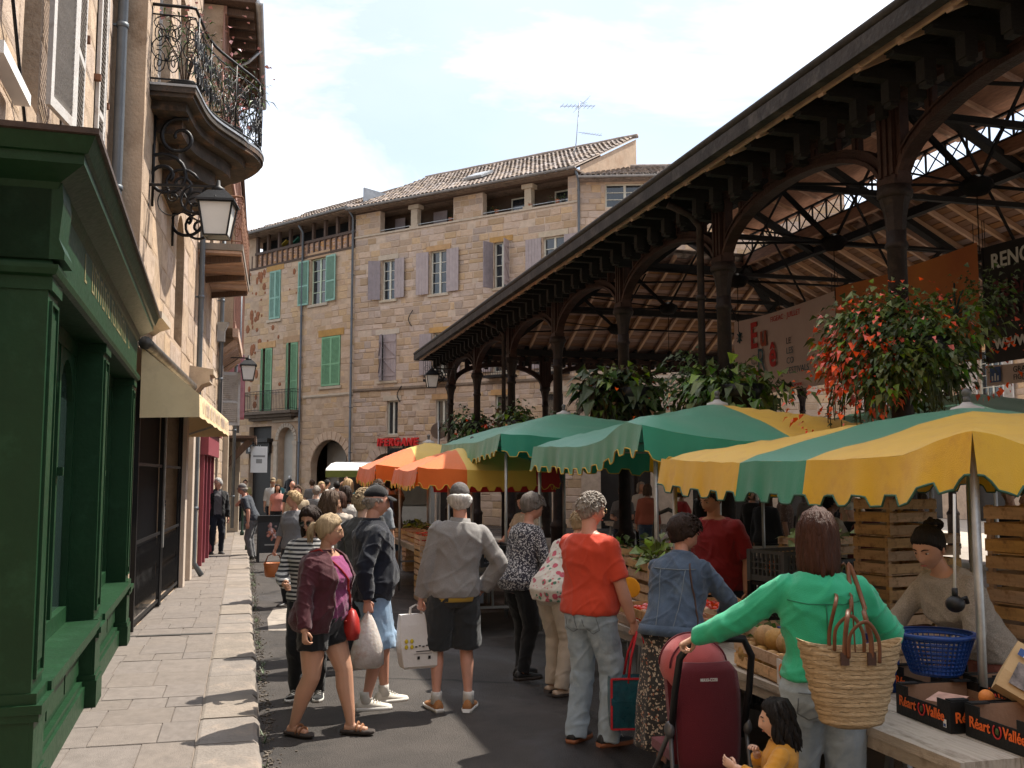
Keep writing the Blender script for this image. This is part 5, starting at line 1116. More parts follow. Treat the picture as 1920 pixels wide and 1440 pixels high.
for i in range(40):
    a = rnd.random()*6.28; x, y = .35*math.cos(a), .8*math.sin(a); ln = rnd.uniform(.3, .75); P_ = [(x, y, -.25), (x*1.15, y*1.1, -.25-ln*.5), (x*1.1, y*1.1, -.25-ln)]; m.tube(P_, .006, 4)
    for j in range(int(ln*18)): t_ = rnd.random(); p = Vector((x*1.12, y*1.1, -.25-ln*t_)); d = Vector((rnd.gauss(0, 1), rnd.gauss(0, 1), -.4)).normalized()*.06; s = Vector((-d.y, d.x, 0))*.4; m.quad(p, p+d*.5-s, p+d, p+d*.5+s)
m.build('trailing_stems', leafD, b7)
basket(5, 'dark leafy hanging basket on the second nearest column, hardly any flowers', (.55, .8, .36), 2.95, ((leafD, .9, 'dark_foliage'), (leafM, .45, 'foliage'), (leafL, .12, 'pale_foliage')), ((petalY, 12, .07),), 900, 71)
basket(4, 'hanging basket of large lime leaves with apricot flowers on the third column', (.6, .86, .46), 3.22, ((leafL, .55, 'lime_leaves'), (leafR, .45, 'bronze_foliage'), (leafD, .5, 'dark_foliage')), ((petalY, 26, .09), (petalR, 24, .06)), 800, 81, ls=.19)
basket(1, 'small green basket with a red flowered side on the column near the hall corner', (.5, .7, .42), 3.3, ((leafD, .6, 'dark_foliage'), (leafM, .6, 'spiky_foliage')), ((petalR, 50, .09),), 500, 91, dy=.5, ls=.17)
basket(2, 'yellowish bushy hanging basket between the corner columns', (.5, .75, .36), 3.1, ((leafM, .5, 'foliage'), (leafL, .3, 'yellow_foliage'), (leafR, .3, 'bronze_foliage')), ((petalY, 20, .08),), 500, 101, ls=.15)
basket(3, 'low dark broad leaved hanging basket behind the green parasol', (.5, .75, .34), 2.75, ((leafD, 1, 'dark_foliage'),), (), 400, 111, ls=.2)
# double lantern on the hall corner
lamp('street_lamp', 'black wrought iron lantern hanging beside the hall corner column', (5.9, 28.4, 5.0), R(180), .7, .9)
# ---------------- banners hung along the middle of the hall ----------------
BX = 11.5
def banner(name, lb, y0, y1, z0, z1, mat, seed):
    t = T(name, lb, 'banner', (BX, (y0+y1)/2, z0)); m = MB(); nx, nz = 16, 8; L_ = y1-y0
    def p(i, j): u, v = i/nx, j/nz; return (.03*noise.noise(Vector((u*4, v*2, seed))), (u-.5)*L_, (z1-z0)*v-.05*math.sin(math.pi*u)*(v))
    for i in range(nx):
        for j in range(nz): m.add([p(i, j), p(i+1, j), p(i+1, j+1), p(i, j+1)], [(0, 1, 2, 3)], 0, True)
    m.build('sheet', mat, t); r = MB(); [r.tube([(0, (u-.5)*L_, (z1-z0)), (0, (u-.5)*L_, 6.0-z0)], .008, 4) for u in (.02, .5, .98)]; r.build('ropes', iron, t)
    def put(txt, size, mt, u, v, sx=1, bold=0): # u measured from the far (left) edge in metres, v from the bottom
        return text_obj(txt, size, mt, t, (-.04, L_/2-u, v), (R(90), 0, R(-90)), .004, sx=sx, bold=bold)
    return t, put
t, put = banner('banner', 'pale pink festival banner reading Eureka in large red and teal letters', 17.6, 21.9, 3.75, 5.62, M('pale_pink_vinyl', (.60, .47, .43), .6, .06, 3, .1, 8, hue=(.62, .49, .45)), 2)
put('E', .85, redprint, .85, 1.12, .8, .02); put('u', .7, M('rust_print', (.35, .07, .03), .6, .05, 5, 0), 1.3, 1.12, .9, .02); put('C/', .34, M('grey_print', (0, 0, 0)), .85, .72); put('R', .8, tealprint, 1.15, .52, .8); put('ê', .8, redprint, 1.7, .6, .8, .02); put('Ka', .62, redprint, .85, .12, .9, .02)
put('FIGEAC · JUILLET', .17, redprint, 1.8, 1.6); put('LE', .2, blackprint, 2.45, 1.02); put('LES', .2, tealprint, 2.45, .8); put('CO', .2, tealprint, 2.45, .58); put('FESTIVALS', .2, tealprint, 2.45, .36); put('le programme sur www.', .15, redprint, 1.6, .06)
m = MB()
for i in range(8): a = i*math.pi/4; m.bar((-.05, 1.8, 1.45), (-.05, 1.8+.14*math.cos(a), 1.45+.14*math.sin(a)), .01, .035, (1, 0, 0))
m.build('star_emblem', tealprint, t)
for i, tx in enumerate(('NNE', 'BREL')): o = text_obj(tx, .17, blackprint, t, (-.045, 1.75-.22*i, .5), (0, 0, 0), .004); o.rotation_euler = Matrix(((0, 0, -1), (0, 1, 0), (1, 0, 0))).to_euler()
t, put = banner('banner', 'orange sunset banner with dark drawn plants between the pale and the black one', 13.5, 17.56, 3.75, 5.68, M('orange_vinyl', (.52, .15, .06), .6, .15, .8, .1, 8, hue=(.62, .25, .07), contrast=.8), 5)
put('résident', .17, tealprint, 1.75, 1.12)
m = MB()
def frond(cy, cz, n, ln, sp):
    for i in range(n):
        a = -sp+2*sp*i/(n-1); P_ = [(-.04, cy+ln*t_*math.sin(a)*(.6+.6*t_), cz+ln*(t_*math.cos(a)*1.1-.35*abs(math.sin(a))*t_*t_*2)) for t_ in [j/7 for j in range(8)]]; m.tube(P_, [.012*(1-.6*j/7)+.012 for j in range(8)], 4, flat=.3)
frond(-1.5, .75, 9, .55, 1.3); frond(-1.75, .12, 7, .45, 1.2); frond(.2, .1, 7, .4, 1.2); m.build('plant_print', tealprint, t)
m = MB(); m.b2(-.03, -.028, -2.0, 1.9, .02, .3); m.build('blue_foot', M('dull_blue_print', (.08, .10, .13), .6, .2, 2, 0), t)
t, put = banner('banner', 'black banner announcing RENCONTRES with white and plum lettering at the right edge', 8.6, 13.42, 3.66, 5.56, M('black_vinyl', (.010, .009, .010), .5, .2, 3, .1, 8), 8)
put('RENCONTRES', .34, whiteprint, .25, 1.50, .95, .008); pl_ = M('plum_print', (.10, .018, .028), .6, .1, 5, 0); put('26ème', .40, pl_, .25, 1.02, 1, .008); put('du 6 au 2', .30, pl_, .27, .70, 1, .008); put('www.fes', .33, whiteprint, .25, .22, 1, .008)
t, put = banner('banner', 'small cream strip with a blue castle logo and GRAND FIGEAC under the black banner', 11.0, 13.42, 3.30, 3.64, M('pale_pink_vinyl', (0, 0, 0)), 11)
put('GRAND', .13, blackprint, .62, .17); put('FIGEAC', .12, blackprint, .62, .05)
m = MB(); m.b2(-.045, -.041, .85, 1.08, .05, .29); m.build('logo', blueprint, t); m = MB(); [m.b2(-.049, -.046, .89+.06*i, .92+.06*i, .07, .15+.04*(i % 2)) for i in range(3)]; m.build('logo_castle', whiteprint, t)
# ---------------- market stalls ----------------
def canvas(name, col, tr=.35, rough=.7, stain=None):
    m = M(name, col, rough, .07, 2.5, .25, 220, stain=stain, ss=5, spec=.45, sheen=.3); n, N, l, p = nodes_of(m)
    t = N.new('ShaderNodeBsdfTranslucent'); mx = N.new('ShaderNodeMixShader'); mx.inputs[0].default_value = tr; o = n.nodes['Material Output']
    l(p.inputs['Base Color'].links[0].from_socket, t.inputs[0]); l(p.outputs[0], mx.inputs[1]); l(t.outputs[0], mx.inputs[2]); l(mx.outputs[0], o.inputs[0]); return m
cGreen = canvas('green_canvas', (.02, .27, .155), .12, .36); cYel = canvas('yellow_canvas', (.82, .48, .016), .14, .5, (.72, .38, .02)); cOr = canvas('orange_canvas', (.82, .16, .012), .25); cRed = canvas('red_canvas', (.42, .02, .02), .25); cPaleY = canvas('straw_canvas', (.74, .50, .09), .22)
trimY = M('yellow_binding', (.62, .40, .06), .7, .1, 5, 0); trimG = M('green_binding', (.05, .13, .09), .7, .1, 5, 0)
def parasol(label, x0, x1, y0, y1, ze, za, stripes, trim, val=.26, seed=0, poles=(), sag=.03, bump_pts=(), tab=.30, ex=.80, axis='y', finial=True, apex=None, mast=True):
    """canopy hipped to an apex; stripes: list of (upper bound along axis, material index)"""
    cx, cy = (x0+x1)/2, (y0+y1)/2; t = T('parasol', label, 'parasol', (cx, cy, 0), 0, 'striped parasols over the stalls'); W, Lh = x1-x0, y1-y0; ax_, ay_ = apex or (cx, cy)
    mats = [cGreen, cYel, cOr, cRed, cPaleY]
    def lines(a, b, cuts):
        pts = [a]+[c for c in cuts if a < c < b]+[b]; out = []
        for p, q in zip(pts, pts[1:]): k = max(2, int((q-p)/.13)); out += [p+(q-p)*i/k for i in range(k)]
        return out+[b]
    cuts = [s[0] for s in stripes]; xs = lines(x0, x1, cuts if axis == 'x' else [ax_]); ys = lines(y0, y1, cuts if axis == 'y' else [ay_])
    def mi(x, y):
        v = y if axis == 'y' else x
        for e, q in stripes:
            if v < e: return q
        return stripes[-1][1]
    N3 = lambda x, y, f: noise.noise(Vector((x*f+seed, y*f, seed*1.7)))
    def hz(x, y):
        u = (x-x0)/(ax_-x0) if x < ax_ else (x1-x)/(x1-ax_); v = (y-y0)/(ay_-y0) if y < ay_ else (y1-y)/(y1-ay_); q = min(max(min(u, v), 0), 1); z = ze+(za-ze)*q**ex
        r = 1-min(abs(u-v)*1.6, 1); z -= sag*(1-r)*math.sin(math.pi*min(q+.12, 1))*.8
        e = (abs(y-cy)/(Lh/2) if u < v else abs(x-cx)/(W/2)); z -= .05*(1-e**2)*(1-q)**3
        z += .03*N3(x, y, 1.4)*(1-q*.5)+.012*N3(x, y, 4.5)+.008*abs(N3(x*.6, y*2.2, 2.5))
        for bx, by, bh, br in bump_pts: d = math.hypot(x-bx, y-by); z += bh*math.exp(-(d/br)**2)
        return z
    def weld(m, name, par):
        me = m.mesh(name); bm = bmesh.new(); bm.from_mesh(me); bmesh.ops.remove_doubles(bm, verts=bm.verts, dist=.0004); bm.to_mesh(me); bm.free(); return ob(name, me, mats, par)
    m = MB(); G = [[(x-cx, y-cy, hz(x, y)) for x in xs] for y in ys]
    for i in range(len(ys)-1):
        for j in range(len(xs)-1): m.add([G[i][j], G[i][j+1], G[i+1][j+1], G[i+1][j]], [(0, 1, 2, 3)], mi((xs[j]+xs[j+1])/2, (ys[i]+ys[i+1])/2), True)
    weld(m, 'canopy', t)
    def side(P, nrm, L_, cut):
        m = MB(); b = MB(); k = max(8, int(L_/.035)); S_ = sorted([i/k*L_ for i in range(k+1)]+[c for c in cut if 0 < c < L_]); pts = []
        for s in S_:
            x, y = P(s); ph = (s/tab+.13*N3(s, seed, .9)) % 1; d = abs(ph-.5)*2; e = min(max((d-.42)/.16, 0), 1); e = e*e*(3-2*e); drop = val*(1-.22*e)+.010*N3(s, seed, 2.4); fl = .022+.04*N3(s*1.7, seed+3, 1.2)+.012*N3(s, seed+9, 6); z = hz(x, y)
            pts.append(((x, y), [(x-cx+nrm[0]*fl*w_*1.6, y-cy+nrm[1]*fl*w_*1.6, z-drop*w_) for w_ in (0, .35, .7, 1)]))
        for ((xa, ya), a), ((xb, yb), c) in zip(pts, pts[1:]):
            for q in range(3): m.add([a[q], c[q], c[q+1], a[q+1]], [(0, 3, 2, 1)], mi((xa+xb)/2, (ya+yb)/2), True)
        o = weld(m, 'valance', t); b.tube([a[3] for _, a in pts], .007, 5); b.build('binding', trim, o)
    cx_, cy_ = ([c-x0 for c in cuts] if axis == 'x' else []), ([c-y0 for c in cuts] if axis == 'y' else [])
    side(lambda s: (x0, y0+s), (-1, 0), Lh, cy_); side(lambda s: (x1, y0+s), (1, 0), Lh, cy_); side(lambda s: (x0+s, y0), (0, -1), W, cx_); side(lambda s: (x0+s, y1), (0, 1), W, cx_)
    for px, py in poles: m = MB(); m.tube([(px-cx, py-cy, 0), (px-cx, py-cy, hz(px, py)-.03)], .021, 10); m.build('pole', steelM, t)
    if mast: m = MB(); m.tube([(ax_-cx, ay_-cy, 0), (ax_-cx, ay_-cy, za-.05)], .025, 10); m.build('mast', steelM, t)
    m = MB(); A_ = (ax_-cx, ay_-cy, za-.1)
    for sx in (-1, 1):
        for sy in (-1, 1): m.bar(A_, (sx*W*.48, sy*Lh*.48, ze-.05), .025, .03)
    c4 = [(-W*.485, -Lh*.485), (W*.485, -Lh*.485), (W*.485, Lh*.485), (-W*.485, Lh*.485)]
    for a, b in zip(c4, c4[1:]+c4[:1]): m.bar((*a, ze-.08), (*b, ze-.08), .02, .02)
    m.build('ribs', steelM, t)
    if finial:
        c = (ax_-cx, ay_-cy, 0); m = MB(); m.lathe([(.13, za-.05), (.11, za+.0), (.05, za+.02), (.03, za+.04)], 14, c); m.build('cap', M('white_cap', (.42, .40, .38), .6, .1, 5, 0), t)
        m = MB(); m.lathe([(.025, za+.04), (.025, za+.08)], 10, c); m.ball((c[0], c[1], za+.105), .034, 10, 8); m.build('finial', M('grey_finial', (.1, .1, .1), .4, .1, 5, 0), t)
    return t
parasol('large yellow parasol with one green stripe nearest the camera', 3.35, 6.35, 4.02, 7.7, 2.0, 2.33, [(5.48, 1), (6.34, 0), (7.7, 1)], trimG, .27, 3, poles=((3.40, 4.08), (3.42, 7.6), (6.3, 4.1), (6.3, 7.6)), bump_pts=((3.35, 4.05, .06, .3),))
parasol('green parasol whose right half is yellow in the middle of the row', 3.45, 6.6, 8.35, 11.85, 2.24, 2.66, [(5.0, 0), (6.6, 1)], trimY, .30, 9, poles=((3.62, 8.45), (3.5, 11.75), (6.5, 8.4), (6.5, 11.7)), bump_pts=((3.45, 8.8, .14, .5),), sag=.05, axis='x', apex=(5.0, 9.95))
parasol('far plain green parasol between the orange ones and the middle parasol', 3.3, 6.4, 12.9, 17.0, 2.44, 2.86, [(17.0, 0)], trimY, .30, 14, poles=((3.4, 13.0), (3.4, 16.9)), sag=.05)
parasol('orange and yellow parasol above the raised arms and the peppers', 2.42, 4.55, 14.3, 16.6, 2.0, 2.36, [(3.15, 2), (4.2, 4), (4.55, 3)], trimY, .30, 21, poles=((2.9, 14.4), (2.5, 16.5)), tab=.2, axis='x', sag=.03)
parasol('farthest orange parasol with a straw yellow stripe', 2.2, 4.5, 17.3, 19.9, 2.06, 2.52, [(2.95, 2), (3.9, 4), (4.5, 2)], trimY, .32, 27, poles=((2.3, 17.4), (2.3, 19.8)), tab=.2, axis='x', sag=.03)
parasol('plain green parasol behind the yellow one, inside the hall edge', 7.2, 10.6, 8.6, 13.0, 2.46, 2.92, [(13.0, 0)], trimY, .28, 33, poles=((7.5, 8.7),), finial=False)
t = T('red_cloth', 'dark red cloth hung as a screen below the orange and yellow parasol', 'cloth', (3.75, 15.0, 1.62), R(-8)); m = MB(); nn_ = 16
for i in range(nn_):
    f = lambda u: (u*1.9-.95, .03*math.sin(u*14)); (xa_, ya_), (xb_, yb_) = f(i/nn_), f((i+1)/nn_); m.add([(xa_, ya_, 0), (xb_, yb_, 0), (xb_, yb_*.3, .42), (xa_, ya_*.3, .42)], [(0, 1, 2, 3)], 0, True)
m.build('sheet', cRed, t)
# ---------------- tables ----------------
def table(label, x0, x1, y0, y1, z=.75, mat=None, group='market tables', trestle=True):
    t = T('trestle_table', label, 'table', ((x0+x1)/2, (y0+y1)/2, 0), 0, group); m = MB(); W, Lh = x1-x0, y1-y0
    n = 3
    bm = MB(); bm.b2(-.5, .5, -.5, .5, z-.04, z); me = bm.mesh('table_board'); me.materials.append(mat or boardM)
    for i in range(n): a = -W/2+W*i/n; inst(me, 'table_board', t, (a+W/n/2, rnd.uniform(-.01, .01), rnd.uniform(-.002, .002)), (0, 0, 0), (W/n-.005, Lh, 1))
    f = MB(); f.b2(-W/2+.02, W/2-.02, -Lh/2+.03, -Lh/2+.07, z-.10, z-.045); f.b2(-W/2+.02, W/2-.02, Lh/2-.07, Lh/2-.03, z-.10, z-.045); f.b2(-W/2+.02, -W/2+.05, -Lh/2+.03, Lh/2-.03, z-.1, z-.045); f.build('apron', boardM, t)
    for s in (-1, 1):
        g = MB(); yy = s*(Lh/2-.25)
        for sx in (-1, 1): g.bar((sx*(W/2-.08), yy-.14, .0), (sx*(W/2-.08), yy, z-.1), .03, .04); g.bar((sx*(W/2-.08), yy+.14, .0), (sx*(W/2-.08), yy, z-.1), .03, .04)
        g.bar((-(W/2-.08), yy-.1, .25), (W/2-.08, yy-.1, .25), .03, .03); g.bar((-(W/2-.08), yy, z-.12), (W/2-.08, yy, z-.12), .04, .05); g.build('trestle', steelM, t)
    return t
table('pale worn wooden table nearest the camera with black fruit cartons on it', 2.70, 3.55, 3.38, 4.62)
table('wooden trestle table carrying the melon crate beside the pushchair', 2.74, 3.6, 4.66, 7.35)
table('table behind the red shirted man with crates of greens', 3.15, 3.95, 7.6, 9.6, .8)
table('table of yellow peppers in front of the cream bloused seller', 2.75, 3.6, 12.0, 14.6, .8)
table('vegetable table far along the row under the orange parasol', 2.55, 3.5, 15.2, 19.5, .8)
table('white display table inside the hall before the seated men', 6.6, 7.8, 9.0, 12.6, .9)
table('table with jars at the right rear of the stall', 7.4, 8.4, 5.6, 8.6, .95)
# ---------------- crates ----------------
def crate_proto(label, sx=.58, sy=.38, sz=.26, slats=3, mat=None, group='slatted wooden crates'):
    t = T('wooden_crate', label, 'crate', (0, 0, -50), 0, group); mat = mat or crateM; th = .008; hs = sz/slats
    fr = MB()
    for a in (-1, 1):
        for b in (-1, 1): fr.b2(a*(sx/2-.03), a*(sx/2), b*(sy/2-.03), b*(sy/2), 0, sz)
    fr.build('corner_posts', mat, t)
    for nm, L_ in (('long', sx), ('end', sy)):
        s = MB(); s.box((0, 0, 0), (L_+.014, th, hs*.74)); me = s.mesh('slat'); me.materials.append(mat)
        for a in (-1, 1):
            for i in range(slats):
                z = hs*(i+.5)+.004
                if nm == 'long': inst(me, 'slat', t, (0, a*(sy/2+th/2+.001), z), (rnd.uniform(-.02, .02), rnd.uniform(-.006, .006), 0))
                else: inst(me, 'slat', t, (a*(sx/2+th/2+.001), 0, z), (0, rnd.uniform(-.02, .02), R(90)))
    b = MB(); b.box((0, 0, 0), (sx, sy/5*.86, th)); me = b.mesh('bottom_board'); me.materials.append(mat)
    for i in range(5): inst(me, 'bottom_board', t, (0, -sy/2+sy*(i+.5)/5, .006))
    return t
CR = {}
def crate(kind, loc, rz, label, tilt=(0, 0), **k):
    if kind not in CR: CR[kind] = crate_proto(label, **k); o = CR[kind]
    else: o = copy_tree(CR[kind])
    o.location = loc; o.rotation_euler = (tilt[0], tilt[1], rz); o['label'] = label; return o
SH = dict(sx=.56, sy=.38, sz=.16, slats=2); TL = dict(sx=.48, sy=.33, sz=.28, slats=3)
tz = .752
crate('shallow', (2.98, 5.12, tz), R(86), 'shallow wooden crate full of melons on the table beside the pushchair', **SH)
crate('shallow', (2.95, 6.95, tz), R(88), 'shallow wooden crate of tomatoes between the red shirted man and the denim jacket')
crate('shallow', (2.95, 6.45, tz), R(92), 'second tomato crate nearer the denim jacket')
crate('shallow', (3.36, 6.85, tz+.06), R(90), 'tilted crate of tomatoes behind the front tomato crates', tilt=(0, R(-9)))
crate('shallow', (3.34, 5.75, tz), R(84), 'half empty wooden crate beyond the denim jacket by the greens')
crate('shallow', (3.32, 5.22, tz), R(90), 'wooden crate holding herbs under the green sleeve')
crate('shallow', (3.45, 8.0, .985), R(85), 'wooden crate of lettuces on top in front of the red shirted seller')
crate('shallow', (3.45, 8.02, .802), R(88), 'lower wooden crate under the lettuce crate')
crate('shallow', (3.5, 8.75, .802), R(80), 'wooden crate beside the yellow price ticket')
crate('shallow', (3.62, 9.25, 1.02), R(70), 'open wooden crate of green herbs behind the trolley frame', tilt=(R(8), 0))
crate('shallow', (2.98, 12.4, .802), R(90), 'pale wooden crate on the pepper table')
for i in range(4): crate('shallow', (2.82, 15.5+.62*i, .802), R(88+3*i), ['crate of red tomatoes nearest on the far vegetable table', 'second tomato crate on the far vegetable table', 'crate of mixed vegetables third on the far vegetable table', 'last crate on the far vegetable table'][i])
for i in range(6): crate('tall', (4.78+.012*(i % 2), 6.62, .282*i), R(8+2*(i % 3)), 'crate number %s from the ground in the wooden stack behind the green blouse' % ('one two three four five six'.split()[i]), **TL)
for i in range(5): crate('tall', (5.25, 6.95, .282*i), R(-3+2*i), ['bottom', 'second', 'third', 'fourth', 'topmost'][i]+' crate of the shadowed stack left of the pale crate stack')
for i in range(6): crate('tall', (4.38, 4.72, .282*i), R(98+2*(i % 3)), ['bottom', 'second lowest', 'third', 'fourth', 'fifth', 'topmost'][i]+' crate of the stack at the right edge behind the grey sweatered seller')
for i in range(3): crate('tall', (4.42, 4.15, .282*i), R(92+3*i), ['bottom', 'middle', 'top'][i]+' crate of the low stack at the right picture edge')
crate('shallow', (5.0, 8.05, 1.16), R(20), 'pale crate of cabbages on the black plastic crates')
for i in range(3): crate('tall', (3.35, 19.9, .282*i), R(5*i), ['bottom', 'middle', 'top'][i]+' wooden crate of the far stack under the orange parasol')
for i in range(3): crate('tall', (2.72, 15.05, .0+.282*i), R(90), ['bottom', 'middle', 'upper'][i]+' crate standing on end line under the far vegetable table')
# plastic crates
def pcrate_proto(label, mat, sx=.58, sy=.38, sz=.25):
    t = T('plastic_crate', label, 'crate', (0, 0, -50), 0, 'plastic crates'); m = MB()
    for a in (-1, 1):
        m.b2(-sx/2, sx/2, a*sy/2-.012, a*sy/2+.012, sz-.03, sz); m.b2(-sx/2, sx/2, a*sy/2-.01, a*sy/2+.01, 0, .05); m.b2(a*sx/2-.012, a*sx/2+.012, -sy/2, sy/2, sz-.028, sz-.002); m.b2(a*sx/2-.01, a*sx/2+.01, -sy/2, sy/2, 0.002, .048)
        for i in range(13): x = -sx/2+sx*i/12; m.b2(x-.007, x+.007, a*sy/2-.006, a*sy/2+.006, .05, sz-.03)
        for i in range(9): y = -sy/2+sy*i/8; m.b2(a*sx/2-.006, a*sx/2+.006, y-.007, y+.007, .05, sz-.03)
        for z in (.10, .15): m.b2(-sx/2, sx/2, a*sy/2-.005, a*sy/2+.005, z-.005, z+.005); m.b2(a*sx/2-.005, a*sx/2+.005, -sy/2, sy/2, z-.005, z+.005)
        for b in (-1, 1): m.b2(a*sx/2-.02, a*sx/2+.02, b*sy/2-.02, b*sy/2+.02, 0, sz-.001)
    m.b2(-sx/2, sx/2, -sy/2, sy/2, .004, .014); m.build('basket', mat, t); return t
pc = {}
def pcrate(c, loc, rz, label):
    if c not in pc: pc[c] = pcrate_proto(label, {'k': plastic_bk, 'g': plastic_gy, 'b': plastic_bl}[c]); o = pc[c]
    else: o = copy_tree(pc[c])
    o.location = loc; o.rotation_euler = (0, 0, rz); o['label'] = label; return o
for i in range(4): pcrate('k', (4.32, 7.3, .255*i), R(12+2*(i % 2)), ['lowest', 'second', 'third', 'fourth'][i]+' black plastic crate of the stack beside the red shirted seller')
pcrate('g', (4.32, 7.3, 1.02), R(14), 'grey plastic crate topping the black stack beside the red shirted seller')
for i in range(4): pcrate('k', (5.0, 8.05, .29*i), R(18), ['lowest', 'second', 'third', 'uppermost'][i]+' black plastic crate of the pile under the cabbage crate')
pcrate('b', (3.12, 4.87, tz), R(80), 'blue plastic crate behind the green blouse between melons and peaches')
pcrate('g', (2.62, 12.1, .35), R(85), 'grey plastic crate hung low at the pepper table end'); pcrate('g', (2.64, 12.6, .36), R(88), 'second grey plastic crate low at the pepper table')
pcrate('k', (2.9, 11.75, .802), R(90), 'black plastic crate at the near end of the pepper table')
# ---------------- printed cartons ----------------
def carton(label, loc, rz, sx, sy, sz, outer, text=None, lip=.0):
    t = T('fruit_carton', label, 'carton', loc, rz, 'fruit cartons on the front tables'); m = MB(); th = .006
    # end walls full height, sides with a lowered middle
    for a in (-1, 1):
        xi = a*(sx/2-th); m.b2(xi, a*sx/2, -sy/2, sy/2, 0, sz*.72); m.b2(xi, a*sx/2, -sy/2, -sy/2+.09, sz*.72, sz); m.b2(xi, a*sx/2, sy/2-.09, sy/2, sz*.72, sz)
        m.b2(-sx/2+th, sx/2-th, a*(sy/2-th), a*sy/2, .0, sz*.98)
    for a in (-1, 1):
        for b in (-1, 1): m.b2(a*sx/2-a*.05-.045, a*sx/2-a*.05+.045, b*sy/2-b*.02-.018, b*sy/2-b*.02+.018, sz*.985, sz+.006)
    m.build('printed_walls', outer, t)
    m = MB(); e = th+.001
    m.b2(-sx/2+e, sx/2-e, -sy/2+e, sy/2-e, .004, .012)
    for a in (-1, 1): m.b2(a*(sx/2-e)-.002, a*(sx/2-e)+.0, -sy/2+.01, sy/2-.01, .012, sz*.70); m.b2(-sx/2+.01, sx/2-.01, a*(sy/2-e-.002)-.001, a*(sy/2-e-.002)+.001, .012, sz*.95)
    m.build('lining', card, t)
    return t
def reart(label, loc, rz):
    sx, sy, sz = .38, .40, .135; t = carton(label, loc, rz, sx, sy, sz, cardblk)
    # print on the street side (-x) and the near end (-y)
    for rot, base, half in (((R(90), 0, R(-90)), lambda u, v: (-sx/2-.004, .19-u, v), .19), ((R(90), 0, 0), lambda u, v: (-.19+u, -sy/2-.004, v), .19)):
        text_obj('Réart', .062, orangeL, t, base(.02, .045), rot, .002, sx=.92, bold=.0012); text_obj('Vallée', .062, orangeL, t, base(.225, .045), rot, .002, sx=.85, bold=.0012)
        m = MB(); c = base(.19, .062); ax = Vector(base(1, 0))-Vector(base(0, 0))
        m.tube([Vector(c)+ax*.024*math.cos(a)+Vector((0, 0, .028*math.sin(a))) for a in [2.3+4.9*i/14 for i in range(15)]], .0035, 5); m.build('ring_mark', redprint, t)
        m = MB(); m.ball(Vector(c)+Vector((0, 0, .0)), (.012, .012, .014) if rot[2] == 0 else (.004, .012, .014), 8, 5); m.build('leaf_mark', leafD, t)
        m = MB(); q = Vector(base(.345, .02)); m.add([q, q+ax*.022, q+ax*.022+Vector((0, 0, .034)), q+Vector((0, 0, .034))], [(0, 1, 2, 3)]); m.build('label_mark', whiteprint, t)
        m = MB(); q = Vector(base(.348, .023))+(Vector(base(0, 0))-Vector((0, 0, 0)))*0+Vector((-.001, 0, 0) if rot[2] else (0, -.001, 0)); m.add([q, q+ax*.016, q+ax*.016+Vector((0, 0, .013)), q+Vector((0, 0, .013))], [(0, 1, 2, 3)]); m.build('label_blue', blueprint, t)
    return t
reart('black printed carton of oranges at the right front corner of the near table', (3.19, 3.52, tz), R(-2))
reart('black printed carton of oranges next to the straw bag', (3.16, 3.95, tz), R(-3))
reart('black carton holding bananas behind the two orange cartons', (3.56, 3.98, tz+.02), R(0)); reart('black carton at the right edge behind the front carton', (3.60, 3.55, tz+.02), R(3)); reart('black carton under the round blue basket', (3.44, 4.36, tz+.0), R(-2))
pkb = M('blue_orange_print', (.04, .17, .42), .5, .1, 14, 0, hue=(.75, .30, .03), contrast=3)
carton('blue and orange peach carton beside the melon crate', (2.95, 4.62, tz), R(-4), .34, .30, .12, pkb)
t = T('melon_placard', 'small white card with a melon picture on the corner of the melon crate', 'card', (2.755, 4.79, tz+.005), R(-8)); m = MB(); m.b2(-.004, .0, -.075, .075, 0, .135); m.build('card', paperM, t); m = MB(); m.ball((-.006, 0, .075), (.003, .045, .045), 10, 6); m.build('picture', M('melon_print', (.62, .17, .04), .6, .15, 9, 0), t)
# ---------------- produce ----------------
def melon_mesh():
    m = MB(); n, k = 40, 16; vs = []; fs = []
    for i in range(k+1):
        a = math.pi*i/k
        for j in range(n): b = 2*math.pi*j/n; r = .075*(1-.11*abs(math.cos(b*5))**6*math.sin(a)); vs.append((r*math.sin(a)*math.cos(b), r*math.sin(a)*math.sin(b), -.068*math.cos(a)))
    for i in range(k):
        for j in range(n): q = (j+1) % n; fs.append((i*n+j, i*n+q, (i+1)*n+q, (i+1)*n+j))
    m.add(vs, fs, 0, True); return m.mesh('melon')
def fruit(me, name, label, cat, group, loc, sc=1, rot=None):
    o = bpy.data.objects.new(name, me); COL.objects.link(o); o.location = loc; o.scale = (sc, sc, sc); o.rotation_euler = rot or (rnd.random()*6, rnd.random()*6, rnd.random()*6); return tag(o, label, cat, group)
mm = melon_mesh(); mm.materials.append(M('melon_rind', (.34, .19, .06), .7, .15, 14, .25, 60, rnd_=.1, stain=(.22, .16, .05), ss=18))
k = 0
for ix, iy, iz in [(a, b, 0) for a in range(3) for b in range(4)]+[(a+.5, b+.5, 1) for a in range(2) for b in range(3)]:
    fruit(mm, 'melon', 'ribbed tan melon lying in the shallow wooden crate beside the pushchair', 'melon', 'melons in the crate', (2.85+.128*ix, 4.93+.127*iy+rnd.uniform(-.008, .008), tz+.085+.10*iz), rnd.uniform(.85, .98), (rnd.uniform(-.9, .9), rnd.uniform(-.9, .9), rnd.random()*6))
def ballmesh(name, r, mat, n=14, k=10, sq=.9):
    m = MB(); m.ball((0, 0, 0), (r, r, r*sq), n, k); me = m.mesh(name); me.materials.append(mat); return me
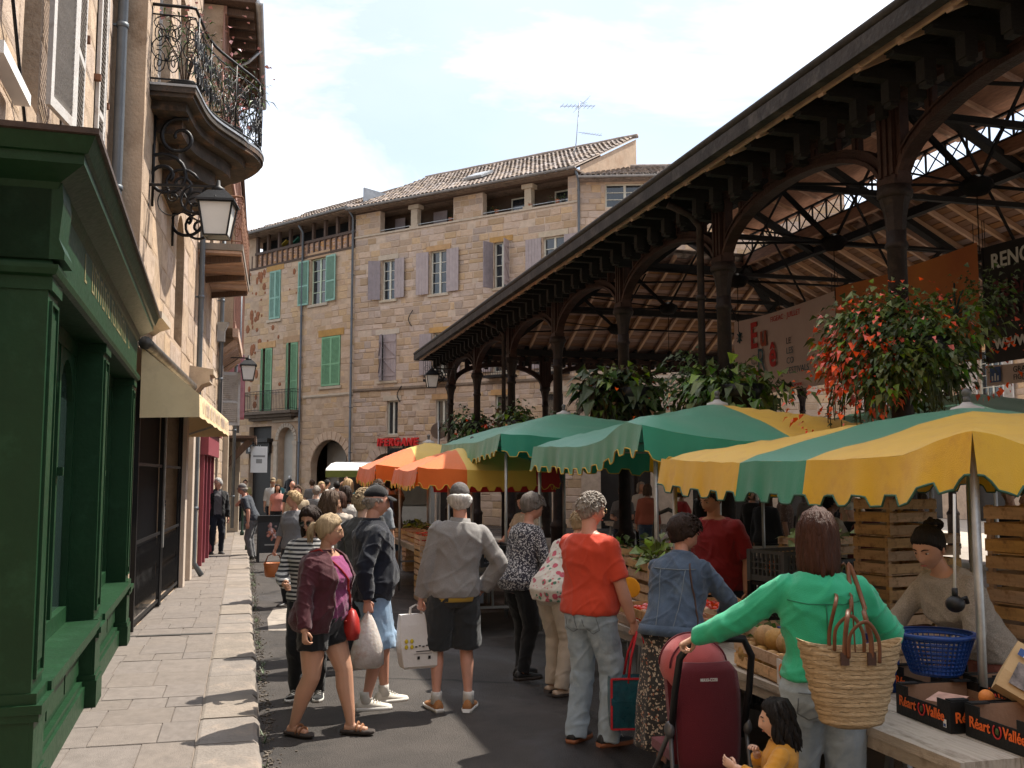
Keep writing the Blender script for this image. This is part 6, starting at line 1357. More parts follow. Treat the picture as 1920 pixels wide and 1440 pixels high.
orM = ballmesh('orange', .038, M('orange_peel', (.75, .24, .02), .5, .08, 10, .3, 200, rnd_=.08)); tomM = ballmesh('tomato', .034, M('tomato_skin', (.55, .035, .015), .25, .15, 4, 0, rnd_=.2, coat=.3), 12, 8, .8)
peM = ballmesh('peach', .036, M('peach_skin', (.60, .13, .06), .7, .3, 8, .1, 100, rnd_=.2, hue=(.70, .33, .12)), 12, 8); ppM = ballmesh('pepper', .042, M('pepper_skin', (.66, .33, .02), .25, .25, 3, 0, rnd_=.3, coat=.3, hue=(.7, .12, .02)), 9, 7, 1.15)
for (x, y, z) in ((3.16, 3.44, .05), (3.24, 3.47, .05), (3.20, 3.42, .11), (3.27, 3.42, .05), (3.30, 3.5, .05)): fruit(orM, 'orange', 'bright orange in the right front black carton', 'orange', 'oranges in the right front carton', (x, y, tz+z))
for (x, y, z) in ((3.22, 3.86, .05), (3.28, 3.92, .05), (3.25, 3.88, .11), (3.3, 3.84, .05)): fruit(orM, 'orange', 'orange in the black carton next to the straw bag', 'orange', 'oranges in the second carton', (x, y, tz+z))
for i in range(14): fruit(peM, 'peach', 'reddish peach in the blue and orange carton', 'peach', 'peaches in the blue carton', (2.83+.075*(i % 4)+rnd.uniform(-.01, .01), 4.53+.065*(i//4), tz+.05+.012*rnd.random()))
def heap(me, name, label, cat, group, cx, cy, z, nx, ny, dx, dy, rows=1):
    for r_ in range(rows):
        for i in range(nx-r_):
            for j in range(ny-r_): fruit(me, name, label, cat, group, (cx+dx*(i-(nx-1-r_)/2)+rnd.uniform(-.012, .012), cy+dy*(j-(ny-1-r_)/2)+rnd.uniform(-.012, .012), z+.045*r_+rnd.uniform(-.006, .01)), rnd.uniform(.85, 1.1))
heap(tomM, 'tomato', 'red tomato in the crate nearest the red shirted man', 'tomato', 'tomatoes in the crate by the red shirted man', 2.95, 6.95, tz+.07, 4, 6, .075, .08, 2)
heap(tomM, 'tomato', 'red tomato in the crate nearer the denim jacket', 'tomato', 'tomatoes in the crate by the denim jacket', 2.95, 6.45, tz+.07, 4, 6, .075, .08)
heap(tomM, 'tomato', 'red tomato in the tilted rear crate', 'tomato', 'tomatoes in the tilted crate', 3.36, 6.85, tz+.14, 4, 5, .07, .08)
for i, (y, lb) in enumerate(((15.5, 'nearest far crate'), (16.12, 'second far crate'))): heap(tomM, 'tomato', 'tomato in the %s under the orange parasol' % lb, 'tomato', 'tomatoes in the %s' % lb, 2.82, y, .88, 4, 5, .08, .09, 2)
heap(ppM, 'pepper', 'yellow to red pepper heaped before the cream bloused seller', 'pepper', 'peppers on the stall', 3.1, 13.2, .86, 5, 8, .09, .09, 2)
def veg(label, loc, rad, n, leaf, ls, seed, name='leaf_vegetable', group='leafy greens on the stalls', droop=.2):
    f = leafball(n, rad, ls, seed, .2, droop, .7, 8); o = f.build(name, leaf); o.location = loc; return tag(o, label, 'greens', group)
veg('green lettuces filling the crate before the red shirted seller', (3.42, 8.0, 1.16), (.22, .3, .12), 160, leafL, .11, 1); veg('green herbs in the raised crate behind the trolley frame', (3.62, 9.25, 1.18), (.2, .26, .1), 110, leafM, .09, 2)
veg('pale cabbages in the crate on the black crates', (5.0, 8.05, 1.33), (.26, .17, .09), 120, M('cabbage_leaf', (.26, .33, .15), .55, .2, 4, .2, 30, rnd_=.15), .12, 3)
veg('bunched parsley on the stall behind the orange shirt', (3.3, 9.4, 1.16), (.16, .2, .2), 150, leafM, .09, 4); veg('small dark herbs in the crate under the green sleeve', (3.32, 5.22, .9), (.16, .22, .05), 120, leafD, .06, 5)
veg('greens beside the denim jacket', (3.32, 5.75, .87), (.16, .2, .06), 90, leafM, .08, 6)
for i in range(5): veg(['leeks and greens nearest on the far stall', 'red brown salad on the far stall', 'mixed greens in the middle of the far stall', 'pale greens on the far stall', 'last greens on the far stall'][i], (3.15, 15.6+.8*i, .9+.05*(i % 2)), (.25, .35, .12), 90, [leafM, M('red_salad', (.30, .07, .03), .6, .3, 4, .1, 30, rnd_=.3), leafD, leafL, leafM][i], .12, 30+i)
veg('greens among the peppers', (2.95, 13.0, .86), (.1, .4, .05), 60, leafM, .1, 50)
# bananas
t = T('banana_bunch', 'yellow green bananas lying in the rear black carton', 'bananas', (3.50, 3.9, tz+.12), R(30)); bnM = M('banana_peel', (.62, .48, .06), .5, .2, 4, .05, 40, hue=(.45, .48, .08))
for i in range(5): m = MB(); m.tube([(.03*i-.06+.02*math.sin(a*2), -.10+.2*(a/2), .05*math.sin(a*1.57)-.01*i) for a in [j/3.5 for j in range(8)]], [.006, .014, .017, .018, .018, .016, .012, .006], 7); m.build('banana', bnM, t)
# round blue basket
def lattice_basket(label, loc, r0, r1, h, group=None):
    t = T('blue_basket', label, 'basket', loc, 0, group); m = MB(); n = 40
    m.lathe([(r1-.005, h-.025), (r1+.012, h-.02), (r1+.014, h), (r1-.004, h)], n, cap=False); m.build('rim', plastic_bl, t)
    w = MB()
    for k in range(9): z = .012+(h-.04)*k/8; r = r0+(r1-r0)*z/h; w.tube([(r*math.cos(2*math.pi*j/n), r*math.sin(2*math.pi*j/n), z) for j in range(n+1)], .0052, 4, cap=False)
    for j in range(n): a = 2*math.pi*j/n; w.bar((r0*math.cos(a), r0*math.sin(a), .005), (r1*math.cos(a), r1*math.sin(a), h-.02), .004, .011)
    w.lathe([(.01, .0), (r0, .0), (r0, .008), (.01, .008)], n); w.build('lattice', plastic_bl, t); return t
lattice_basket('round blue plastic lattice basket on the cartons before the grey sweatered seller', (3.30, 4.28, tz+.142), .115, .175, .20)
# kraft bag with printed flag
t = T('kraft_bag', 'kraft paper fruit bag with a small blue white red flag leaning on the cartons', 'bag', (3.26, 3.70, tz+.135), R(-22)); m = MB(); M_ = Matrix.Rotation(R(-28), 4, 'X') @ Matrix.Rotation(R(34), 4, 'Y'); m.M = M_
m.loft([[(x*w_, d*y, z) for x, y in ((-.11, -1), (.11, -1), (.11, 1), (-.11, 1))] for z, d, w_ in ((0, .035, 1), (.08, .045, 1.02), (.2, .02, .98), (.25, .004, .95))], True, sm=False); m.build('paper', M('kraft_paper', (.48, .33, .17), .8, .1, 5, .2, 30), t)
for a, (c, y) in enumerate(((blueprint, -.075), (whiteprint, -.05), (redprint, -.025))): m = MB(); m.M = M_; m.b2(y-.0125, y+.0125, -.0465, -.0455, .17, .205); m.v = [(p[0], p[1], p[2]) for p in m.v]; m.build('flag', c, t)
m = MB(); m.M = M_; m.b2(-.07, .07, -.05, -.047, .03, .14); m.build('window_print', M('dark_print', (.10, .07, .06), .4, .8, 20, 0, hue=(.35, .30, .28)), t)
m = MB(); m.M = M_; [m.b2(-.005+.018*i, .007+.018*i, -.0465, -.0455, .17, .17+.02*(1+i % 2)) for i in range(5)]; m.build('print', M('brown_print', (.16, .08, .03), .6, .1, 5, 0), t)
t = T('leaflet', 'folded paper leaflet lying in the second black carton', 'paper', (3.08, 3.9, tz+.11), R(25)); m = MB(); m.add([(-.1, -.07, 0), (.02, -.07, .02), (.02, .07, .02), (-.1, .07, 0), (.1, -.07, -.01), (.1, .07, -.01)], [(0, 1, 2, 3), (1, 4, 5, 2)]); m.build('sheet', M('pinkish_print', (.48, .28, .22), .6, .3, 20, 0), t)
# scale hook hanging at the front pole
t = T('hanging_scale', 'white rod with a black hook weight hanging in front of the grey sweatered seller', 'scale', (3.28, 4.1, 1.25)); m = MB(); m.tube([(0, 0, .07), (.02, 0, .52)], .007, 6); m.build('rod', whiteprint, t); m = MB(); m.ball((0, 0, 0), (.045, .045, .04), 10, 8); m.tube([(0, 0, .03), (0, 0, .075)], .014, 8); m.tube([(.04, 0, .02), (.06, 0, .03), (.07, 0, .0)], .01, 6); m.build('weight', plastic_bk, t)
# price tickets, jars, trolley, far food trailer, green stall bits
t = T('price_ticket', 'round yellow orange price ticket by the orange shirted man', 'ticket', (2.98, 7.5, .98), R(-70)); m = MB(); m.ball((0, 0, 0), (.12, .006, .08), 14, 10); m.build('disc', M('ticket_yellow', (.75, .32, .01), .6, .08, 5, 0), t); m = MB(); m.tube([(0, 0, -.07), (0, 0, -.2)], .005, 5); m.build('stick', crateM, t)
t = T('hand_trolley', 'black tubular hand trolley standing behind the lettuce crates', 'trolley', (3.85, 8.7, 0), R(-70)); m = MB()
m.tube([(-.2, 0, .1), (-.2, 0, 1.35), (-.16, 0, 1.5), (0, 0, 1.55), (.16, 0, 1.5), (.2, 0, 1.35), (.2, 0, .1)], .02, 8)
for z in (.4, .9, 1.2): m.bar((-.2, 0, z), (.2, 0, z), .03, .05)
m.b2(-.22, .22, -.25, 0, .05, .07); m.build('frame', plastic_bk, t)
for s in (-1, 1): m = MB(); m.M = Matrix.Translation((s*.22, .06, .11)) @ Matrix.Rotation(R(90), 4, 'Y'); m.lathe([(.03, -.03), (.11, -.025), (.11, .025), (.03, .03)], 14); m.build('wheel', plastic_bk, t)
for i in range(12):
    t = T('jar', 'glass jar in the row on the rear stall table', 'jar', (7.5+.18*(i % 4), 6.4+.3*(i//4)+.05*(i % 2), .952), 0, 'jars on the rear table'); m = MB(); m.lathe([(.04, 0), (.045, .01), (.045, .09), (.035, .105)], 10); m.build('glass', M('jar_glass', (.45, .42, .36), .2, .3, 3, 0, rnd_=.2), t); m = MB(); m.lathe([(.038, .105), (.038, .125), (.01, .127)], 10); m.build('lid', whiteprint, t)
t = T('stall_bins', 'bright wrapped goods on the low table before the seated men', 'goods', (5.2, 9.0, .9)); m = MB(); m.ball((0, 0, .05), (.16, .2, .10), 10, 7); m.build('orange_wrap', orangeL, t); m = MB(); m.b2(.1, .5, -.3, .1, -.05, .04); m.build('blue_wrap', M('turquoise_wrap', (.03, .3, .36), .4, .2, 5, 0), t); m = MB(); m.b2(-.3, .6, -.4, .4, -.12, -.051); m.build('tray', whiteprint, t)
t = T('food_trailer', 'white food trailer with a raised lid and a green strip, far down the street', 'trailer', (4.3, 31.8, 0), R(-14))
t.scale = (1, 1, .84); m = MB(); m.b2(-1.5, 1.5, 0, 2.0, .4, 1.1); m.b2(-1.5, 1.5, 1.9, 2.0, 1.1, 2.6); m.b2(-1.5, -1.42, 0, 2.0, 1.1, 2.6); m.b2(1.42, 1.5, 0, 2.0, 1.1, 2.6); m.build('body', M('trailer_white', (.45, .46, .44), .5, .15, 3, .05, 20), t)
m = MB(); m.loft([[(x, -.9, 2.45), (x, -.85, 2.52), (x, .1, 2.72), (x, 1.2, 2.8), (x, 2.05, 2.65), (x, 2.05, 2.55)] for x in (-1.7, 1.6)], True, sm=False); m.build('roof', whiteprint, t); m = MB(); m.b2(-1.7, 1.6, -.93, -.9, 2.2, 2.45); m.build('green_strip', M('olive_strip', (.13, .16, .03), .5, .2, 5, 0), t); m = MB(); m.b2(-1.4, 1.4, .3, 1.89, 1.1, 1.11); m.build('counter', steelM, t)
for s in (-1, 1): m = MB(); m.M = Matrix.Translation((s*1.0, -.02, .3)) @ Matrix.Rotation(R(90), 4, 'X'); m.lathe([(.05, -.1), (.3, -.09), (.3, .09), (.05, .1)], 16); m.build('wheel', plastic_bk, t)
# ---------------- people ----------------
TS = bpy.data.scenes.new('remesh_bench')
def remesh(mb, vox, smooth=3):
    me = mb.mesh('tmp'); o = bpy.data.objects.new('tmp', me); TS.collection.objects.link(o)
    r = o.modifiers.new('r', 'REMESH'); r.mode = 'VOXEL'; r.voxel_size = vox; r.use_smooth_shade = True
    if smooth: s = o.modifiers.new('s', 'SMOOTH'); s.factor = .5; s.iterations = smooth
    dg = TS.view_layers[0].depsgraph; TS.view_layers[0].update(); dg = TS.view_layers[0].depsgraph
    out = bpy.data.meshes.new_from_object(o.evaluated_get(dg)); bpy.data.objects.remove(o); bpy.data.meshes.remove(me); return out
def wrinkle(me, amp, f=7, seed=0, kz=1.0):
    n = len(me.vertices); co = np.empty(n*3); me.vertices.foreach_get('co', co); co = co.reshape(-1, 3); no = np.empty(n*3); me.vertex_normals.foreach_get('vector', no); no = no.reshape(-1, 3); d = np.empty(n)
    for i in range(n):
        x, y, z = co[i]; a = noise.noise(Vector((x*f+seed, y*f, (z+.5*x)*f*kz))); b = noise.noise(Vector((x*f*2.1, y*f*2.1+seed, (z-.4*y)*f*1.7*kz)))
        c = noise.noise(Vector((x*f*.7+9, y*f*.7, (z-.8*x)*f*1.5))); d[i] = (max(0, .55-abs(a)*2.6)*1.3-.2)*.75+(.5-abs(b)*2)*.30+(max(0, .4-abs(c)*3)*1.8-.2)*.6
    co += no*(d*amp)[:, None]; me.vertices.foreach_set('co', co.ravel()); me.update()
from mathutils.bvhtree import BVHTree
def BVH(me): return BVHTree.FromPolygons([v.co.copy() for v in me.vertices], [tuple(p.vertices) for p in me.polygons])
def cast(bv, p, off=.002, d=(0, 1, 0)):
    h = bv.ray_cast(Vector(p), Vector(d)); return (h[0]-Vector(d)*off) if h[0] is not None else Vector(p)+Vector(d)*.88
def sst(a, b, x): t = min(max((x-a)/(b-a), 0), 1); return t*t*(3-2*t)
def ik(a, b, l1, l2, hint):
    a, b = Vector(a), Vector(b); d = b-a; L_ = d.length; mx = (l1+l2)*.995
    if L_ > mx: b = a+d*(mx/L_); d = b-a; L_ = mx
    u = d/L_; x = (l1*l1-l2*l2+L_*L_)/(2*L_); h = math.sqrt(max(l1*l1-x*x, 0)); p = Vector(hint); p = (p-u*p.dot(u))
    p = p.normalized() if p.length > 1e-5 else Vector((0, -1, 0)); return a+u*x+p*h, b
TORSO = [(.80, .115, .085, .085), (.86, .158, .105, .115), (.93, .172, .110, .122), (1.00, .163, .105, .108), (1.08, .148, .102, .092), (1.17, .153, .108, .096), (1.27, .168, .118, .105), (1.35, .174, .108, .108), (1.405, .158, .080, .092), (1.445, .112, .062, .070), (1.475, .068, .052, .058)]
def torso_rings(S, ease=0, z0=.8, z1=1.5, n=22, warp=True, flare=0):
    R_ = []; zs = [z0]+[t[0] for t in TORSO if z0+.02 < t[0] < z1-.02]+[z1]; Z = [t[0] for t in TORSO]
    for z in zs:
        rx, yf, yb = [float(np.interp(z, Z, [t[k] for t in TORSO])) for k in (1, 2, 3)]
        fe = S['fem']; rx *= S['w']; yf *= S['w']**.8; yb *= S['w']**.8
        if fe: rx *= 1+.10*math.exp(-((z-.92)/.09)**2)-.07*math.exp(-((z-1.10)/.08)**2)-.07*sst(1.25, 1.38, z); yf += .032*S.get('bust', 1)*math.exp(-((z-1.265)/.065)**2); yb += .02*math.exp(-((z-.92)/.08)**2)
        yf += S['belly']*math.exp(-((z-1.06)/.12)**2); rx += S['belly']*.45*math.exp(-((z-1.04)/.12)**2); yb += S['belly']*.2*math.exp(-((z-1.04)/.12)**2)
        e = ease+flare*max(0, (1.2-z))
        ring = []
        for j in range(n):
            a = 2*math.pi*j/n; c, s = math.cos(a), math.sin(a); x = (rx+e)*math.copysign(abs(c)**.82, c); y = ((yf if s > 0 else yb)+e)*math.copysign(abs(s)**.9, s); p = Vector((x, y, z)); ring.append(S['W'](p) if warp else p)
        R_.append(ring)
    return R_
def tubei(m, joints, radii, seg=5, n=12):
    P, Q = [], []
    for i in range(len(joints)-1):
        a, b = Vector(joints[i]), Vector(joints[i+1])
        for k in range(seg): t = k/seg; P.append(a.lerp(b, t)); Q.append(radii[i]+(radii[i+1]-radii[i])*t)
    P.append(Vector(joints[-1])); Q.append(radii[-1])
    e = (P[-1]-P[-2]).normalized()*Q[-1]*.5; m.tube(P+[P[-1]+e], Q+[Q[-1]*.55], n); m.ball(P[0], Q[0], 10, 8)
    for j, r in zip(joints[1:-1], radii[1:-1]): m.ball(j, r*.99, 10, 8)
def hand(m, wr, f, n, side, curl=.35, s=1.0, spread=.12):
    f = Vector(f).normalized(); n = Vector(n); n = (n-f*n.dot(f)).normalized(); t = f.cross(n)*side; K = lambda a, b, c: Vector(wr)+(f*a+t*b+n*c)*s
    rings = []
    for a, hb_, hn in ((-.02, .026, .020), (.01, .029, .019), (.045, .038, .016), (.08, .042, .014), (.095, .038, .012)):
        rings.append([K(a, hb_*math.cos(q)+.002, hn*math.sin(q)) for q in [2*math.pi*j/10 for j in range(10)]])
    m.loft(rings)
    for i, (b, L_, r) in enumerate(((.031, .070, .0088), (.011, .080, .0092), (-.010, .074, .0088), (-.029, .058, .0078))):
        P = [(.080, b)]; ang = 0; p = Vector((.085, b, 0)); pts = [K(.07, b*.95, 0), K(p.x, p.y, p.z)]; sp = spread*(1.4-i)*.12
        for k, fr in enumerate((.45, .32, .23)):
            ang += curl*(1.15 if k == 0 else 1.0)*(1+.06*i); p = p+Vector((math.cos(ang)*L_*fr, sp*L_*fr*3, math.sin(ang)*L_*fr)); pts.append(K(*p))
        m.tube(pts, [r, r, r*.95, r*.88, r*.65], 7)
    th = [K(.012, .022, .004), K(.035, .043, .012+.012*curl), K(.058, .050-.012*curl, .022+.03*curl), K(.080, .046-.03*curl, .030+.034*curl)]; m.tube(th, [.014, .0125, .0105, .0075], 8)
def head_pts(nu=44, nv=30):
    """directions and skull surface in head space (x right, y front, z up, eyes at z=0)"""
    V = []
    for i in range(nv+1):
        th = math.pi*i/nv; row = []
        for j in range(nu):
            u = j/nu*2*math.pi; ph = u-.55*math.sin(u)  # denser at the front (u=0)
            dx, dy, dz = math.sin(th)*math.sin(ph), math.sin(th)*math.cos(ph), -math.cos(th); x, y, z = dx*.074, dy*.096, dz*.117
            q = max(-dz, 0)
            x *= 1-.30*q**1.7+.03*math.exp(-((z-.05)/.05)**2)
            if y < 0: y *= 1-.42*q**1.2; y -= .010*math.exp(-((z-.035)/.06)**2)*min(1, -dy*1.4)
            else:
                y *= 1-.03*q; fr = dy**2; y -= .006*math.exp(-(x/.05)**2)*fr if z > .03 else 0
                nb = min(max((.026-z)/.064, 0), 1); nb = nb if z > -.040 else math.exp(-((z+.040)/.009)**2); y += (.006+.021*nb)*math.exp(-(x/(.0085+.007*nb))**2)*(1 if z < .035 else math.exp(-((z-.035)/.012)**2))
                for s in (-1, 1): y -= .0085*math.exp(-((x-s*.031)/.017)**2-((z-.004)/.012)**2); y += .0035*math.exp(-((x-s*.03)/.022)**2-((z-.027)/.009)**2); y += .004*math.exp(-((x-s*.04)/.018)**2-((z+.035)/.02)**2)
                y += .0055*math.exp(-(x/.021)**2-((z+.067)/.011)**2)+.008*math.exp(-(x/.022)**2-((z+.103)/.016)**2)-.003*math.exp(-(x/.03)**2-((z+.086)/.007)**2)
            row.append((Vector((x, y, z)), abs((ph+math.pi) % (2*math.pi)-math.pi)))
        V.append(row)
    return V
HP, HPL = head_pts(), head_pts(22, 16)
def grid_faces(nv, nu): return [(i*nu+j, i*nu+(j+1) % nu, (i+1)*nu+(j+1) % nu, (i+1)*nu+j) for i in range(nv) for j in range(nu)]
def skin(nm, c): return M('skin_'+nm, c, .52, .10, 9, .12, 120, hue=(c[0]*1.06, c[1]*.97, c[2]*.94), spec=.35)
SK = {'tan': skin('tan', (.47, .265, .175)), 'pale': skin('pale', (.60, .39, .29)), 'red': skin('ruddy', (.54, .29, .21)), 'olive': skin('olive', (.36, .20, .125)), 'brown': skin('brown', (.22, .115, .07))}
def hairm(nm, c, v=.24): return M('hair_'+nm, c, .6, v, 60, .6, 140, stretch=(1, 1, .13), spec=.22, hue=tuple(min(1, q*1.5) for q in c))
HR = {'black': hairm('black', (.010, .008, .007)), 'dark': hairm('dark_brown', (.022, .012, .008)), 'auburn': hairm('auburn', (.040, .014, .007)), 'brown': hairm('brown', (.065, .038, .022)), 'grey': hairm('grey', (.24, .21, .18)), 'white': hairm('white', (.50, .48, .45)), 'blond': hairm('blond', (.40, .28, .15)), 'ash': hairm('ash_blond', (.30, .22, .13)), 'saltpepper': hairm('salt_pepper', (.13, .11, .095))}
shoe_blk = M('black_shoe', (.015, .014, .014), .5, .2, 6, .1, 40); lensM = M('dark_lens', (.01, .01, .01), .08, .1, 3, 0, spec=.8); lipM = M('lips', (.36, .12, .09), .5, .1, 9, 0); eyeW = M('eye_white', (.36, .32, .29), .3, .05, 5, 0); irisM = M('iris', (.02, .013, .01), .2, .2, 5, 0); goldm = M('thin_metal_frame', (.30, .22, .12), .35, .1, 5, 0, metal=.8)
def shoe(mb_u, mb_s, an, d, s=1.0, low=False):
    d = Vector((d[0], d[1], 0)).normalized(); r = Vector((d.y, -d.x, 0)); b = Vector((an[0], an[1], an[2]-.085)); K = lambda y, x, z: b+(d*y+r*x)*s+Vector((0, 0, z*s))
    prof = [(-.075, .030, .055), (-.06, .036, .085 if not low else .06), (-.02, .038, .092 if not low else .062), (.03, .040, .082), (.08, .046, .062), (.13, .048, .050), (.17, .040, .042), (.195, .022, .034)]
    mb_u.loft([[K(y, w_*math.cos(a), .018+max(math.sin(a), -.05)*(h-.018)) for a in [2*math.pi*j/12 for j in range(12)]] for y, w_, h in prof])
    mb_s.loft([[K(y, (w_+.004)*math.cos(a), z) for a in [2*math.pi*j/12 for j in range(12)] for z in (0,)] for y, w_, h in [(-.081, .02, 0)]]+[[K(y-.0, (w_+.005)*math.cos(a), .0+(.026 if math.sin(a) > 0 else 0.0)) for a in [2*math.pi*j/12 for j in range(12)]] for y, w_, h in prof]+[[K(.204, .015*math.cos(a), .012) for a in [2*math.pi*j/12 for j in range(12)]]])
def person(label, pos, hd, h=1.72, w=1.0, belly=0.0, fem=False, bust=1, lean=0, twist=0, tilt=0, head=(0, 0), RW=None, LW=None, RE=None, LE=None, RA=None, LA=None, RT=8, LT=-8, rcurl=.35, lcurl=.35, rpalm=None, lpalm=None, sk='tan', top=None, outer=None, bottom=None, shoes=None, socks=None, hair=None, cap=None, glasses=None, lod=0, z0=0, group=None, seat=False, child=False):
    root = T('person', label, 'person', (pos[0], pos[1], z0), R(-hd), group); k = h/1.75; root.scale = (k, k, k); skm = SK[sk]; vox = (.009, .014, .022)[lod]; S = dict(w=w, belly=belly, fem=fem, bust=bust); la, tw, ti = R(lean), R(-twist), R(tilt)
    def W(p):
        t = sst(.86, 1.2, p.z); a = -la*t; q = Vector((p.x, p.y, p.z-.94)); q = Matrix.Rotation(tw*t, 3, 'Z') @ Matrix.Rotation(ti*t, 3, 'Y') @ Matrix.Rotation(a, 3, 'X') @ q; return q+Vector((0, 0, .94))
    S['W'] = W; sw = (.156 if fem else .176)*(w**.45)
    def fix(p): return Vector(p)
    J = {}
    for s, nm in ((1, 'R'), (-1, 'L')):
        sh = W(Vector((s*sw, -.008, 1.385))); wr = fix(dict(R=RW, L=LW)[nm] or (s*(.245+.07*(w-1)+belly*.3), .05, .83)); hint = dict(R=RE, L=LE)[nm] or (s*.5, -.9, -.1)
        el, wr = ik(sh, wr, .292, .262, hint); J[nm+'a'] = (sh, el, wr)
        hip = Vector((s*.088*w**.5, 0, .90)); an = fix(dict(R=RA, L=LA)[nm] or (s*.105, 0, .085)); kn, an = ik(hip, an, .425, .41, (s*.12, 1, 0)); J[nm+'l'] = (hip, kn, an)
    am = 1.0 if fem else 1.1; am *= w**.55; lm = (1.06 if fem else 1.0)*w**.6; lb = lm*(.90 if bottom and bottom['kind'] != 'shorts' else 1); ab = am*(.92 if max((top or {}).get('sleeve', 0), (outer or {}).get('sleeve', 0)) >= .9 else 1)
    HC = W(Vector((0, .012, 1.47)))+Matrix.Rotation(-la*.55, 3, 'X') @ Vector((0, .018, .158)); hy, hpit = head; HM = Matrix.Translation(HC) @ Matrix.Rotation(R(-hy)+tw, 4, 'Z') @ Matrix.Rotation(R(-hpit), 4, 'X')
    if child: HM = HM @ Matrix.Scale(1.28, 4)
    # --- skin: one continuous body
    b = MB(); b.loft(torso_rings(S, -.008, .80, 1.475)); b.tube([W(Vector((0, -.012, 1.40))), W(Vector((0, -.004, 1.475))), HM @ Vector((0, -.012, -.06)), HM @ Vector((0, -.01, .0))], [.062, .052*(.92 if fem else 1.06), .052*(.9 if fem else 1.05), .045], 14)
    for nm in 'RL':
        a, e, wr = J[nm+'a']; tubei(b, [a, a.lerp(e, .5), e, e.lerp(wr, .35), wr], [.050*ab, .047*ab, .040*ab, .041*ab, .0265*am]); hp_, kn, an = J[nm+'l']
        tubei(b, [hp_, hp_.lerp(kn, .5), kn, kn.lerp(an, .33)+Vector((0, -.012, 0)), kn.lerp(an, .8), an+Vector((0, 0, -.02))], [.088*lb, .077*lb, .055*lb, .055*lb, .036*lb, .036])
        if shoes and shoes.get('style') == 'sandal':
            d = Vector((math.sin(R(RT if nm == 'R' else LT)), math.cos(R(RT if nm == 'R' else LT)), 0)); b.tube([an+Vector((0, 0, -.045))-d*.05, an+Vector((0, 0, -.05))+d*.05, an+Vector((0, 0, -.062))+d*.14], [.034, .032, .026], 10)
    me = remesh(b, vox, 3); body = ob('body', me, skm, root)
    x = MB(); V = HP if lod == 0 else HPL; nv, nu = len(V)-1, len(V[0]); x.add([HM @ v for r in V for v, _ in r], grid_faces(nv, nu), 0, True)
    for s in (-1, 1): x.M = HM @ Matrix.Translation((s*.074, -.012, -.012)) @ Matrix.Rotation(R(-18*s), 4, 'Z') @ Matrix.Rotation(R(12), 4, 'X'); x.ball((0, 0, 0), (.009, .020, .033), 10, 8); x.M = None
    for nm, s, c, pn in (('R', 1, rcurl, rpalm), ('L', -1, lcurl, lpalm)):
        a, e, wr = J[nm+'a']; f = (wr-e).normalized(); n = Vector(pn) if pn else (Vector((-s*.9, .25, .15))); hand(x, wr, f, n, s, c, .95 if not fem else .86)
    bm = bmesh.new(); bm.from_mesh(body.data); t2 = x.mesh('t'); bm.from_mesh(t2); bm.to_mesh(body.data); bm.free(); bpy.data.meshes.remove(t2)
    for p in body.data.polygons: p.use_smooth = True
    # --- face
    if lod < 2:
        for s in (-1, 1):
            m = MB(); m.M = HM; m.ball((s*.031, .0755, .003), (.0125, .0105, .0062), 10, 8); m.ball((s*.031, .0825, .0028), (.0064, .0042, .0056), 8, 6, 1); m.build('eye', [eyeW, irisM], root)
            m = MB(); m.M = HM; m.tube([(s*.012, .094, .024), (s*.03, .0915, .031), (s*.05, .079, .025)], [.003, .0042, .002], 5, flat=.8); m.build('eyebrow', HR[(hair or {}).get('col', 'dark')], root)
        m = MB(); m.M = HM; m.ball((0, .0935, -.066), (.021, .006, .0048), 10, 6); m.build('mouth', lipM, root)
    if glasses:
        m = MB(); m.M = HM; g_ = MB(); g_.M = HM; dk_ = glasses == 'sun'; rr_ = .024 if dk_ else .0185
        for s in (-1, 1):
            m.tube([(s*.032+rr_*1.15*math.cos(a), .1005-.004*abs(math.cos(a)), .000+rr_*math.sin(a)) for a in [2*math.pi*j/16 for j in range(17)]], .0019 if not dk_ else .003, 5); m.tube([(s*(.032+rr_*1.1), .096, .006), (s*.076, .06, .008), (s*.079, -.01, .006)], .0016, 4)
            if dk_: g_.ball((s*.032, .0985, 0), (rr_*1.15, .0045, rr_*1.0), 14, 8)
        m.tube([(-.012, .104, .003), (.012, .104, .003)], .0018, 4); o = m.build('glasses', shoe_blk if dk_ else goldm, root)
        if g_.v: g_.build('lenses', lensM, o)
    # --- hair
    if hair:
        hm_ = HR[hair['col']]; st = hair['style']; th = hair.get('th', .014); V2 = V; m = MB(); pts = []
        cover = st in ('bob', 'long', 'longwavy'); fl = hair.get('front', .066)
        for r in V2:
            for v, az in r:
                zl = float(np.interp(az, [0, .55, .95, 1.2, 1.45, 1.75, 2.1, math.pi], [fl, fl-.004, fl-.02, .012 if not cover else -.03, -.02 if not cover else -.09, -.028 if not cover else -.10, -.062, -.085]))
                zl += .006*noise.noise(Vector((az*9, v.x*60, 1))); hh = sst(zl-.006, zl+.012, v.z)
                hh *= 1-(sst(.030, .046, v.z) if cap else 0)
                tt = th*(1+.75*noise.noise(Vector((v.x*45, v.y*45, v.z*18)))+(.4*noise.noise(Vector((v.x*110, v.y*110, v.z*60))) if st in ('curly', 'short') else 0))
                vol = hair.get('vol', 0)*sst(-.02, .09, v.z)+hair.get('back', 0)*sst(0, -.08, v.y)*sst(-.09, .0, v.z)
                nn = v.normalized(); pts.append(HM @ (v+nn*((tt+vol)*hh-.012*(1-hh))))
        m.add(pts, grid_faces(nv, nu), 0, True); r_ = random.Random(int(pos[0]*100)+7)
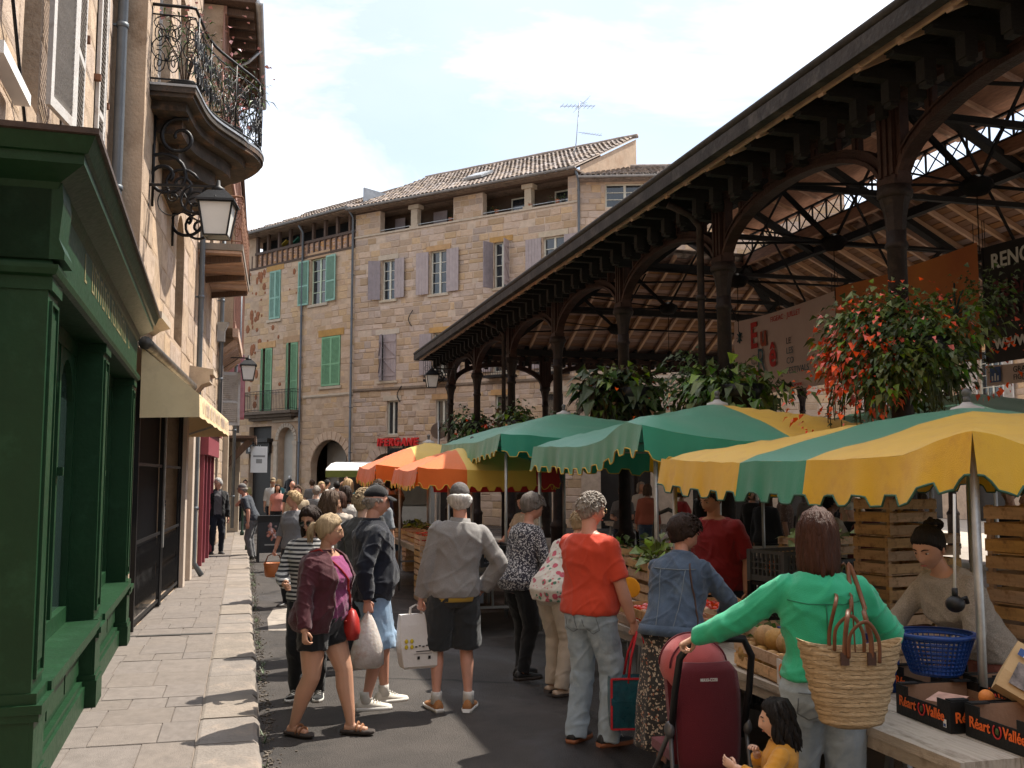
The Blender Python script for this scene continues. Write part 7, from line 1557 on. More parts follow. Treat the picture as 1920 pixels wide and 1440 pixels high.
        if cover:
            L_ = hair.get('len', .2); nn_ = (46, 26, 14)[lod]
            for i in range(nn_):
                az = 1.18+(2*math.pi-2.36)*(i+.5)/nn_+r_.uniform(-.06, .06); x0, y0 = math.sin(az), math.cos(az); o_ = r_.uniform(.92, 1.06); wv = .012 if st == 'longwavy' else .003; ln = L_*r_.uniform(.86, 1.08); g0 = th-.006; P = [HM @ Vector((x0*.012+.004, y0*.02-.012, .119+g0)), HM @ Vector((x0*(.050+g0)*o_, (y0*(.068+g0)-.008)*o_, .099+g0))]
                for q in range(9):
                    t = q/8; z = .05-(ln+.05)*t; sp = 1+.12*t*(1 if st == 'bob' else .4); P.append(HM @ Vector((x0*.084*o_*sp+wv*math.sin(t*9+i), (y0*.104*o_-.004)*sp-.014*t+wv*math.cos(t*8+i*2), z)))
                m.tube(P, [.004, .010, .015, .019, .021, .021, .020, .019, .018, .014, .005], 7, flat=.7)
        if st == 'ponytail':
            for i in range(16): a = i*.4; P = [HM @ Vector((.0+.018*math.cos(a), -.10+.018*math.sin(a), .045)), HM @ Vector((.02*math.cos(a), -.135+.012*math.sin(a), .05)), HM @ Vector((.03*math.cos(a), -.155+.02*math.sin(a), .0-.01*(i % 3))), HM @ Vector((.02*math.cos(a), -.145+.02*math.sin(a), -.06-.02*(i % 4)))]; m.tube(P, [.010, .013, .012, .003], 6)
        if st == 'bun':
            for i in range(12): a = i*.55; m.tube([HM @ Vector((.035*math.cos(a+t*1.6), -.09+.028*math.sin(a*1.7+t), .085+.032*math.sin(a+t*1.6))) for t in [q/4 for q in range(5)]], [.012, .016, .016, .014, .006], 6)
        if st in ('curly', 'short'):
            for i in range((480, 110, 24)[lod]):
                v, az = r_.choice(r_.choice(V2[nv//2:])); zl = float(np.interp(az, [0, 1.2, 1.6, math.pi], [fl, .02, -.01, -.07]))
                if v.z > zl+.012 and v.z < (.112 if not cap else .028): d = v.normalized(); c = v+d*th*(.95 if st == 'curly' else .7); g2 = Vector((r_.gauss(0, 1), r_.gauss(0, 1), -1.2)).normalized(); g2 = (g2-d*g2.dot(d)).normalized(); ln = .035 if st == 'short' else .028; P = [HM @ c, HM @ (c+d*.010+g2*ln*.5), HM @ (c+d*(.002 if st == 'short' else .014)+g2*ln)]; m.tube(P, [.0065, .006, .0015], 4)
        m.build('hair', hm_, root)
        if hair.get('tie'): m = MB(); m.M = HM; m.tube([(.022*math.cos(a), -.108+.006*math.sin(a*2), .046+.022*math.sin(a)) for a in [2*math.pi*j/12 for j in range(13)]], .009, 6); m.build('hair_tie', hair['tie'], root)
    if cap:
        m = MB(); pts = []; zc_ = .050
        for r in V:
            for v, az in r: hh = sst(zc_-.014+(.012 if az < 1 else 0)-(.012 if az > 2 else 0), zc_+.004, v.z); pts.append(HM @ (v+v.normalized()*((.017+(.012 if cap[1] == 'flat' else .006)*sst(.05, .1, v.z))*hh-.013*(1-hh))))
        m.add(pts, grid_faces(nv, nu), 0, True); n_ = 12; ln = .075 if cap[1] == 'ball' else .04; rows = []
        for q in range(6):
            t = q/5; rows.append([HM @ Vector((.078*math.sin(a)*(1-.05*t), (.086+ln*t)*math.cos(a*.8)+.010, .052-.012*t-.010*abs(math.sin(a))**2-.006*t*t*3)) for a in [-1.15+2.3*j/n_ for j in range(n_+1)]])
        for side in (0, .006):
            vs = [p+Vector((0, 0, side)) for rw in rows for p in rw]; m.add(vs, [(i*(n_+1)+j, i*(n_+1)+j+1, (i+1)*(n_+1)+j+1, (i+1)*(n_+1)+j) for i in range(5) for j in range(n_)], 0, True)
        m.ball(HM @ Vector((0, -.01, .137)), .008, 8, 5); m.build('cap', cap[0], root)
    # --- clothes
    outm = None
    def garment(name, g, ease, sl, hem, neck, vx, extra=None, amp=.006):
        m = MB(); m.loft(torso_rings(S, ease, hem, neck, flare=g.get('flare', 0)))
        if sl > 0:
            for nm in 'RL':
                a, e, wr = J[nm+'a']; r = [(.052*am+ease*.4), (.048*am+ease*.45), (.042*am+ease*.55), (.041*am+ease*.6), (.030*am+ease*.7)]; pts = [a, a.lerp(e, .5), e, e.lerp(wr, .4), wr-(wr-e).normalized()*.012]
                if sl < .95:
                    L_ = sl*2; q = []
                    for i_, t in enumerate((0, .5, 1, 1.4, 2)):
                        if t < L_-.05: q.append(i_)
                    endp = a.lerp(e, L_) if L_ <= 1 else e.lerp(wr, L_-1); pts = [pts[i_] for i_ in q]+[endp]; r = [r[i_] for i_ in q]+[r[min(len(q), 4)]*1.04+.003]
                else: r = r[:-1]+[r[-1]*(1.0 if not g.get('puff') else .9)]
                if g.get('puff'): r = [q*1.12 for q in r[:-1]]+[r[-1]]
                P, Q = [], []
                for i_ in range(len(pts)-1):
                    for kk in range(4): t = kk/4; P.append(pts[i_].lerp(pts[i_+1], t)); Q.append(r[i_]+(r[i_+1]-r[i_])*t)
                P.append(pts[-1]); Q.append(r[-1]); m.tube(P, Q, 14); m.ball(a, r[0]*.98, 12, 8)
        if extra: extra(m)
        me = remesh(m, vx, 4 if lod == 0 else 2)
        if lod < 2: wrinkle(me, amp*1.9*g.get('amp', 1), 5.6, pos[0]*3+len(name))
        return me
    if bottom:
        g = bottom; m = MB(); e = g.get('ease', .012); kd = g['kind']
        if kd == 'skirt':
            zl = g['len']; rings = torso_rings(S, e, .86, 1.02, warp=True); lo = []
            for q in range(5): t = q/4; zz = .84-(.84-zl)*t; f_ = 1+g.get('flare', .25)*t; lo.insert(0, [Vector((p.x*f_+.012*math.sin(j*1.9)*t, p.y*f_+.012*math.cos(j*2.3)*t, zz)) for j, p in enumerate(torso_rings(S, e, .93, 1.0, warp=False)[0])])
            m.loft(lo+rings)
        else:
            m.loft(torso_rings(S, e, .80, g.get('waist', max((top or {}).get('hem', .9), (outer or {}).get('hem', 0) if not outer or not outer.get('gap', .08) else 0)+.05)))
            for nm in 'RL':
                a, kn, an = J[nm+'l']; r = [.092*lm+e, .080*lm+e, .060*lm+e*1.2, .052*lm+e*1.1, .043*lm+e*1.0]; fl_ = g.get('flare', 0); L_ = g['len']; full = [a, a.lerp(kn, .5), kn, kn.lerp(an, .45), an+Vector((0, 0, g.get('drop', -.02)))]
                if kd == 'shorts':
                    r = [.095*lm+e, .086*lm+e*1.3, .082*lm+e*1.6]; full = [a, a.lerp(kn, L_*.55), a.lerp(kn, L_)]
                else: r[-1] += fl_; r[-2] += fl_*.5
                P, Q = [], []
                for i_ in range(len(full)-1):
                    for kk in range(4): t = kk/4; P.append(full[i_].lerp(full[i_+1], t)); Q.append(r[i_]+(r[i_+1]-r[i_])*t)
                P.append(full[-1]); Q.append(r[-1]); m.tube(P, Q, 14); m.ball(a, r[0], 12, 8)
                if kd != 'shorts': m.ball(kn, r[2], 12, 8)
        me = remesh(m, vox*1.1, 2 if lod == 0 else 1)
        if lod < 2: wrinkle(me, .013*g.get('amp', 1), 5, pos[1]*2)
        o = ob({'skirt': 'skirt', 'shorts': 'shorts', 'trousers': 'trousers'}[kd], me, g['mat'], root)
        if g.get('pockets'):
            for s in (-1, 1):
                p = MB(); bv = BVH(me); pz = g.get('pz', .90); q = [(s*.085-.05, pz), (s*.085+.05, pz), (s*.085+.052, pz-.10), (s*.085, pz-.128), (s*.085-.052, pz-.10), (s*.085-.05, pz)]
                p.tube([cast(bv, (a, -1, b_), .0015) for (a0, b0), (a1, b1) in zip(q, q[1:]) for a, b_ in [(a0+(a1-a0)*t/4, b0+(b1-b0)*t/4) for t in range(4)]], .0026, 5); p.build('pocket_seam', g['pockets'], o)
    if top:
        g = top; be = (bottom or {}).get('ease', .012)+.014 if not g.get('tuck') else 0; g = dict(g); g['ease'] = max(g.get('ease', .012), be if not outer else 0); tme = garment('top', g, g['ease'], g['sleeve'], g.get('hem', .90), g.get('neck', 1.462), vox*1.05, g.get('extra')); o = ob(g.get('name', 'shirt'), tme, g['mat'], root); outm = tme
        if g.get('under'): m = MB(); m.loft(torso_rings(S, g['ease']-.008, g.get('hem', .9)-.03, g.get('hem', .9)+.04)); m.build('undershirt', g['under'], root)
        if g.get('collar'): m = MB(); rr_ = [[W(Vector((q*math.cos(a), q*.86*math.sin(a)-.006, z+(-.012*math.sin(a) if math.sin(a) > 0 else 0)))) for a in [2*math.pi*j/20 for j in range(20)]] for q, z in ((.078, 1.445), (.072, 1.49), (.078, 1.492), (.090, 1.452))]; m.loft(rr_, False); m.build('collar', g.get('cmat', g['mat']), o)
    if outer:
        g = dict(outer); g['ease'] = max(g.get('ease', .026), (bottom or {}).get('ease', .012)+.016, (top or {}).get('ease', .012)+.012); me = garment('outer', g, g['ease'], g['sleeve'], g.get('hem', .86), 1.478, vox*1.05, g.get('extra'), .008); bm = bmesh.new(); bm.from_mesh(me); gp = g.get('gap', .08)
        if gp: dl = [f for f in bm.faces if f.calc_center_median().y > .0 and abs(f.calc_center_median().x-g.get('gx', 0)) < gp*(1.15-.5*max(0, f.calc_center_median().z-1.1)) and f.calc_center_median().z < 1.49 and abs(f.calc_center_median().x) < .17]; bmesh.ops.delete(bm, geom=dl, context='FACES')
        bm.to_mesh(me); bm.free(); o = ob(g.get('name', 'jacket'), me, g['mat'], root); outm = me
        if gp: md = o.modifiers.new('thickness', 'SOLIDIFY'); md.thickness = .010; md.offset = -1
        m = MB(); cz = g.get('chigh', .045); rr_ = [[W(Vector((q*math.cos(a), q*.9*math.sin(a)-.008, z))) for a in [-4.4+(2*math.pi-.55)*j/20 for j in range(21)]] for q, z in ((.096, 1.44), (.088, 1.455+cz*.5), (.084, 1.452+cz), (.076, 1.45+cz), (.080, 1.44))]; m.loft(rr_, False, closed=False); m.build('collar', g['mat'], o)
    if shoes:
        for nm, tt in (('R', RT), ('L', LT)):
            an = J[nm+'l'][2]; d = (math.sin(R(tt)), math.cos(R(tt))); u, s_ = MB(), MB()
            if shoes.get('style') == 'sandal':
                shoe(MB(), s_, an, d, 1.0); dd, rr_ = Vector((*d, 0)), Vector((d[1], -d[0], 0)); B = Vector((an.x, an.y, an.z-.085))
                for y_, hgt in ((.10, .060), (.065, .078)): u.tube([B+dd*y_+rr_*(.05*math.cos(a))+Vector((0, 0, .02+(hgt-.015)*math.sin(a))) for a in [math.pi*j/8 for j in range(9)]], .012, 6, flat=.4)
                o = u.build('shoe', shoes['mat'], root); s_.build('sole', shoes['sole'], o)
            else:
                shoe(u, s_, an, d, shoes.get('s', 1.05), shoes.get('low', False)); o = u.build('shoe', shoes['mat'], root); s_.build('sole', shoes['sole'], o)
                if shoes.get('trim'): m = MB(); dd, rr_ = Vector((*d, 0)), Vector((d[1], -d[0], 0)); B = Vector((an.x, an.y, an.z-.085)); [m.tube([B+dd*(.045+.022*i)-rr_*.025+Vector((0, 0, .083-.010*i)), B+dd*(.050+.022*i)+Vector((0, 0, .094-.011*i)), B+dd*(.045+.022*i)+rr_*.025+Vector((0, 0, .083-.010*i))], .0035, 5) for i in range(4)]; m.build('laces', shoes['trim'], o)
            if socks: m = MB(); m.tube([an+Vector((0, 0, -.03)), an+Vector((0, -.004, .035)), an+Vector((0, -.006, .06))], [.046, .043, .044], 12); m.build('sock', socks, root)
    MX = Matrix.Translation((pos[0], pos[1], z0)) @ Matrix.Rotation(R(-hd), 4, 'Z') @ Matrix.Scale(k, 4)
    return dict(bv=BVH(outm) if outm else None, root=root, J=J, M=MX, HM=HM, W=W, k=k, grip=lambda nm: MX @ (J[nm+'a'][2]+(J[nm+'a'][2]-J[nm+'a'][1]).normalized()*.075))
def cloth(nm, c, rough=.85, **k): return M(nm, c, rough, k.pop('var', .10), k.pop('scale', 5), k.pop('bump', .35), k.pop('bs', 300), sheen=.2, spec=.25, **k)
def patterned(nm, base, cols, scale=40, thr=.5):
    m = cloth(nm, base); n, N, l, p = nodes_of(m); t = N.new('ShaderNodeTexCoord'); b0 = p.inputs['Base Color'].links[0].from_socket
    for i, (c, sc, th) in enumerate(cols):
        v = N.new('ShaderNodeTexVoronoi'); v.inputs['Scale'].default_value = scale*sc; v.inputs['Randomness'].default_value = .9; nz = N.new('ShaderNodeTexNoise'); nz.inputs['Scale'].default_value = scale*sc*.8
        mx = N.new('ShaderNodeMix'); mx.data_type = 'VECTOR'; mx.inputs[0].default_value = .04; l(t.outputs['Object'], nz.inputs[0]); l(t.outputs['Object'], mx.inputs[4]); l(nz.outputs['Color'], mx.inputs[5]); l(mx.outputs[1], v.inputs['Vector'])
        r = N.new('ShaderNodeMath'); r.operation = 'LESS_THAN'; r.inputs[1].default_value = th; l(v.outputs['Distance'], r.inputs[0]); q = N.new('ShaderNodeMix'); q.data_type = 'RGBA'; l(r.outputs[0], q.inputs[0]); l(b0, q.inputs[6]); q.inputs[7].default_value = (*c, 1); b0 = q.outputs[2]
    l(b0, p.inputs['Base Color']); return m
def striped(nm, a, b, f):
    m = cloth(nm, a); n, N, l, p = nodes_of(m); t = N.new('ShaderNodeTexCoord'); s = N.new('ShaderNodeSeparateXYZ'); l(t.outputs['Object'], s.inputs[0]); w_ = N.new('ShaderNodeMath'); w_.operation = 'MULTIPLY'; w_.inputs[1].default_value = f; l(s.outputs[2], w_.inputs[0]); fr = N.new('ShaderNodeMath'); fr.operation = 'FRACT'; l(w_.outputs[0], fr.inputs[0]); g = N.new('ShaderNodeMath'); g.operation = 'GREATER_THAN'; g.inputs[1].default_value = .5; l(fr.outputs[0], g.inputs[0]); q = N.new('ShaderNodeMix'); q.data_type = 'RGBA'; l(g.outputs[0], q.inputs[0]); q.inputs[6].default_value = (*a, 1); q.inputs[7].default_value = (*b, 1); l(q.outputs[2], p.inputs['Base Color']); return m
denimL = cloth('light_denim', (.33, .41, .48), var=.3, scale=5, stain=(.45, .52, .56), ss=4); denimD = cloth('dark_denim', (.055, .085, .135), var=.35, scale=9, stain=(.10, .14, .19), ss=7); denimS = cloth('blue_denim', (.19, .29, .42), var=.25, stain=(.28, .38, .5), ss=6)
seamM = M('pale_seam', (.15, .18, .21), .8, .2, 9, 0)
blackC = cloth('black_cloth', (.007, .007, .008)); navyC = cloth('navy_cloth', (.007, .0095, .018)); greyC = cloth('heather_grey', (.235, .225, .215), var=.25, scale=180); whiteC = cloth('white_cotton', (.62, .60, .56)); beigeC = cloth('beige_cotton', (.46, .39, .31))
w_sole = M('white_sole', (.6, .58, .54), .6, .08, 5, .1, 40); tan_shoe = M('tan_suede', (.34, .15, .055), .85, .15, 6, .3, 90); white_shoe = M('off_white_leather', (.56, .52, .45), .6, .08, 5, .15, 60); sandalM = M('brown_sandal', (.23, .10, .045), .7, .2, 6, .2, 50); cork = M('dark_sole', (.04, .03, .025), .8, .2, 6, .2, 50)
SN = dict(mat=white_shoe, sole=w_sole, trim=whiteC); BK = dict(mat=shoe_blk, sole=cork)
# 1 woman in the maroon cardigan
mw = person('older woman walking in a maroon cardigan, purple top and black shorts, wearing glasses', (.565, 7.5), 128, 1.57, 1.42, .06, True, 1.5, lean=4, head=(-32, 6), sk='tan',
    RW=(.37, .10, .86), LW=(-.38, -.02, .84), RA=(.12, -.16, .10), LA=(-.10, .24, .085), RT=6, LT=-14, rcurl=.7,
    top=dict(mat=cloth('purple_knit', (.21, .028, .115), bs=200), sleeve=0, hem=.90, ease=.012, neck=1.43), outer=dict(mat=cloth('maroon_fleece', (.062, .012, .018), var=.2), sleeve=1, hem=.83, ease=.022, gap=.115, gx=-.02, name='cardigan', chigh=.03),
    bottom=dict(kind='shorts', mat=blackC, len=.50, ease=.012), shoes=dict(style='sandal', mat=sandalM, sole=cork), hair=dict(style='ponytail', col='ash', th=.016, vol=.012, front=.062, tie=M('red_scrunchie', (.30, .03, .05), .8, .2, 9, .2, 60)), glasses='thin')
# 2 man in the navy jacket and black cap
cm = person('man in black baseball cap, navy jacket and yellow shirt facing right', (1.03, 8.28), 84, 1.77, 1.14, .07, lean=0, head=(0, 4), sk='red', RW=(.28, -.10, .87), LW=(-.30, .12, .9), RA=(.10, -.06, .085), LA=(-.11, .14, .085), rcurl=.95,
    top=dict(mat=patterned('yellow_print_shirt', (.56, .36, .05), [((.30, .18, .03), .7, .25)], 38), sleeve=0, hem=.85, ease=.014), outer=dict(mat=navyC, sleeve=1, hem=.84, ease=.030, gap=.105, gx=-.03, chigh=.05),
    bottom=dict(kind='shorts', mat=denimS, len=1.02, ease=.022), shoes=SN, socks=whiteC, hair=dict(style='short', col='grey', th=.004, front=.07), cap=(blackC, 'ball'))
# 3 man in the grey pullover seen from behind
gm = person('white haired man in grey pullover and dark shorts seen from behind', (1.655, 7.98), 2, 1.79, .93, .02, tilt=5, head=(6, 4), sk='red', LW=(-.265, .05, .80), RW=(.235, .06, .91), RE=(1, -.35, .1), RA=(.115, -.02, .085), LA=(-.13, .03, .085), RT=22, LT=-12, lcurl=.9, rcurl=.6,
    top=dict(mat=greyC, sleeve=1, hem=.875, ease=.022, collar=True, under=cloth('mustard_tee', (.5, .33, .05)), name='pullover'), bottom=dict(kind='shorts', mat=cloth('charcoal_twill', (.026, .03, .033)), len=1.0, ease=.030),
    shoes=dict(mat=tan_shoe, sole=w_sole, trim=tan_shoe), socks=whiteC, hair=dict(style='short', col='white', th=.016, back=.02), cap=(M('grey_check_cap', (.10, .09, .085), .9, .4, 40, .3, 80), 'flat'))
# 4 woman in dark patterned blouse
person('grey haired woman in a white flecked dark blouse leaning over the stall', (2.50, 9.1), 68, 1.70, 1.06, .02, True, lean=14, head=(10, 26), sk='red', RW=(.14, .36, 1.10), LW=(-.05, .40, 1.08), RE=(.6, -.5, -.8), RA=(.1, -.03, .085), LA=(-.09, .1, .085),
    top=dict(mat=patterned('flecked_blouse', (.035, .033, .045), [((.55, .53, .52), 1, .40)], 62), sleeve=.72, hem=.84, ease=.03, flare=.04), bottom=dict(kind='trousers', mat=blackC, len=1, ease=.012), shoes=BK, hair=dict(style='curly', col='saltpepper', th=.020, vol=.010, back=.02))
# 5 woman in the sleeveless floral blouse
person('woman in a sleeveless white floral blouse and beige trousers bending over the stall', (2.62, 8.35), 62, 1.66, 1.10, .03, True, lean=34, head=(4, 20), sk='tan', RW=(.12, .5, .95), LW=(-.12, .55, .95), RA=(.1, -.03, .085), LA=(-.1, .06, .085),
    top=dict(mat=patterned('floral_blouse', (.58, .54, .48), [((.48, .09, .13), .42, .34), ((.09, .22, .15), .5, .24), ((.52, .22, .22), .8, .2)], 30), sleeve=0, hem=.84, neck=1.38, ease=.02, flare=.06), bottom=dict(kind='trousers', mat=beigeC, len=1, ease=.016), shoes=dict(mat=M('beige_shoe', (.4, .3, .22), .6, .1, 5, .1, 40), sole=cork, low=True), hair=dict(style='curly', col='ash', th=.022))
# 6 man in the orange red T-shirt
rm = person('grey haired man in an orange red T-shirt and light jeans holding a shopping bag', (2.38, 6.76), 56, 1.74, 1.06, .05, head=(18, 6), sk='red', RW=(.30, .12, .80), LW=(-.10, .34, .98), LE=(-.5, -.4, -.9), RA=(.12, .04, .085), LA=(-.12, -.02, .085), RT=20, rcurl=1.0,
    top=dict(mat=cloth('orange_red_tee', (.56, .055, .022), var=.07), sleeve=.42, hem=.90, ease=.022, collar=False), bottom=dict(kind='trousers', mat=denimL, len=1, ease=.020, flare=.012, drop=-.055, pockets=seamM, amp=1.3), shoes=dict(mat=M('dark_trainer', (.02, .02, .022), .6, .3, 6, .1, 40), sole=M('rust_sole', (.25, .09, .04), .7, .2, 6, .1, 40), trim=whiteC), hair=dict(style='short', col='grey', th=.012), glasses='thin')
# 7 woman in the denim jacket
dj = person('dark haired woman in a blue denim jacket and patterned skirt leaning over the table', (2.64, 5.92), 46, 1.63, 1.10, .02, True, lean=20, head=(34, 20), sk='red', RW=(.20, .46, .98), LW=(-.02, .5, .98), RE=(.9, -.2, -.2), RA=(.1, 0, .085), LA=(-.1, 0, .085),
    top=dict(mat=blackC, sleeve=0, hem=.9), outer=dict(mat=denimD, sleeve=1, hem=.93, ease=.030, gap=0, name='denim_jacket', chigh=.04), bottom=dict(kind='skirt', mat=patterned('blotched_skirt', (.03, .028, .026), [((.45, .36, .27), 1, .36), ((.30, .10, .05), .7, .2)], 42), len=.18, flare=.22), shoes=BK, hair=dict(style='curly', col='dark', th=.022, vol=.008, back=.012))
def on_back(P, name, mat, path, r=.005, parent=None, flat=1):
    m = MB(); Q = [P['W'](Vector(p)) for p in path]; Q = [Q[i].lerp(Q[i+1], t/5) for i in range(len(Q)-1) for t in range(5)]+[Q[-1]]; m.tube([cast(P['bv'], (p.x, -1, p.z), r*.5) for p in Q], r, 5, flat=flat); return m.build(name, mat, parent or P['root'])
on_back(dj, 'yoke_seam', seamM, [(-.15, -.128, 1.345), (-.07, -.147, 1.335), (.07, -.147, 1.335), (.15, -.128, 1.345)], .0035); on_back(dj, 'back_seam', seamM, [(-.09, -.150, 1.33), (-.075, -.128, 1.1), (-.06, -.138, .97)], .003); on_back(dj, 'back_seam', seamM, [(.09, -.150, 1.33), (.075, -.128, 1.1), (.06, -.138, .97)], .003)
m = MB(); m.loft(torso_rings(dict(w=1.10, belly=.02, fem=True, bust=1, W=dj['W']), .036, .93, .985)); m.build('waistband', denimD, dj['root'])
# 8 woman in the green blouse
HW = Vector((2.10, 4.52, 1.06)); gp = (2.55, 4.08)
mat_g = cloth('green_blouse', (.03, .42, .22), .6, var=.08)
Mi = (Matrix.Translation((*gp, 0)) @ Matrix.Rotation(R(-22), 4, 'Z') @ Matrix.Scale(1.70/1.75, 4)).inverted()
gw = person('brown haired woman in a bright green blouse seen from behind, hand on the pushchair', gp, 22, 1.70, 1.02, 0, True, lean=2, head=(8, 3), sk='pale', LW=tuple(Mi @ HW), LE=(-.3, -.4, -.9), RW=(.26, .26, .98), RE=(1, -.45, .05), RA=(.1, 0, .085), LA=(-.1, .05, .085), lcurl=.9, lpalm=(0, .2, -1),
    top=dict(mat=mat_g, sleeve=1, hem=.975, ease=.028, collar=True, puff=True, name='blouse', amp=1.3), bottom=dict(kind='trousers', mat=denimL, len=1, ease=.014, flare=.03, waist=1.04, pockets=seamM, pz=.93), shoes=BK, hair=dict(style='long', col='auburn', th=.014, len=.19, vol=.008))
seamG = M('green_seam', (.014, .17, .09), .7, .1, 5, 0)
on_back(gw, 'yoke_seam', seamG, [(-.165, -.118, 1.335), (-.08, -.142, 1.322), (.08, -.142, 1.322), (.165, -.118, 1.335)], .003); on_back(gw, 'back_pleat', seamG, [(0, -.145, 1.32), (.003, -.132, 1.2), (.004, -.126, 1.13)], .0035)
# straw bag hung from her shoulder
straw = M('woven_straw', (.52, .36, .19), .8, .18, 30, .9, 55, stretch=(1, 1, 4), hue=(.62, .45, .26)); leatherM = M('brown_leather', (.16, .065, .03), .5, .2, 6, .15, 50)
n, N, l, p = nodes_of(straw); t_ = N.new('ShaderNodeTexCoord'); wv = N.new('ShaderNodeTexWave'); wv.bands_direction = 'Z'; wv.inputs['Scale'].default_value = 17; wv.inputs['Distortion'].default_value = 1.2; wv.inputs['Detail Scale'].default_value = 8; l(t_.outputs['Object'], wv.inputs[0]); bp = N.new('ShaderNodeBump'); bp.inputs['Strength'].default_value = .6; bp.inputs['Distance'].default_value = .008; l(wv.outputs['Fac'], bp.inputs['Height']); l(p.inputs['Normal'].links[0].from_socket, bp.inputs['Normal']); l(bp.outputs[0], p.inputs['Normal'])
sb = T('straw_bag', 'large woven straw bag with brown leather handles on the shoulder of the green blouse', 'bag', (2.45, 3.72, .84), R(-14)); m = MB(); rings = []
for i in range(27):
    t = i/26; rx = .125+.095*t**.8; ry = .075+.035*t-(.02*t*t); z = .30*t; cv = .0035*math.sin(t*26*math.pi*.62); rings.append([((rx+cv)*math.copysign(abs(math.cos(a))**.8, math.cos(a))*(1), (ry+cv)*math.sin(a), z+.045*abs(math.cos(a))**2*t-.03*(1-t)*0) for a in [2*math.pi*j/36 for j in range(36)]])
rings.insert(0, [(x*.55, y*.55, z-.018) for x, y, z in rings[0]]); rings += [[(x*.96, y*.93, z-.004) for x, y, z in rings[-1]], [(x*.86, y*.8, z-.12) for x, y, z in rings[-1]]]
m.loft(rings); m.build('basket', straw, sb)
Bi = (Matrix.Translation((2.45, 3.72, .84)) @ Matrix.Rotation(R(-14), 4, 'Z')).inverted(); shp = gw['M'] @ (gw['W'](Vector((.125, -.01, 1.468)))); s0 = Bi @ shp
for s in (-1, 1):
    m = MB(); y_ = s*.085; top = [(-.055, y_, .26), (-.052, y_, .36), Vector((-.03, y_*.6, .5)), s0+Vector((-.03, s*.085, -.10)), s0+Vector((-.005, s*.03, .03)), s0+Vector((.03, s*.085, -.10)), Vector((.035, y_*.6, .5)), (.052, y_, .36), (.055, y_, .26)]
    cv_ = lambda P: smooth3(P, 6)
    if s > 0: m.tube(cv_(top), .0085, 6, flat=.45)
    else: m.tube(cv_([(-.055, y_-.012, .26), (-.052, y_-.02, .36), Vector((-.03, y_, .46)), s0+Vector((-.035, -.135, -.14)), s0+Vector((-.01, -.045, .035)), s0+Vector((.02, -.135, -.14)), Vector((.035, y_, .46)), (.052, y_-.02, .36), (.055, y_-.012, .26)]), .0105, 6, flat=.45)
    m.build('strap', leatherM, sb)
    m = MB(); m.tube(smooth3([(-.04+.0*s, y_-.02, .28), (-.04, y_-.05, .38), (.02, y_-.06, .43), (.075, y_-.04, .36), (.085, y_-.022, .26)], 6), .008, 6, flat=.5); m.build('short_handle', leatherM, sb)
    for q in (-.055, .055): m = MB(); m.box((q, y_-.015 if s < 0 else y_+.012, .275), (.034, .01, .05)); m.build('stitched_patch', M('dark_leather', (.06, .03, .02), .6, .2, 9, .2, 60), sb)
# pushchair
fabM = cloth('burgundy_fabric', (.115, .008, .016), .7); hoodM = cloth('rose_fabric', (.42, .085, .085), .75)
pu = T('pushchair', 'burgundy pushchair with a rose hood and black frame', 'pushchair', (2.31, 4.92, 0), R(-4)); pu.scale = (.84, .9, .98); fr = MB(); hz = 1.07
fr.tube([(-.23, -.18, .55), (-.235, -.27, .80), (-.225, -.33, .98), (-.16, -.365, hz), (0, -.375, hz+.012), (.16, -.365, hz), (.225, -.33, .98), (.235, -.27, .80), (.23, -.18, .55)], .021, 10); fr.build('handlebar', plastic_bk, pu)
fr = MB()
for s in (-1, 1): fr.tube([(s*.24, -.20, .60), (s*.25, -.30, .12)], .014, 8); fr.tube([(s*.24, -.22, .62), (s*.23, .30, .14)], .014, 8); fr.ball((s*.245, -.2, .6), (.03, .045, .045), 10, 8)
fr.bar((-.25, -.29, .14), (.25, -.29, .14), .03, .03); fr.build('frame', M('grey_frame', (.10, .10, .105), .4, .1, 5, 0, metal=.5), pu)
def sheet(path, halfw, bulge, mat, name, n=12, th=.02):
    m = MB(); rows = []
    for (y, z, w_) in path: rows.append([(w_*(-1+2*j/n), y-bulge*(1-(-1+2*j/n)**2), z) for j in range(n+1)])
    back = [[(x, y+th, z) for x, y, z in r] for r in rows]; m.loft([r+b_[::-1] for r, b_ in zip(rows, back)], True); return m.build(name, mat, pu)
sheet([(-.20, .34, .175), (-.215, .45, .195), (-.215, .62, .205), (-.205, .78, .208), (-.195, .88, .195), (-.18, .93, .15)], .2, .035, fabM, 'seat_back'); sheet([(-.16, .15, .15), (-.20, .22, .17), (-.21, .30, .18), (-.2, .345, .178)], .2, .03, M('dark_burgundy', (.06, .008, .013), .8, .2, 5, .3, 200), 'storage_basket')
m = MB(); m.ball((0, .03, .885), (.205, .20, .16), 20, 14); m.build('hood', hoodM, pu)
for q in (-.10, .04): m = MB(); m.tube([(.207*math.cos(a)*math.sqrt(max(0, 1-(q/.235)**2)), q+.03, .885+.163*math.sin(a)*math.sqrt(max(0, 1-(q/.235)**2))) for a in [math.pi*j/16 for j in range(17)]], .006, 5); m.build('hood_seam', fabM, pu)
m = MB(); m.box((0, .12, .42), (.34, .40, .05)); m.box((0, -.02, .62), (.36, .05, .42), Matrix.Rotation(R(-14), 3, 'X')); m.build('seat', fabM, pu)
m = MB(); m.b2(-.045, .045, -.2605, -.2585, .845, .857); m.v = [(p[0], p[1]+.048*0+.0, p[2]) for p in m.v]
o = text_obj('MAXI-COSI', .022, whiteprint, pu, (-.062, -.2415, .842), (R(88), 0, 0), .001, bold=.0006)
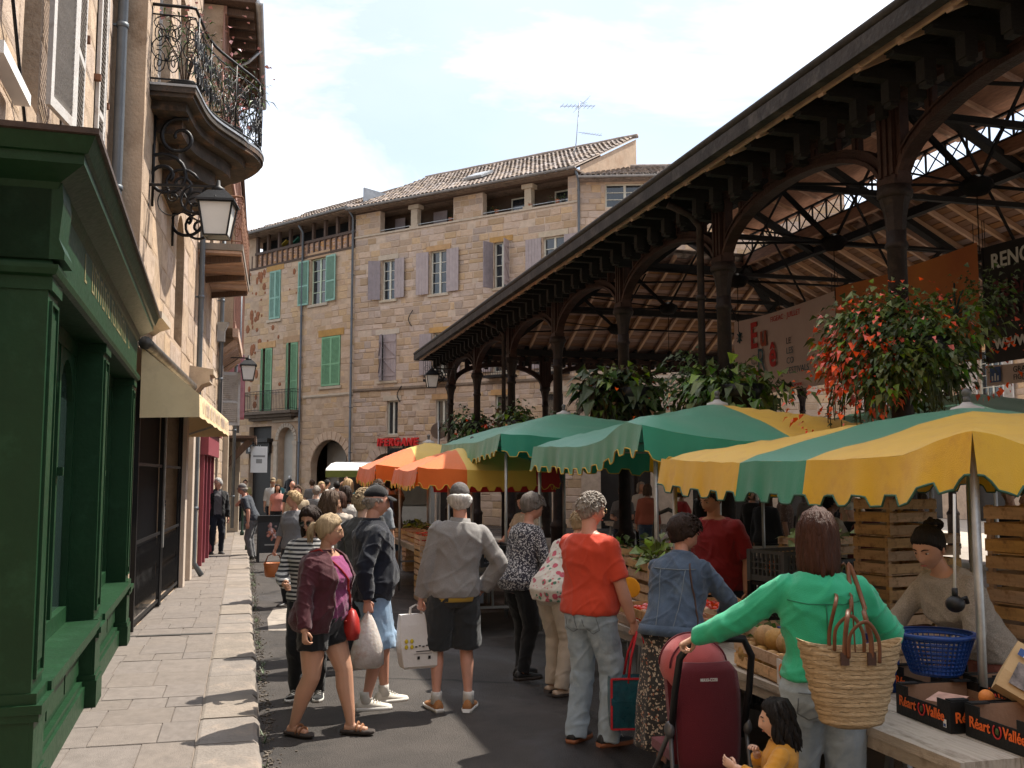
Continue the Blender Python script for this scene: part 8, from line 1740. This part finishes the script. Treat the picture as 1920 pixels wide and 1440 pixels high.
for s in (-1, 1):
    for y_, r_ in ((-.31, .095), (.31, .085)): m = MB(); m.M = Matrix.Translation((s*.265, y_, r_)) @ Matrix.Rotation(R(90), 4, 'Y'); m.lathe([(.02, -.018), (r_*.65, -.012), (r_*.95, -.02), (r_, -.008), (r_, .008), (r_*.95, .02), (r_*.65, .012), (.02, .018)], 22); m.build('wheel', plastic_bk, pu)
# child in the mustard jumper
person('small dark haired child in a mustard jumper with hands raised to the mouth', (2.20, 3.86), 302, .90, 1.10, .03, child=True, head=(-6, 8), sk='pale', RW=(.05, .20, 1.34), RE=(.8, -.2, -.8), LW=(-.30, .34, 1.30), LE=(-.8, 0, -.6), rcurl=.5,
    top=dict(mat=cloth('mustard_knit', (.50, .23, .025), bs=120), sleeve=.9, hem=.88, ease=.028), bottom=dict(kind='trousers', mat=navyC, len=1), shoes=BK, hair=dict(style='longwavy', col='black', th=.02, len=.20))
# seller in grey sweater
person('stall seller in a grey flecked sweater reaching across the near table', (3.90, 4.66), 264, 1.70, 1.0, .0, True, 1.2, lean=33, head=(-14, 26), sk='tan', RW=(.30, .62, 1.06), LW=(-.02, .42, .96), RE=(.5, -.2, -1), LE=(-.9, -.2, -.5), rpalm=(0, 0, -1),
    top=dict(mat=M('oat_flecked_knit', (.31, .275, .235), .9, .35, 130, .4, 200, sheen=.2), sleeve=1, hem=.90, ease=.020, name='sweater'), bottom=dict(kind='trousers', mat=cloth('brick_trousers', (.22, .075, .055)), len=1), shoes=BK, hair=dict(style='bun', col='black', th=.008, vol=.006, front=.056))
# seller in red T-shirt
person('broad stall seller in a dark red T-shirt looking down at the lettuces', (4.02, 8.0), 238, 1.80, 1.26, .08, lean=10, head=(10, 22), sk='tan', RW=(.30, .42, 1.10), LW=(-.32, .12, .86), RE=(.8, -.2, -.6), top=dict(mat=cloth('dark_red_tee', (.25, .018, .024), var=.07), sleeve=.45, hem=.86, ease=.02), bottom=dict(kind='trousers', mat=navyC, len=1), shoes=BK, hair=dict(style='short', col='dark', th=.010))
# bags held in hands
def carrier(label, top_pt, rz, w0, w1, d, h, mat, print_=None, name='carrier_bag', sag=.2):
    t = T(name, label, 'bag', top_pt, rz); m = MB(); rings = []
    for z, f, g_ in ((-h, .78, .5), (-h+.02, .95, .9), (-h*.7, 1.08, 1.05), (-h*.45, 1.0, .9), (-h*.2, .75, .55), (-h*.10, .5, .35), (0, .10, .12)):
        tt = -z/h; w_ = w0+(w1-w0)*tt; rings.append([(w_*f*math.cos(a)*(1+.10*noise.noise(Vector((math.cos(a)*2, math.sin(a)*2, z*9)))), d*g_*math.sin(a)*(1+.14*noise.noise(Vector((math.cos(a)*3, z*12, 2)))), z+.012*noise.noise(Vector((math.cos(a)*3, math.sin(a)*3, z*5)))) for a in [2*math.pi*j/22 for j in range(22)]])
    m.loft(rings); m.build('bag_body', mat, t); return t
pl_w = M('thin_white_plastic', (.55, .50, .46), .35, .12, 9, .35, 30, stain=(.42, .27, .20), ss=5); n, N, l, p = nodes_of(pl_w); p.inputs['Subsurface Weight'].default_value = .3; p.inputs['Subsurface Radius'].default_value = (.1, .06, .04)
g_ = cm['grip']('R'); carrier('thin white plastic carrier bag in the hand of the man with the black cap', (g_.x, g_.y, g_.z), R(20), .06, .15, .10, .44, pl_w)
g_ = gm['grip']('L'); t = T('paper_bag', 'white paper bag with small yellow and black print held by the grey pullover man', 'bag', (g_.x-.03, g_.y, g_.z-.05), R(8)); m = MB()
paperW = M('white_paper_bag', (.62, .59, .55), .7, .06, 4, .3, 14)
m.loft([[(x*w_+.02*tt, y*d_, z) for x, y in ((-.15, -1), (.0, -1.05), (.15, -1), (.15, 1), (0, 1.05), (-.15, 1))] for z, d_, w_, tt in ((-.42, .06, .86, 1), (-.40, .075, .92, 1), (-.25, .075, 1.0, .5), (-.08, .05, .96, .2), (-.0, .03, .9, 0))], True, sm=False); m.M = None; m.build('paper', paperW, t)
for s in (-1, 1): h_ = MB(); h_.tube([(-.05, s*.02, -.01), (-.045, s*.012, .05), (0, 0, .075), (.045, s*.012, .05), (.05, s*.02, -.01)], .007, 5, flat=.5); h_.build('handle', paperW, t)
yl_ = M('lemon_print', (.55, .42, .02), .6, .1, 5, 0); q_ = MB(); [q_.ball((-.10+.045*(i % 2), -.080, -.20-.045*(i//2)), (.015, .002, .018), 8, 5) for i in range(4)]; q_.build('fruit_print', yl_, t)
q_ = MB(); q_.b2(-.01, .01, -.0845, -.083, -.345, -.32); q_.b2(.08, .10, -.0845, -.083, -.345, -.32); q_.b2(-.04, .11, -.0845, -.083, -.302, -.299); q_.b2(-.02, .10, -.0845, -.083, -.285, -.279); [q_.b2(-.03+.03*i, -.012+.03*i, -.0845, -.083, -.25+.006*(i % 2), -.24+.006*(i % 2)) for i in range(5)]; q_.build('icons', blackprint, t)
g_ = rm['grip']('R'); t = T('shopping_bag', 'dark teal shopping bag with red edging and red handles', 'bag', (g_.x+.02, g_.y-.02, g_.z-.30), R(-10)); m = MB(); tealM = M('teal_laminated', (.014, .075, .10), .3, .5, 6, .2, 20, stain=(.02, .14, .17), ss=5, coat=.3)
m.loft([[(x*w_, y*d_, z) for x, y in ((-1, -1), (1, -1), (1, 1), (-1, 1))] for z, w_, d_ in ((-.34, .20, .085), (-.33, .215, .095), (-.15, .22, .10), (-.01, .215, .085), (0, .213, .08), (-.02, .205, .07))], True, sm=False); m.build('sides', tealM, t)
rd_ = M('red_webbing', (.50, .02, .03), .7, .1, 9, .2, 80); m = MB()
for x in (-.215, .215): m.bar((x*1.02, -.1, -.33), (x*1.0, -.086, 0), .014, .012)
m.bar((.045, -.105, -.33), (.04, -.09, 0), .018, .006); m.bar((-.215, -.098, -.33), (.215, -.098, -.33), .012, .012); m.bar((-.215, -.086, 0), (.215, -.086, 0), .012, .012); m.build('edging', rd_, t)
for s in (-1, 1): m = MB(); m.tube([(-.10, s*.085, -.03), (-.07, s*.06, .15), (-.02, s*.012, .305), (.02, s*.012, .305), (.06, s*.06, .15), (.10, s*.085, -.03)], .009, 6, flat=.4); m.build('handle', rd_, t)
m = MB(); [m.box((.13+.02*math.sin(i), -.1015, -.10-.03*i), (.05, .002, .016)) for i in range(5)]; m.build('print', M('pale_teal_print', (.3, .4, .4), .5, .4, 30, 0), t)
# crossbody bags
redl = M('red_leather', (.33, .022, .018), .45, .15, 5, .15, 40); mk = mw['M']
P_ = mk @ Vector((-.20, .16, .90)); t = T('handbag', 'red leather crossbody bag hanging at the side of the maroon cardigan', 'bag', P_, R(-128+40)); m = MB()
m.loft([[(w_*math.cos(a), d_*math.sin(a), z) for a in [2*math.pi*j/18 for j in range(18)]] for z, w_, d_ in ((-.15, .06, .03), (-.14, .12, .06), (-.08, .145, .07), (.0, .125, .06), (.06, .085, .035), (.075, .06, .012))]); m.build('pouch', redl, t)
m = MB(); m.tube([(0, -.068, -.02), (.03, -.075, -.05), (.04, -.07, -.09)], .006, 5); m.tube([(0, -.068, -.02), (-.03, -.075, -.04), (-.035, -.07, -.06)], .006, 5); m.tube([(-.11, -.05, -.0), (0, -.066, -.02), (.11, -.05, .0)], .005, 5); m.build('tassel', redl, t)
Pi = (Matrix.Translation(P_) @ Matrix.Rotation(R(-128+40), 4, 'Z')).inverted() @ mk; m = MB(); tb = BVH([c for c in mw['root'].children if c.name.startswith('shirt')][0].data); m.tube([Pi @ q for q in [Vector((-.24, .14, .97))]+[cast(tb, (v.x, 1, v.z), .010, (0, -1, 0)) for v in [mw['W'](Vector((-.17+.27*t/9, 0, 1.02+.39*t/9))) for t in range(10)]]+[mw['W'](Vector((.115, .02, 1.485))), mw['W'](Vector((.13, -.07, 1.45)))]], .008, 6, flat=.5); m.build('strap', redl, t)
djm = dj['M']; P_ = djm @ Vector((.24, .02, .93)); t = T('handbag', 'brown leather flap bag hanging from the denim jacket', 'bag', P_, R(-52-70)); m = MB(); m.loft([[(x*w_, y*.05, z) for x, y in ((-.13, -1), (.13, -1), (.13, 1), (-.13, 1))] for z, w_ in ((-.2, .92), (-.18, 1), (0, .98), (.01, .9))], True, sm=False); m.build('pouch', leatherM, t)
m = MB(); m.loft([[(.125*math.cos(a), -.056, -.02+.11*math.sin(a)) for a in [math.pi+math.pi*j/12 for j in range(13)]], [(.125*math.cos(a), -.064, -.02+.11*math.sin(a)) for a in [math.pi+math.pi*j/12 for j in range(13)]]], True, sm=False); m.build('flap', M('tan_leather', (.25, .10, .045), .5, .2, 6, .15, 50), t)
Pi = (Matrix.Translation(P_) @ Matrix.Rotation(R(-122), 4, 'Z')).inverted() @ djm; m = MB(); m.tube([Pi @ q for q in [Vector((.24, .0, .95))]+[cast(dj['bv'], (v.x, -1, v.z), .005) for v in [dj['W'](Vector((.20-.09*t/8, 0, 1.0+.43*t/8))) for t in range(9)]]], .009, 6, flat=.5); m.build('strap', M('dark_leather', (0, 0, 0)), t)
# ---------------- people further down the street ----------------
def bg(label, pos, hd, h, tc, bc=None, hc='brown', hs='short', sk='tan', fem=False, lod=1, sl=.42, bk='trousers', **k):
    nm = label[:40]
    return person(label, pos, hd, h, fem=fem, lod=lod, sk=sk, top=dict(mat=tc, sleeve=sl, hem=.88, ease=.02), bottom=dict(kind=bk, mat=bc or navyC, len=k.pop('bl', 1), ease=.016), shoes=k.pop('shoes', BK), hair=dict(style=hs, col=hc, th=k.pop('th', .016), len=k.pop('hl', .25), vol=k.pop('vol', 0)) if hc else None, **k)
C_ = lambda n, c: cloth(n, c)
bg('young woman with sunglasses in a striped top looking down at her phone', (.56, 8.75), 196, 1.60, striped('breton_stripe', (.02, .02, .024), (.50, .48, .45), 26), blackC, 'dark', 'longwavy', 'tan', True, 0, .95, head=(14, 22), glasses='sun', RW=(.16, .30, 1.06), LW=(-.10, .30, 1.05), hl=.34, vol=.008, shoes=dict(mat=blackC, sole=w_sole, trim=whiteC))
bg('woman with a brown bob and pale top among the walkers', (.86, 10.6), 60, 1.70, C_('pale_knit', (.42, .38, .34)), denimS, 'brown', 'bob', 'tan', True, 0, .4, head=(12, 4), hl=.12, th=.024)
bg('person with grey curly hair in a dark hooded jacket seen from behind', (1.15, 10.0), 32, 1.72, C_('grey_tee', (.2, .2, .2)), blackC, 'ash', 'curly', 'pale', False, 0, .4, head=(22, 2), th=.026, outer=dict(mat=C_('charcoal_jacket', (.055, .054, .052)), sleeve=1, hem=.84, ease=.03, gap=0, chigh=.03))
bk_ = bg('dark haired man in a grey T-shirt carrying a black backpack', (1.72, 13.6), 20, 1.76, C_('dusty_blue_tee', (.22, .24, .26)), denimD, 'black', 'short', 'tan', head=(-5, 5))
t = T('backpack', 'black backpack on the man in the grey T-shirt', 'backpack', (1.69, 13.40, 1.12), R(-20)); m = MB(); m.loft([[(x*w_, y*d_-.0, z) for x, y in ((-.8, -1), (.8, -1), (1, -.4), (1, 1), (-1, 1), (-1, -.4))] for z, w_, d_ in ((-.22, .13, .07), (-.2, .15, .09), (.1, .15, .085), (.2, .12, .06), (.22, .08, .04))], True, sm=False); m.build('sack', blackC, t); m = MB(); m.box((0, -.098, -.07), (.2, .03, .16)); m.build('front_pocket', C_('black_cloth', 0), t)
bl = bg('blond curly woman in a grey V neck top carrying an orange bag', (.72, 14.9), 215, 1.64, C_('grey_jersey', (.17, .17, .18)), blackC, 'blond', 'curly', 'red', True, 1, .6, head=(60, 0), th=.026, RW=(.30, .06, .84), rcurl=.9)
g_ = bl['grip']('R'); t = T('orange_bag', 'small orange brown bucket bag in the hand of the blond woman', 'bag', (g_.x, g_.y, g_.z-.1), 0); m = MB(); m.lathe([(.10, -.22), (.12, -.2), (.14, -.02), (.13, -.02), (.11, -.18)], 16); m.build('bucket', M('orange_leather', (.36, .11, .03), .6, .15, 5, .2, 40), t); m = MB(); m.tube([(-.12, 0, -.03), (-.08, 0, .08), (0, 0, .12), (.08, 0, .08), (.12, 0, -.03)], .009, 6); m.build('handle', leatherM, t)
ol = bg('white haired man in a black jacket waiting on the pavement', (-.58, 24.0), 170, 1.73, C_('grey_shirt', (.10, .095, .10)), navyC, 'white', 'short', 'red', False, 1, .9, head=(45, 2), outer=dict(mat=blackC, sleeve=1, hem=.86, ease=.026, gap=.085), z0=.10, glasses='thin', RW=(.27, .05, .82), rcurl=.9)
g_ = ol['grip']('R'); t = T('straw_basket', 'small pale wicker basket held by the older man on the pavement', 'basket', (g_.x-.06, g_.y, g_.z-.12), 0); m = MB(); m.lathe([(.13, -.25), (.15, -.22), (.19, .02), (.18, .02), (.14, -.2)], 18); m.build('weave', straw, t); m = MB(); m.tube([(-.1, 0, 0), (-.06, 0, .1), (.04, 0, .12), (.1, 0, 0)], .009, 6); m.build('handle', leatherM, t)
bg('man in grey flat cap and dark T-shirt leaning, hand at his chin', (.22, 23.6), 285, 1.74, C_('slate_tee', (.035, .042, .055)), C_('grey_trousers', (.12, .12, .125)), 'grey', 'short', 'red', lean=22, head=(0, 6), RW=(.06, .22, 1.40), RE=(.7, .3, -.8), cap=(M('grey_cap', (.16, .155, .15), .9, .3, 40, .3, 80), 'flat'))
bg('woman in a pink top walking towards the camera in the far street', (.98, 31.0), 175, 1.64, C_('salmon_top', (.48, .19, .15)), blackC, 'dark', 'long', 'tan', True, 2, .3)
bg('man in a white shirt and hat behind the pink top', (.9, 33.0), 180, 1.82, whiteC, navyC, 'dark', 'short', 'tan', False, 2, .6, cap=(M('straw_hat', (.3, .22, .13), .9, .2, 30, .3, 80), 'flat'))
bg('balding man in a dark green T-shirt seen from behind in the far street', (1.35, 29.5), 5, 1.74, C_('bottle_tee', (.03, .038, .035)), denimS, None, 'short', 'red', False, 2)
bg('person in a yellow shirt at the far corner', (.05, 42.0), 180, 1.75, C_('khaki_shirt', (.33, .27, .11)), navyC, 'dark', 'short', 'tan', False, 2)
bg('dark haired person in white beside the yellow shirt', (-.25, 41.5), 150, 1.74, whiteC, blackC, 'black', 'short', 'tan', False, 2)
bg('man pointing upwards with a raised arm by the arched shop', (2.35, 30.0), 60, 1.78, whiteC, blackC, 'black', 'short', 'tan', False, 2, .4, RW=(.36, .40, 1.72), RE=(.5, .2, -.8))
bg('man in a dark blue T-shirt seen from behind near the food trailer', (2.45, 27.6), 10, 1.74, C_('ink_tee', (.018, .026, .05)), navyC, 'black', 'short', 'tan', False, 2)
bg('woman in a white skirt and dark top near the food trailer', (3.2, 29.2), 80, 1.66, whiteC, C_('olive_skirt', (.16, .14, .08)), 'dark', 'long', 'tan', True, 2, .3)
bg('bearded man in a light blue shirt talking near the food trailer', (3.62, 30.2), 190, 1.80, C_('pale_blue_shirt', (.30, .36, .42)), denimD, 'dark', 'short', 'tan', False, 2)
bg('bearded man in a pale pink shirt talking at the right of the group', (4.0, 28.6), 250, 1.80, C_('shell_shirt', (.46, .36, .31)), denimL, 'brown', 'short', 'red', False, 2, .45, LW=(-.1, .45, 1.05))
bg('person with red brown hair and an orange strap behind the brown bob', (1.2, 13.2), 25, 1.66, C_('cream_tee', (.44, .38, .32)), C_('red_brown_skirt', (.2, .05, .04)), 'auburn', 'bob', 'pale', True, 1, .4, hl=.1)
bg('tall man in a dark brown shirt with both arms raised to the orange parasol', (2.62, 18.3), 350, 1.84, C_('umber_shirt', (.045, .032, .022)), C_('denim_shorts', (.06, .10, .15)), 'black', 'curly', 'tan', False, 1, .5, 'shorts', bl=.95, LW=(-.20, .38, 1.72), RW=(.10, .40, 1.66), LE=(-.7, 0, -.6), RE=(.7, 0, -.6), th=.04, shoes=SN)
bg('stall seller in a cream lace blouse leaning over the peppers', (3.95, 13.6), 235, 1.66, patterned('cream_lace', (.46, .36, .27), [((.58, .5, .42), 1, .3)], 40), navyC, 'dark', 'short', 'red', True, 1, .3, lean=20, head=(0, 20), RW=(.26, .42, 1.0), LW=(-.24, .38, .96), bust=1.5, w=1.12)
bg('woman in a grey T-shirt standing in the hall behind the green stall', (7.1, 18.2), 215, 1.68, C_('mid_grey_tee', (.12, .115, .11)), navyC, 'brown', 'short', 'tan', True, 2, .4, RW=(.1, .32, 1.1), LW=(-.1, .32, 1.1))
bg('woman with a red scarf and pale top in the hall', (7.6, 16.6), 95, 1.70, C_('scarlet_scarf', (.42, .03, .03)), C_('pale_trousers', (.4, .34, .3)), 'auburn', 'bob', 'tan', True, 2, .9, hl=.1)
bg('blond man in a black T-shirt in the hall looking down', (7.3, 15.0), 70, 1.82, blackC, navyC, 'ash', 'short', 'red', False, 2, .4, head=(0, 25))
bg('long haired woman in black in the hall beside the dark post', (7.6, 13.6), 60, 1.70, C_('black_cloth', 0), blackC, 'auburn', 'long', 'tan', True, 2, .9)
bg('man in a grey sweater in the hall behind the trolley', (8.6, 13.9), 200, 1.76, C_('taupe_sweater', (.15, .13, .115)), navyC, 'dark', 'short', 'tan', False, 2, .95)
bg('person in a patterned shirt just left of the grey sweater in the hall', (8.5, 14.6), 120, 1.74, patterned('dim_print_shirt', (.14, .09, .07), [((.3, .22, .18), 1, .3)], 30), navyC, 'dark', 'short', 'tan', False, 2)
bg('small child with a white cap in the hall', (8.0, 12.0), 235, 1.50, blackC, navyC, 'dark', 'short', 'pale', False, 2, .9, cap=(whiteC, 'flat'))
bg('man in a cream shirt sitting at the back of the stall', (6.15, 9.75), 85, 1.70, C_('cream_shirt', (.44, .40, .34)), navyC, 'black', 'short', 'brown', False, 1, .95, head=(5, 4), lean=8, RW=(.2, .34, 1.05), LW=(-.1, .4, 1.05))
bg('person in a plum sweater sitting beside the cream shirt', (6.35, 9.2), 60, 1.66, C_('plum_sweater', (.085, .018, .025)), navyC, 'black', 'curly', 'brown', False, 1, .95, th=.03, lean=10)
bg('customer in a slate blue jacket behind the display at the rear of the stall', (8.9, 8.0), 190, 1.74, C_('slate_jacket', (.10, .13, .16)), navyC, 'dark', 'short', 'tan', False, 2, .95)
bg('dark clothed customer in the hall shade left of the slate blue jacket', (8.6, 9.4), 300, 1.72, blackC, navyC, 'black', 'long', 'tan', True, 2, .95)
bg('dark clothed man in the hall shade beside the long haired customer', (9.0, 10.2), 240, 1.78, C_('near_black_shirt', (.02, .02, .022)), navyC, 'dark', 'short', 'tan', False, 2, .6)

r_ = random.Random(31); tops = [C_('crowd_white', (.5, .47, .43)), C_('crowd_navy', (.03, .035, .06)), C_('crowd_rust', (.32, .09, .05)), C_('crowd_grey', (.17, .17, .17)), C_('crowd_teal', (.05, .16, .17)), C_('crowd_sand', (.38, .30, .2))]; tn = ['white', 'navy', 'rust', 'grey', 'teal', 'sand']; hn = ['dark', 'brown', 'blond', 'grey']
spots = [(1.55, 15.8, 'between the blond woman and the parasols'), (2.15, 16.6, 'near the raised arms'), (1.95, 19.6, 'behind the backpack'), (1.5, 21.8, 'in mid street'), (2.5, 22.6, 'by the farthest stall'), (1.05, 20.6, 'right of the menu board'), (1.85, 25.2, 'ahead of the trailer'), (2.9, 25.6, 'beside the farthest orange parasol'), (3.4, 27.2, 'in front of the trailer counter'), (2.2, 34.0, 'under the shop arch'), (1.2, 36.5, 'near the dressed dummy'), (3.3, 34.5, 'left of the trailer body')]
for i, (x, y, wh) in enumerate(spots):
    q = i % 6; f = i % 2 == 0; hh = hn[i % 4]; bg('%s haired %s in a %s top %s' % (hh if hh != 'blond' else 'fair', 'woman' if f else 'man', tn[q], wh), (x, y), r_.choice((0, 20, 160, 190, 80, 270)), r_.uniform(1.62, 1.82), tops[q], r_.choice((navyC, blackC, denimD, beigeC)), hh, ('bob' if f else 'short'), r_.choice(('tan', 'red', 'pale')), f, 2 if y > 17 else 1, r_.choice((.4, .9)), hl=.14)
hs_ = [(8.2, 11.2), (9.4, 12.4), (10.2, 14.2), (8.9, 16.4), (9.8, 18.0), (8.2, 19.6), (10.6, 20.6), (9.2, 22.4), (11.2, 16.8), (12.4, 19.0), (10.0, 10.8), (11.4, 12.0)]; wl = ['left of the capped child', 'behind the lettuce stall', 'deep behind the black T-shirt man', 'by the third hall column', 'deep in the hall by the fourth column', 'behind the red cloth', 'far back in the hall', 'at the hall end', 'below the pale banner', 'below the far end of the pale banner', 'below the orange banner', 'near the far hall columns']
for i, (x, y) in enumerate(hs_):
    q = (i*5+1) % 6; f = i % 2 == 1; bg('hall visitor in a %s top %s' % (tn[q], wl[i]), (x, y), (i*77) % 360, 1.62+.017*i, tops[q] if i % 3 else blackC, (navyC, blackC, denimD)[i % 3], hn[i % 4], 'bob' if f else 'short', 'tan', f, 2, .9 if i % 2 else .4, hl=.14)
for i, (x, y, wd, ln) in enumerate(((9.2, 13.4, .8, 2.2), (10.8, 17.6, .8, 2.6), (8.4, 20.8, .8, 2.0))): table(['stall table in the hall behind the lettuce stall', 'stall table below the pale banner', 'stall table at the hall end'][i], x, x+wd, y, y+ln, .8); [pcrate('k', (x+.4, y+.4+.62*j, .802), R(90+4*j), '%s black crate on the %s hall table' % (('near', 'middle', 'far')[j], ('first', 'second', 'third')[i])) for j in range(3)]
dm = T('shop_dummy', 'headless shop dummy in a black T-shirt standing in the arched niche', 'mannequin', (1.98, 45.85, .3), frame(W0, W1)); m = MB(); m.loft([[(rx*math.cos(a), ry*math.sin(a), z) for a in [2*math.pi*j/14 for j in range(14)]] for z, rx, ry in ((.55, .2, .14), (.9, .19, .13), (1.2, .22, .14), (1.42, .2, .1), (1.48, .07, .06))]); [m.tube([(s*.2, 0, 1.38), (s*.3, -.03, 1.05)], [.07, .06], 8) for s in (-1, 1)]; m.build('shirt', blackC, dm); m = MB(); m.tube([(0, 0, 1.46), (0, 0, 1.62)], .05, 8); m.tube([(0, 0, 0), (0, 0, .6)], .03, 8); m.lathe([(.16, 0), (.16, .03), (.02, .04)], 12); m.build('stand', whiteprint, dm)
bpy.data.scenes.remove(TS)
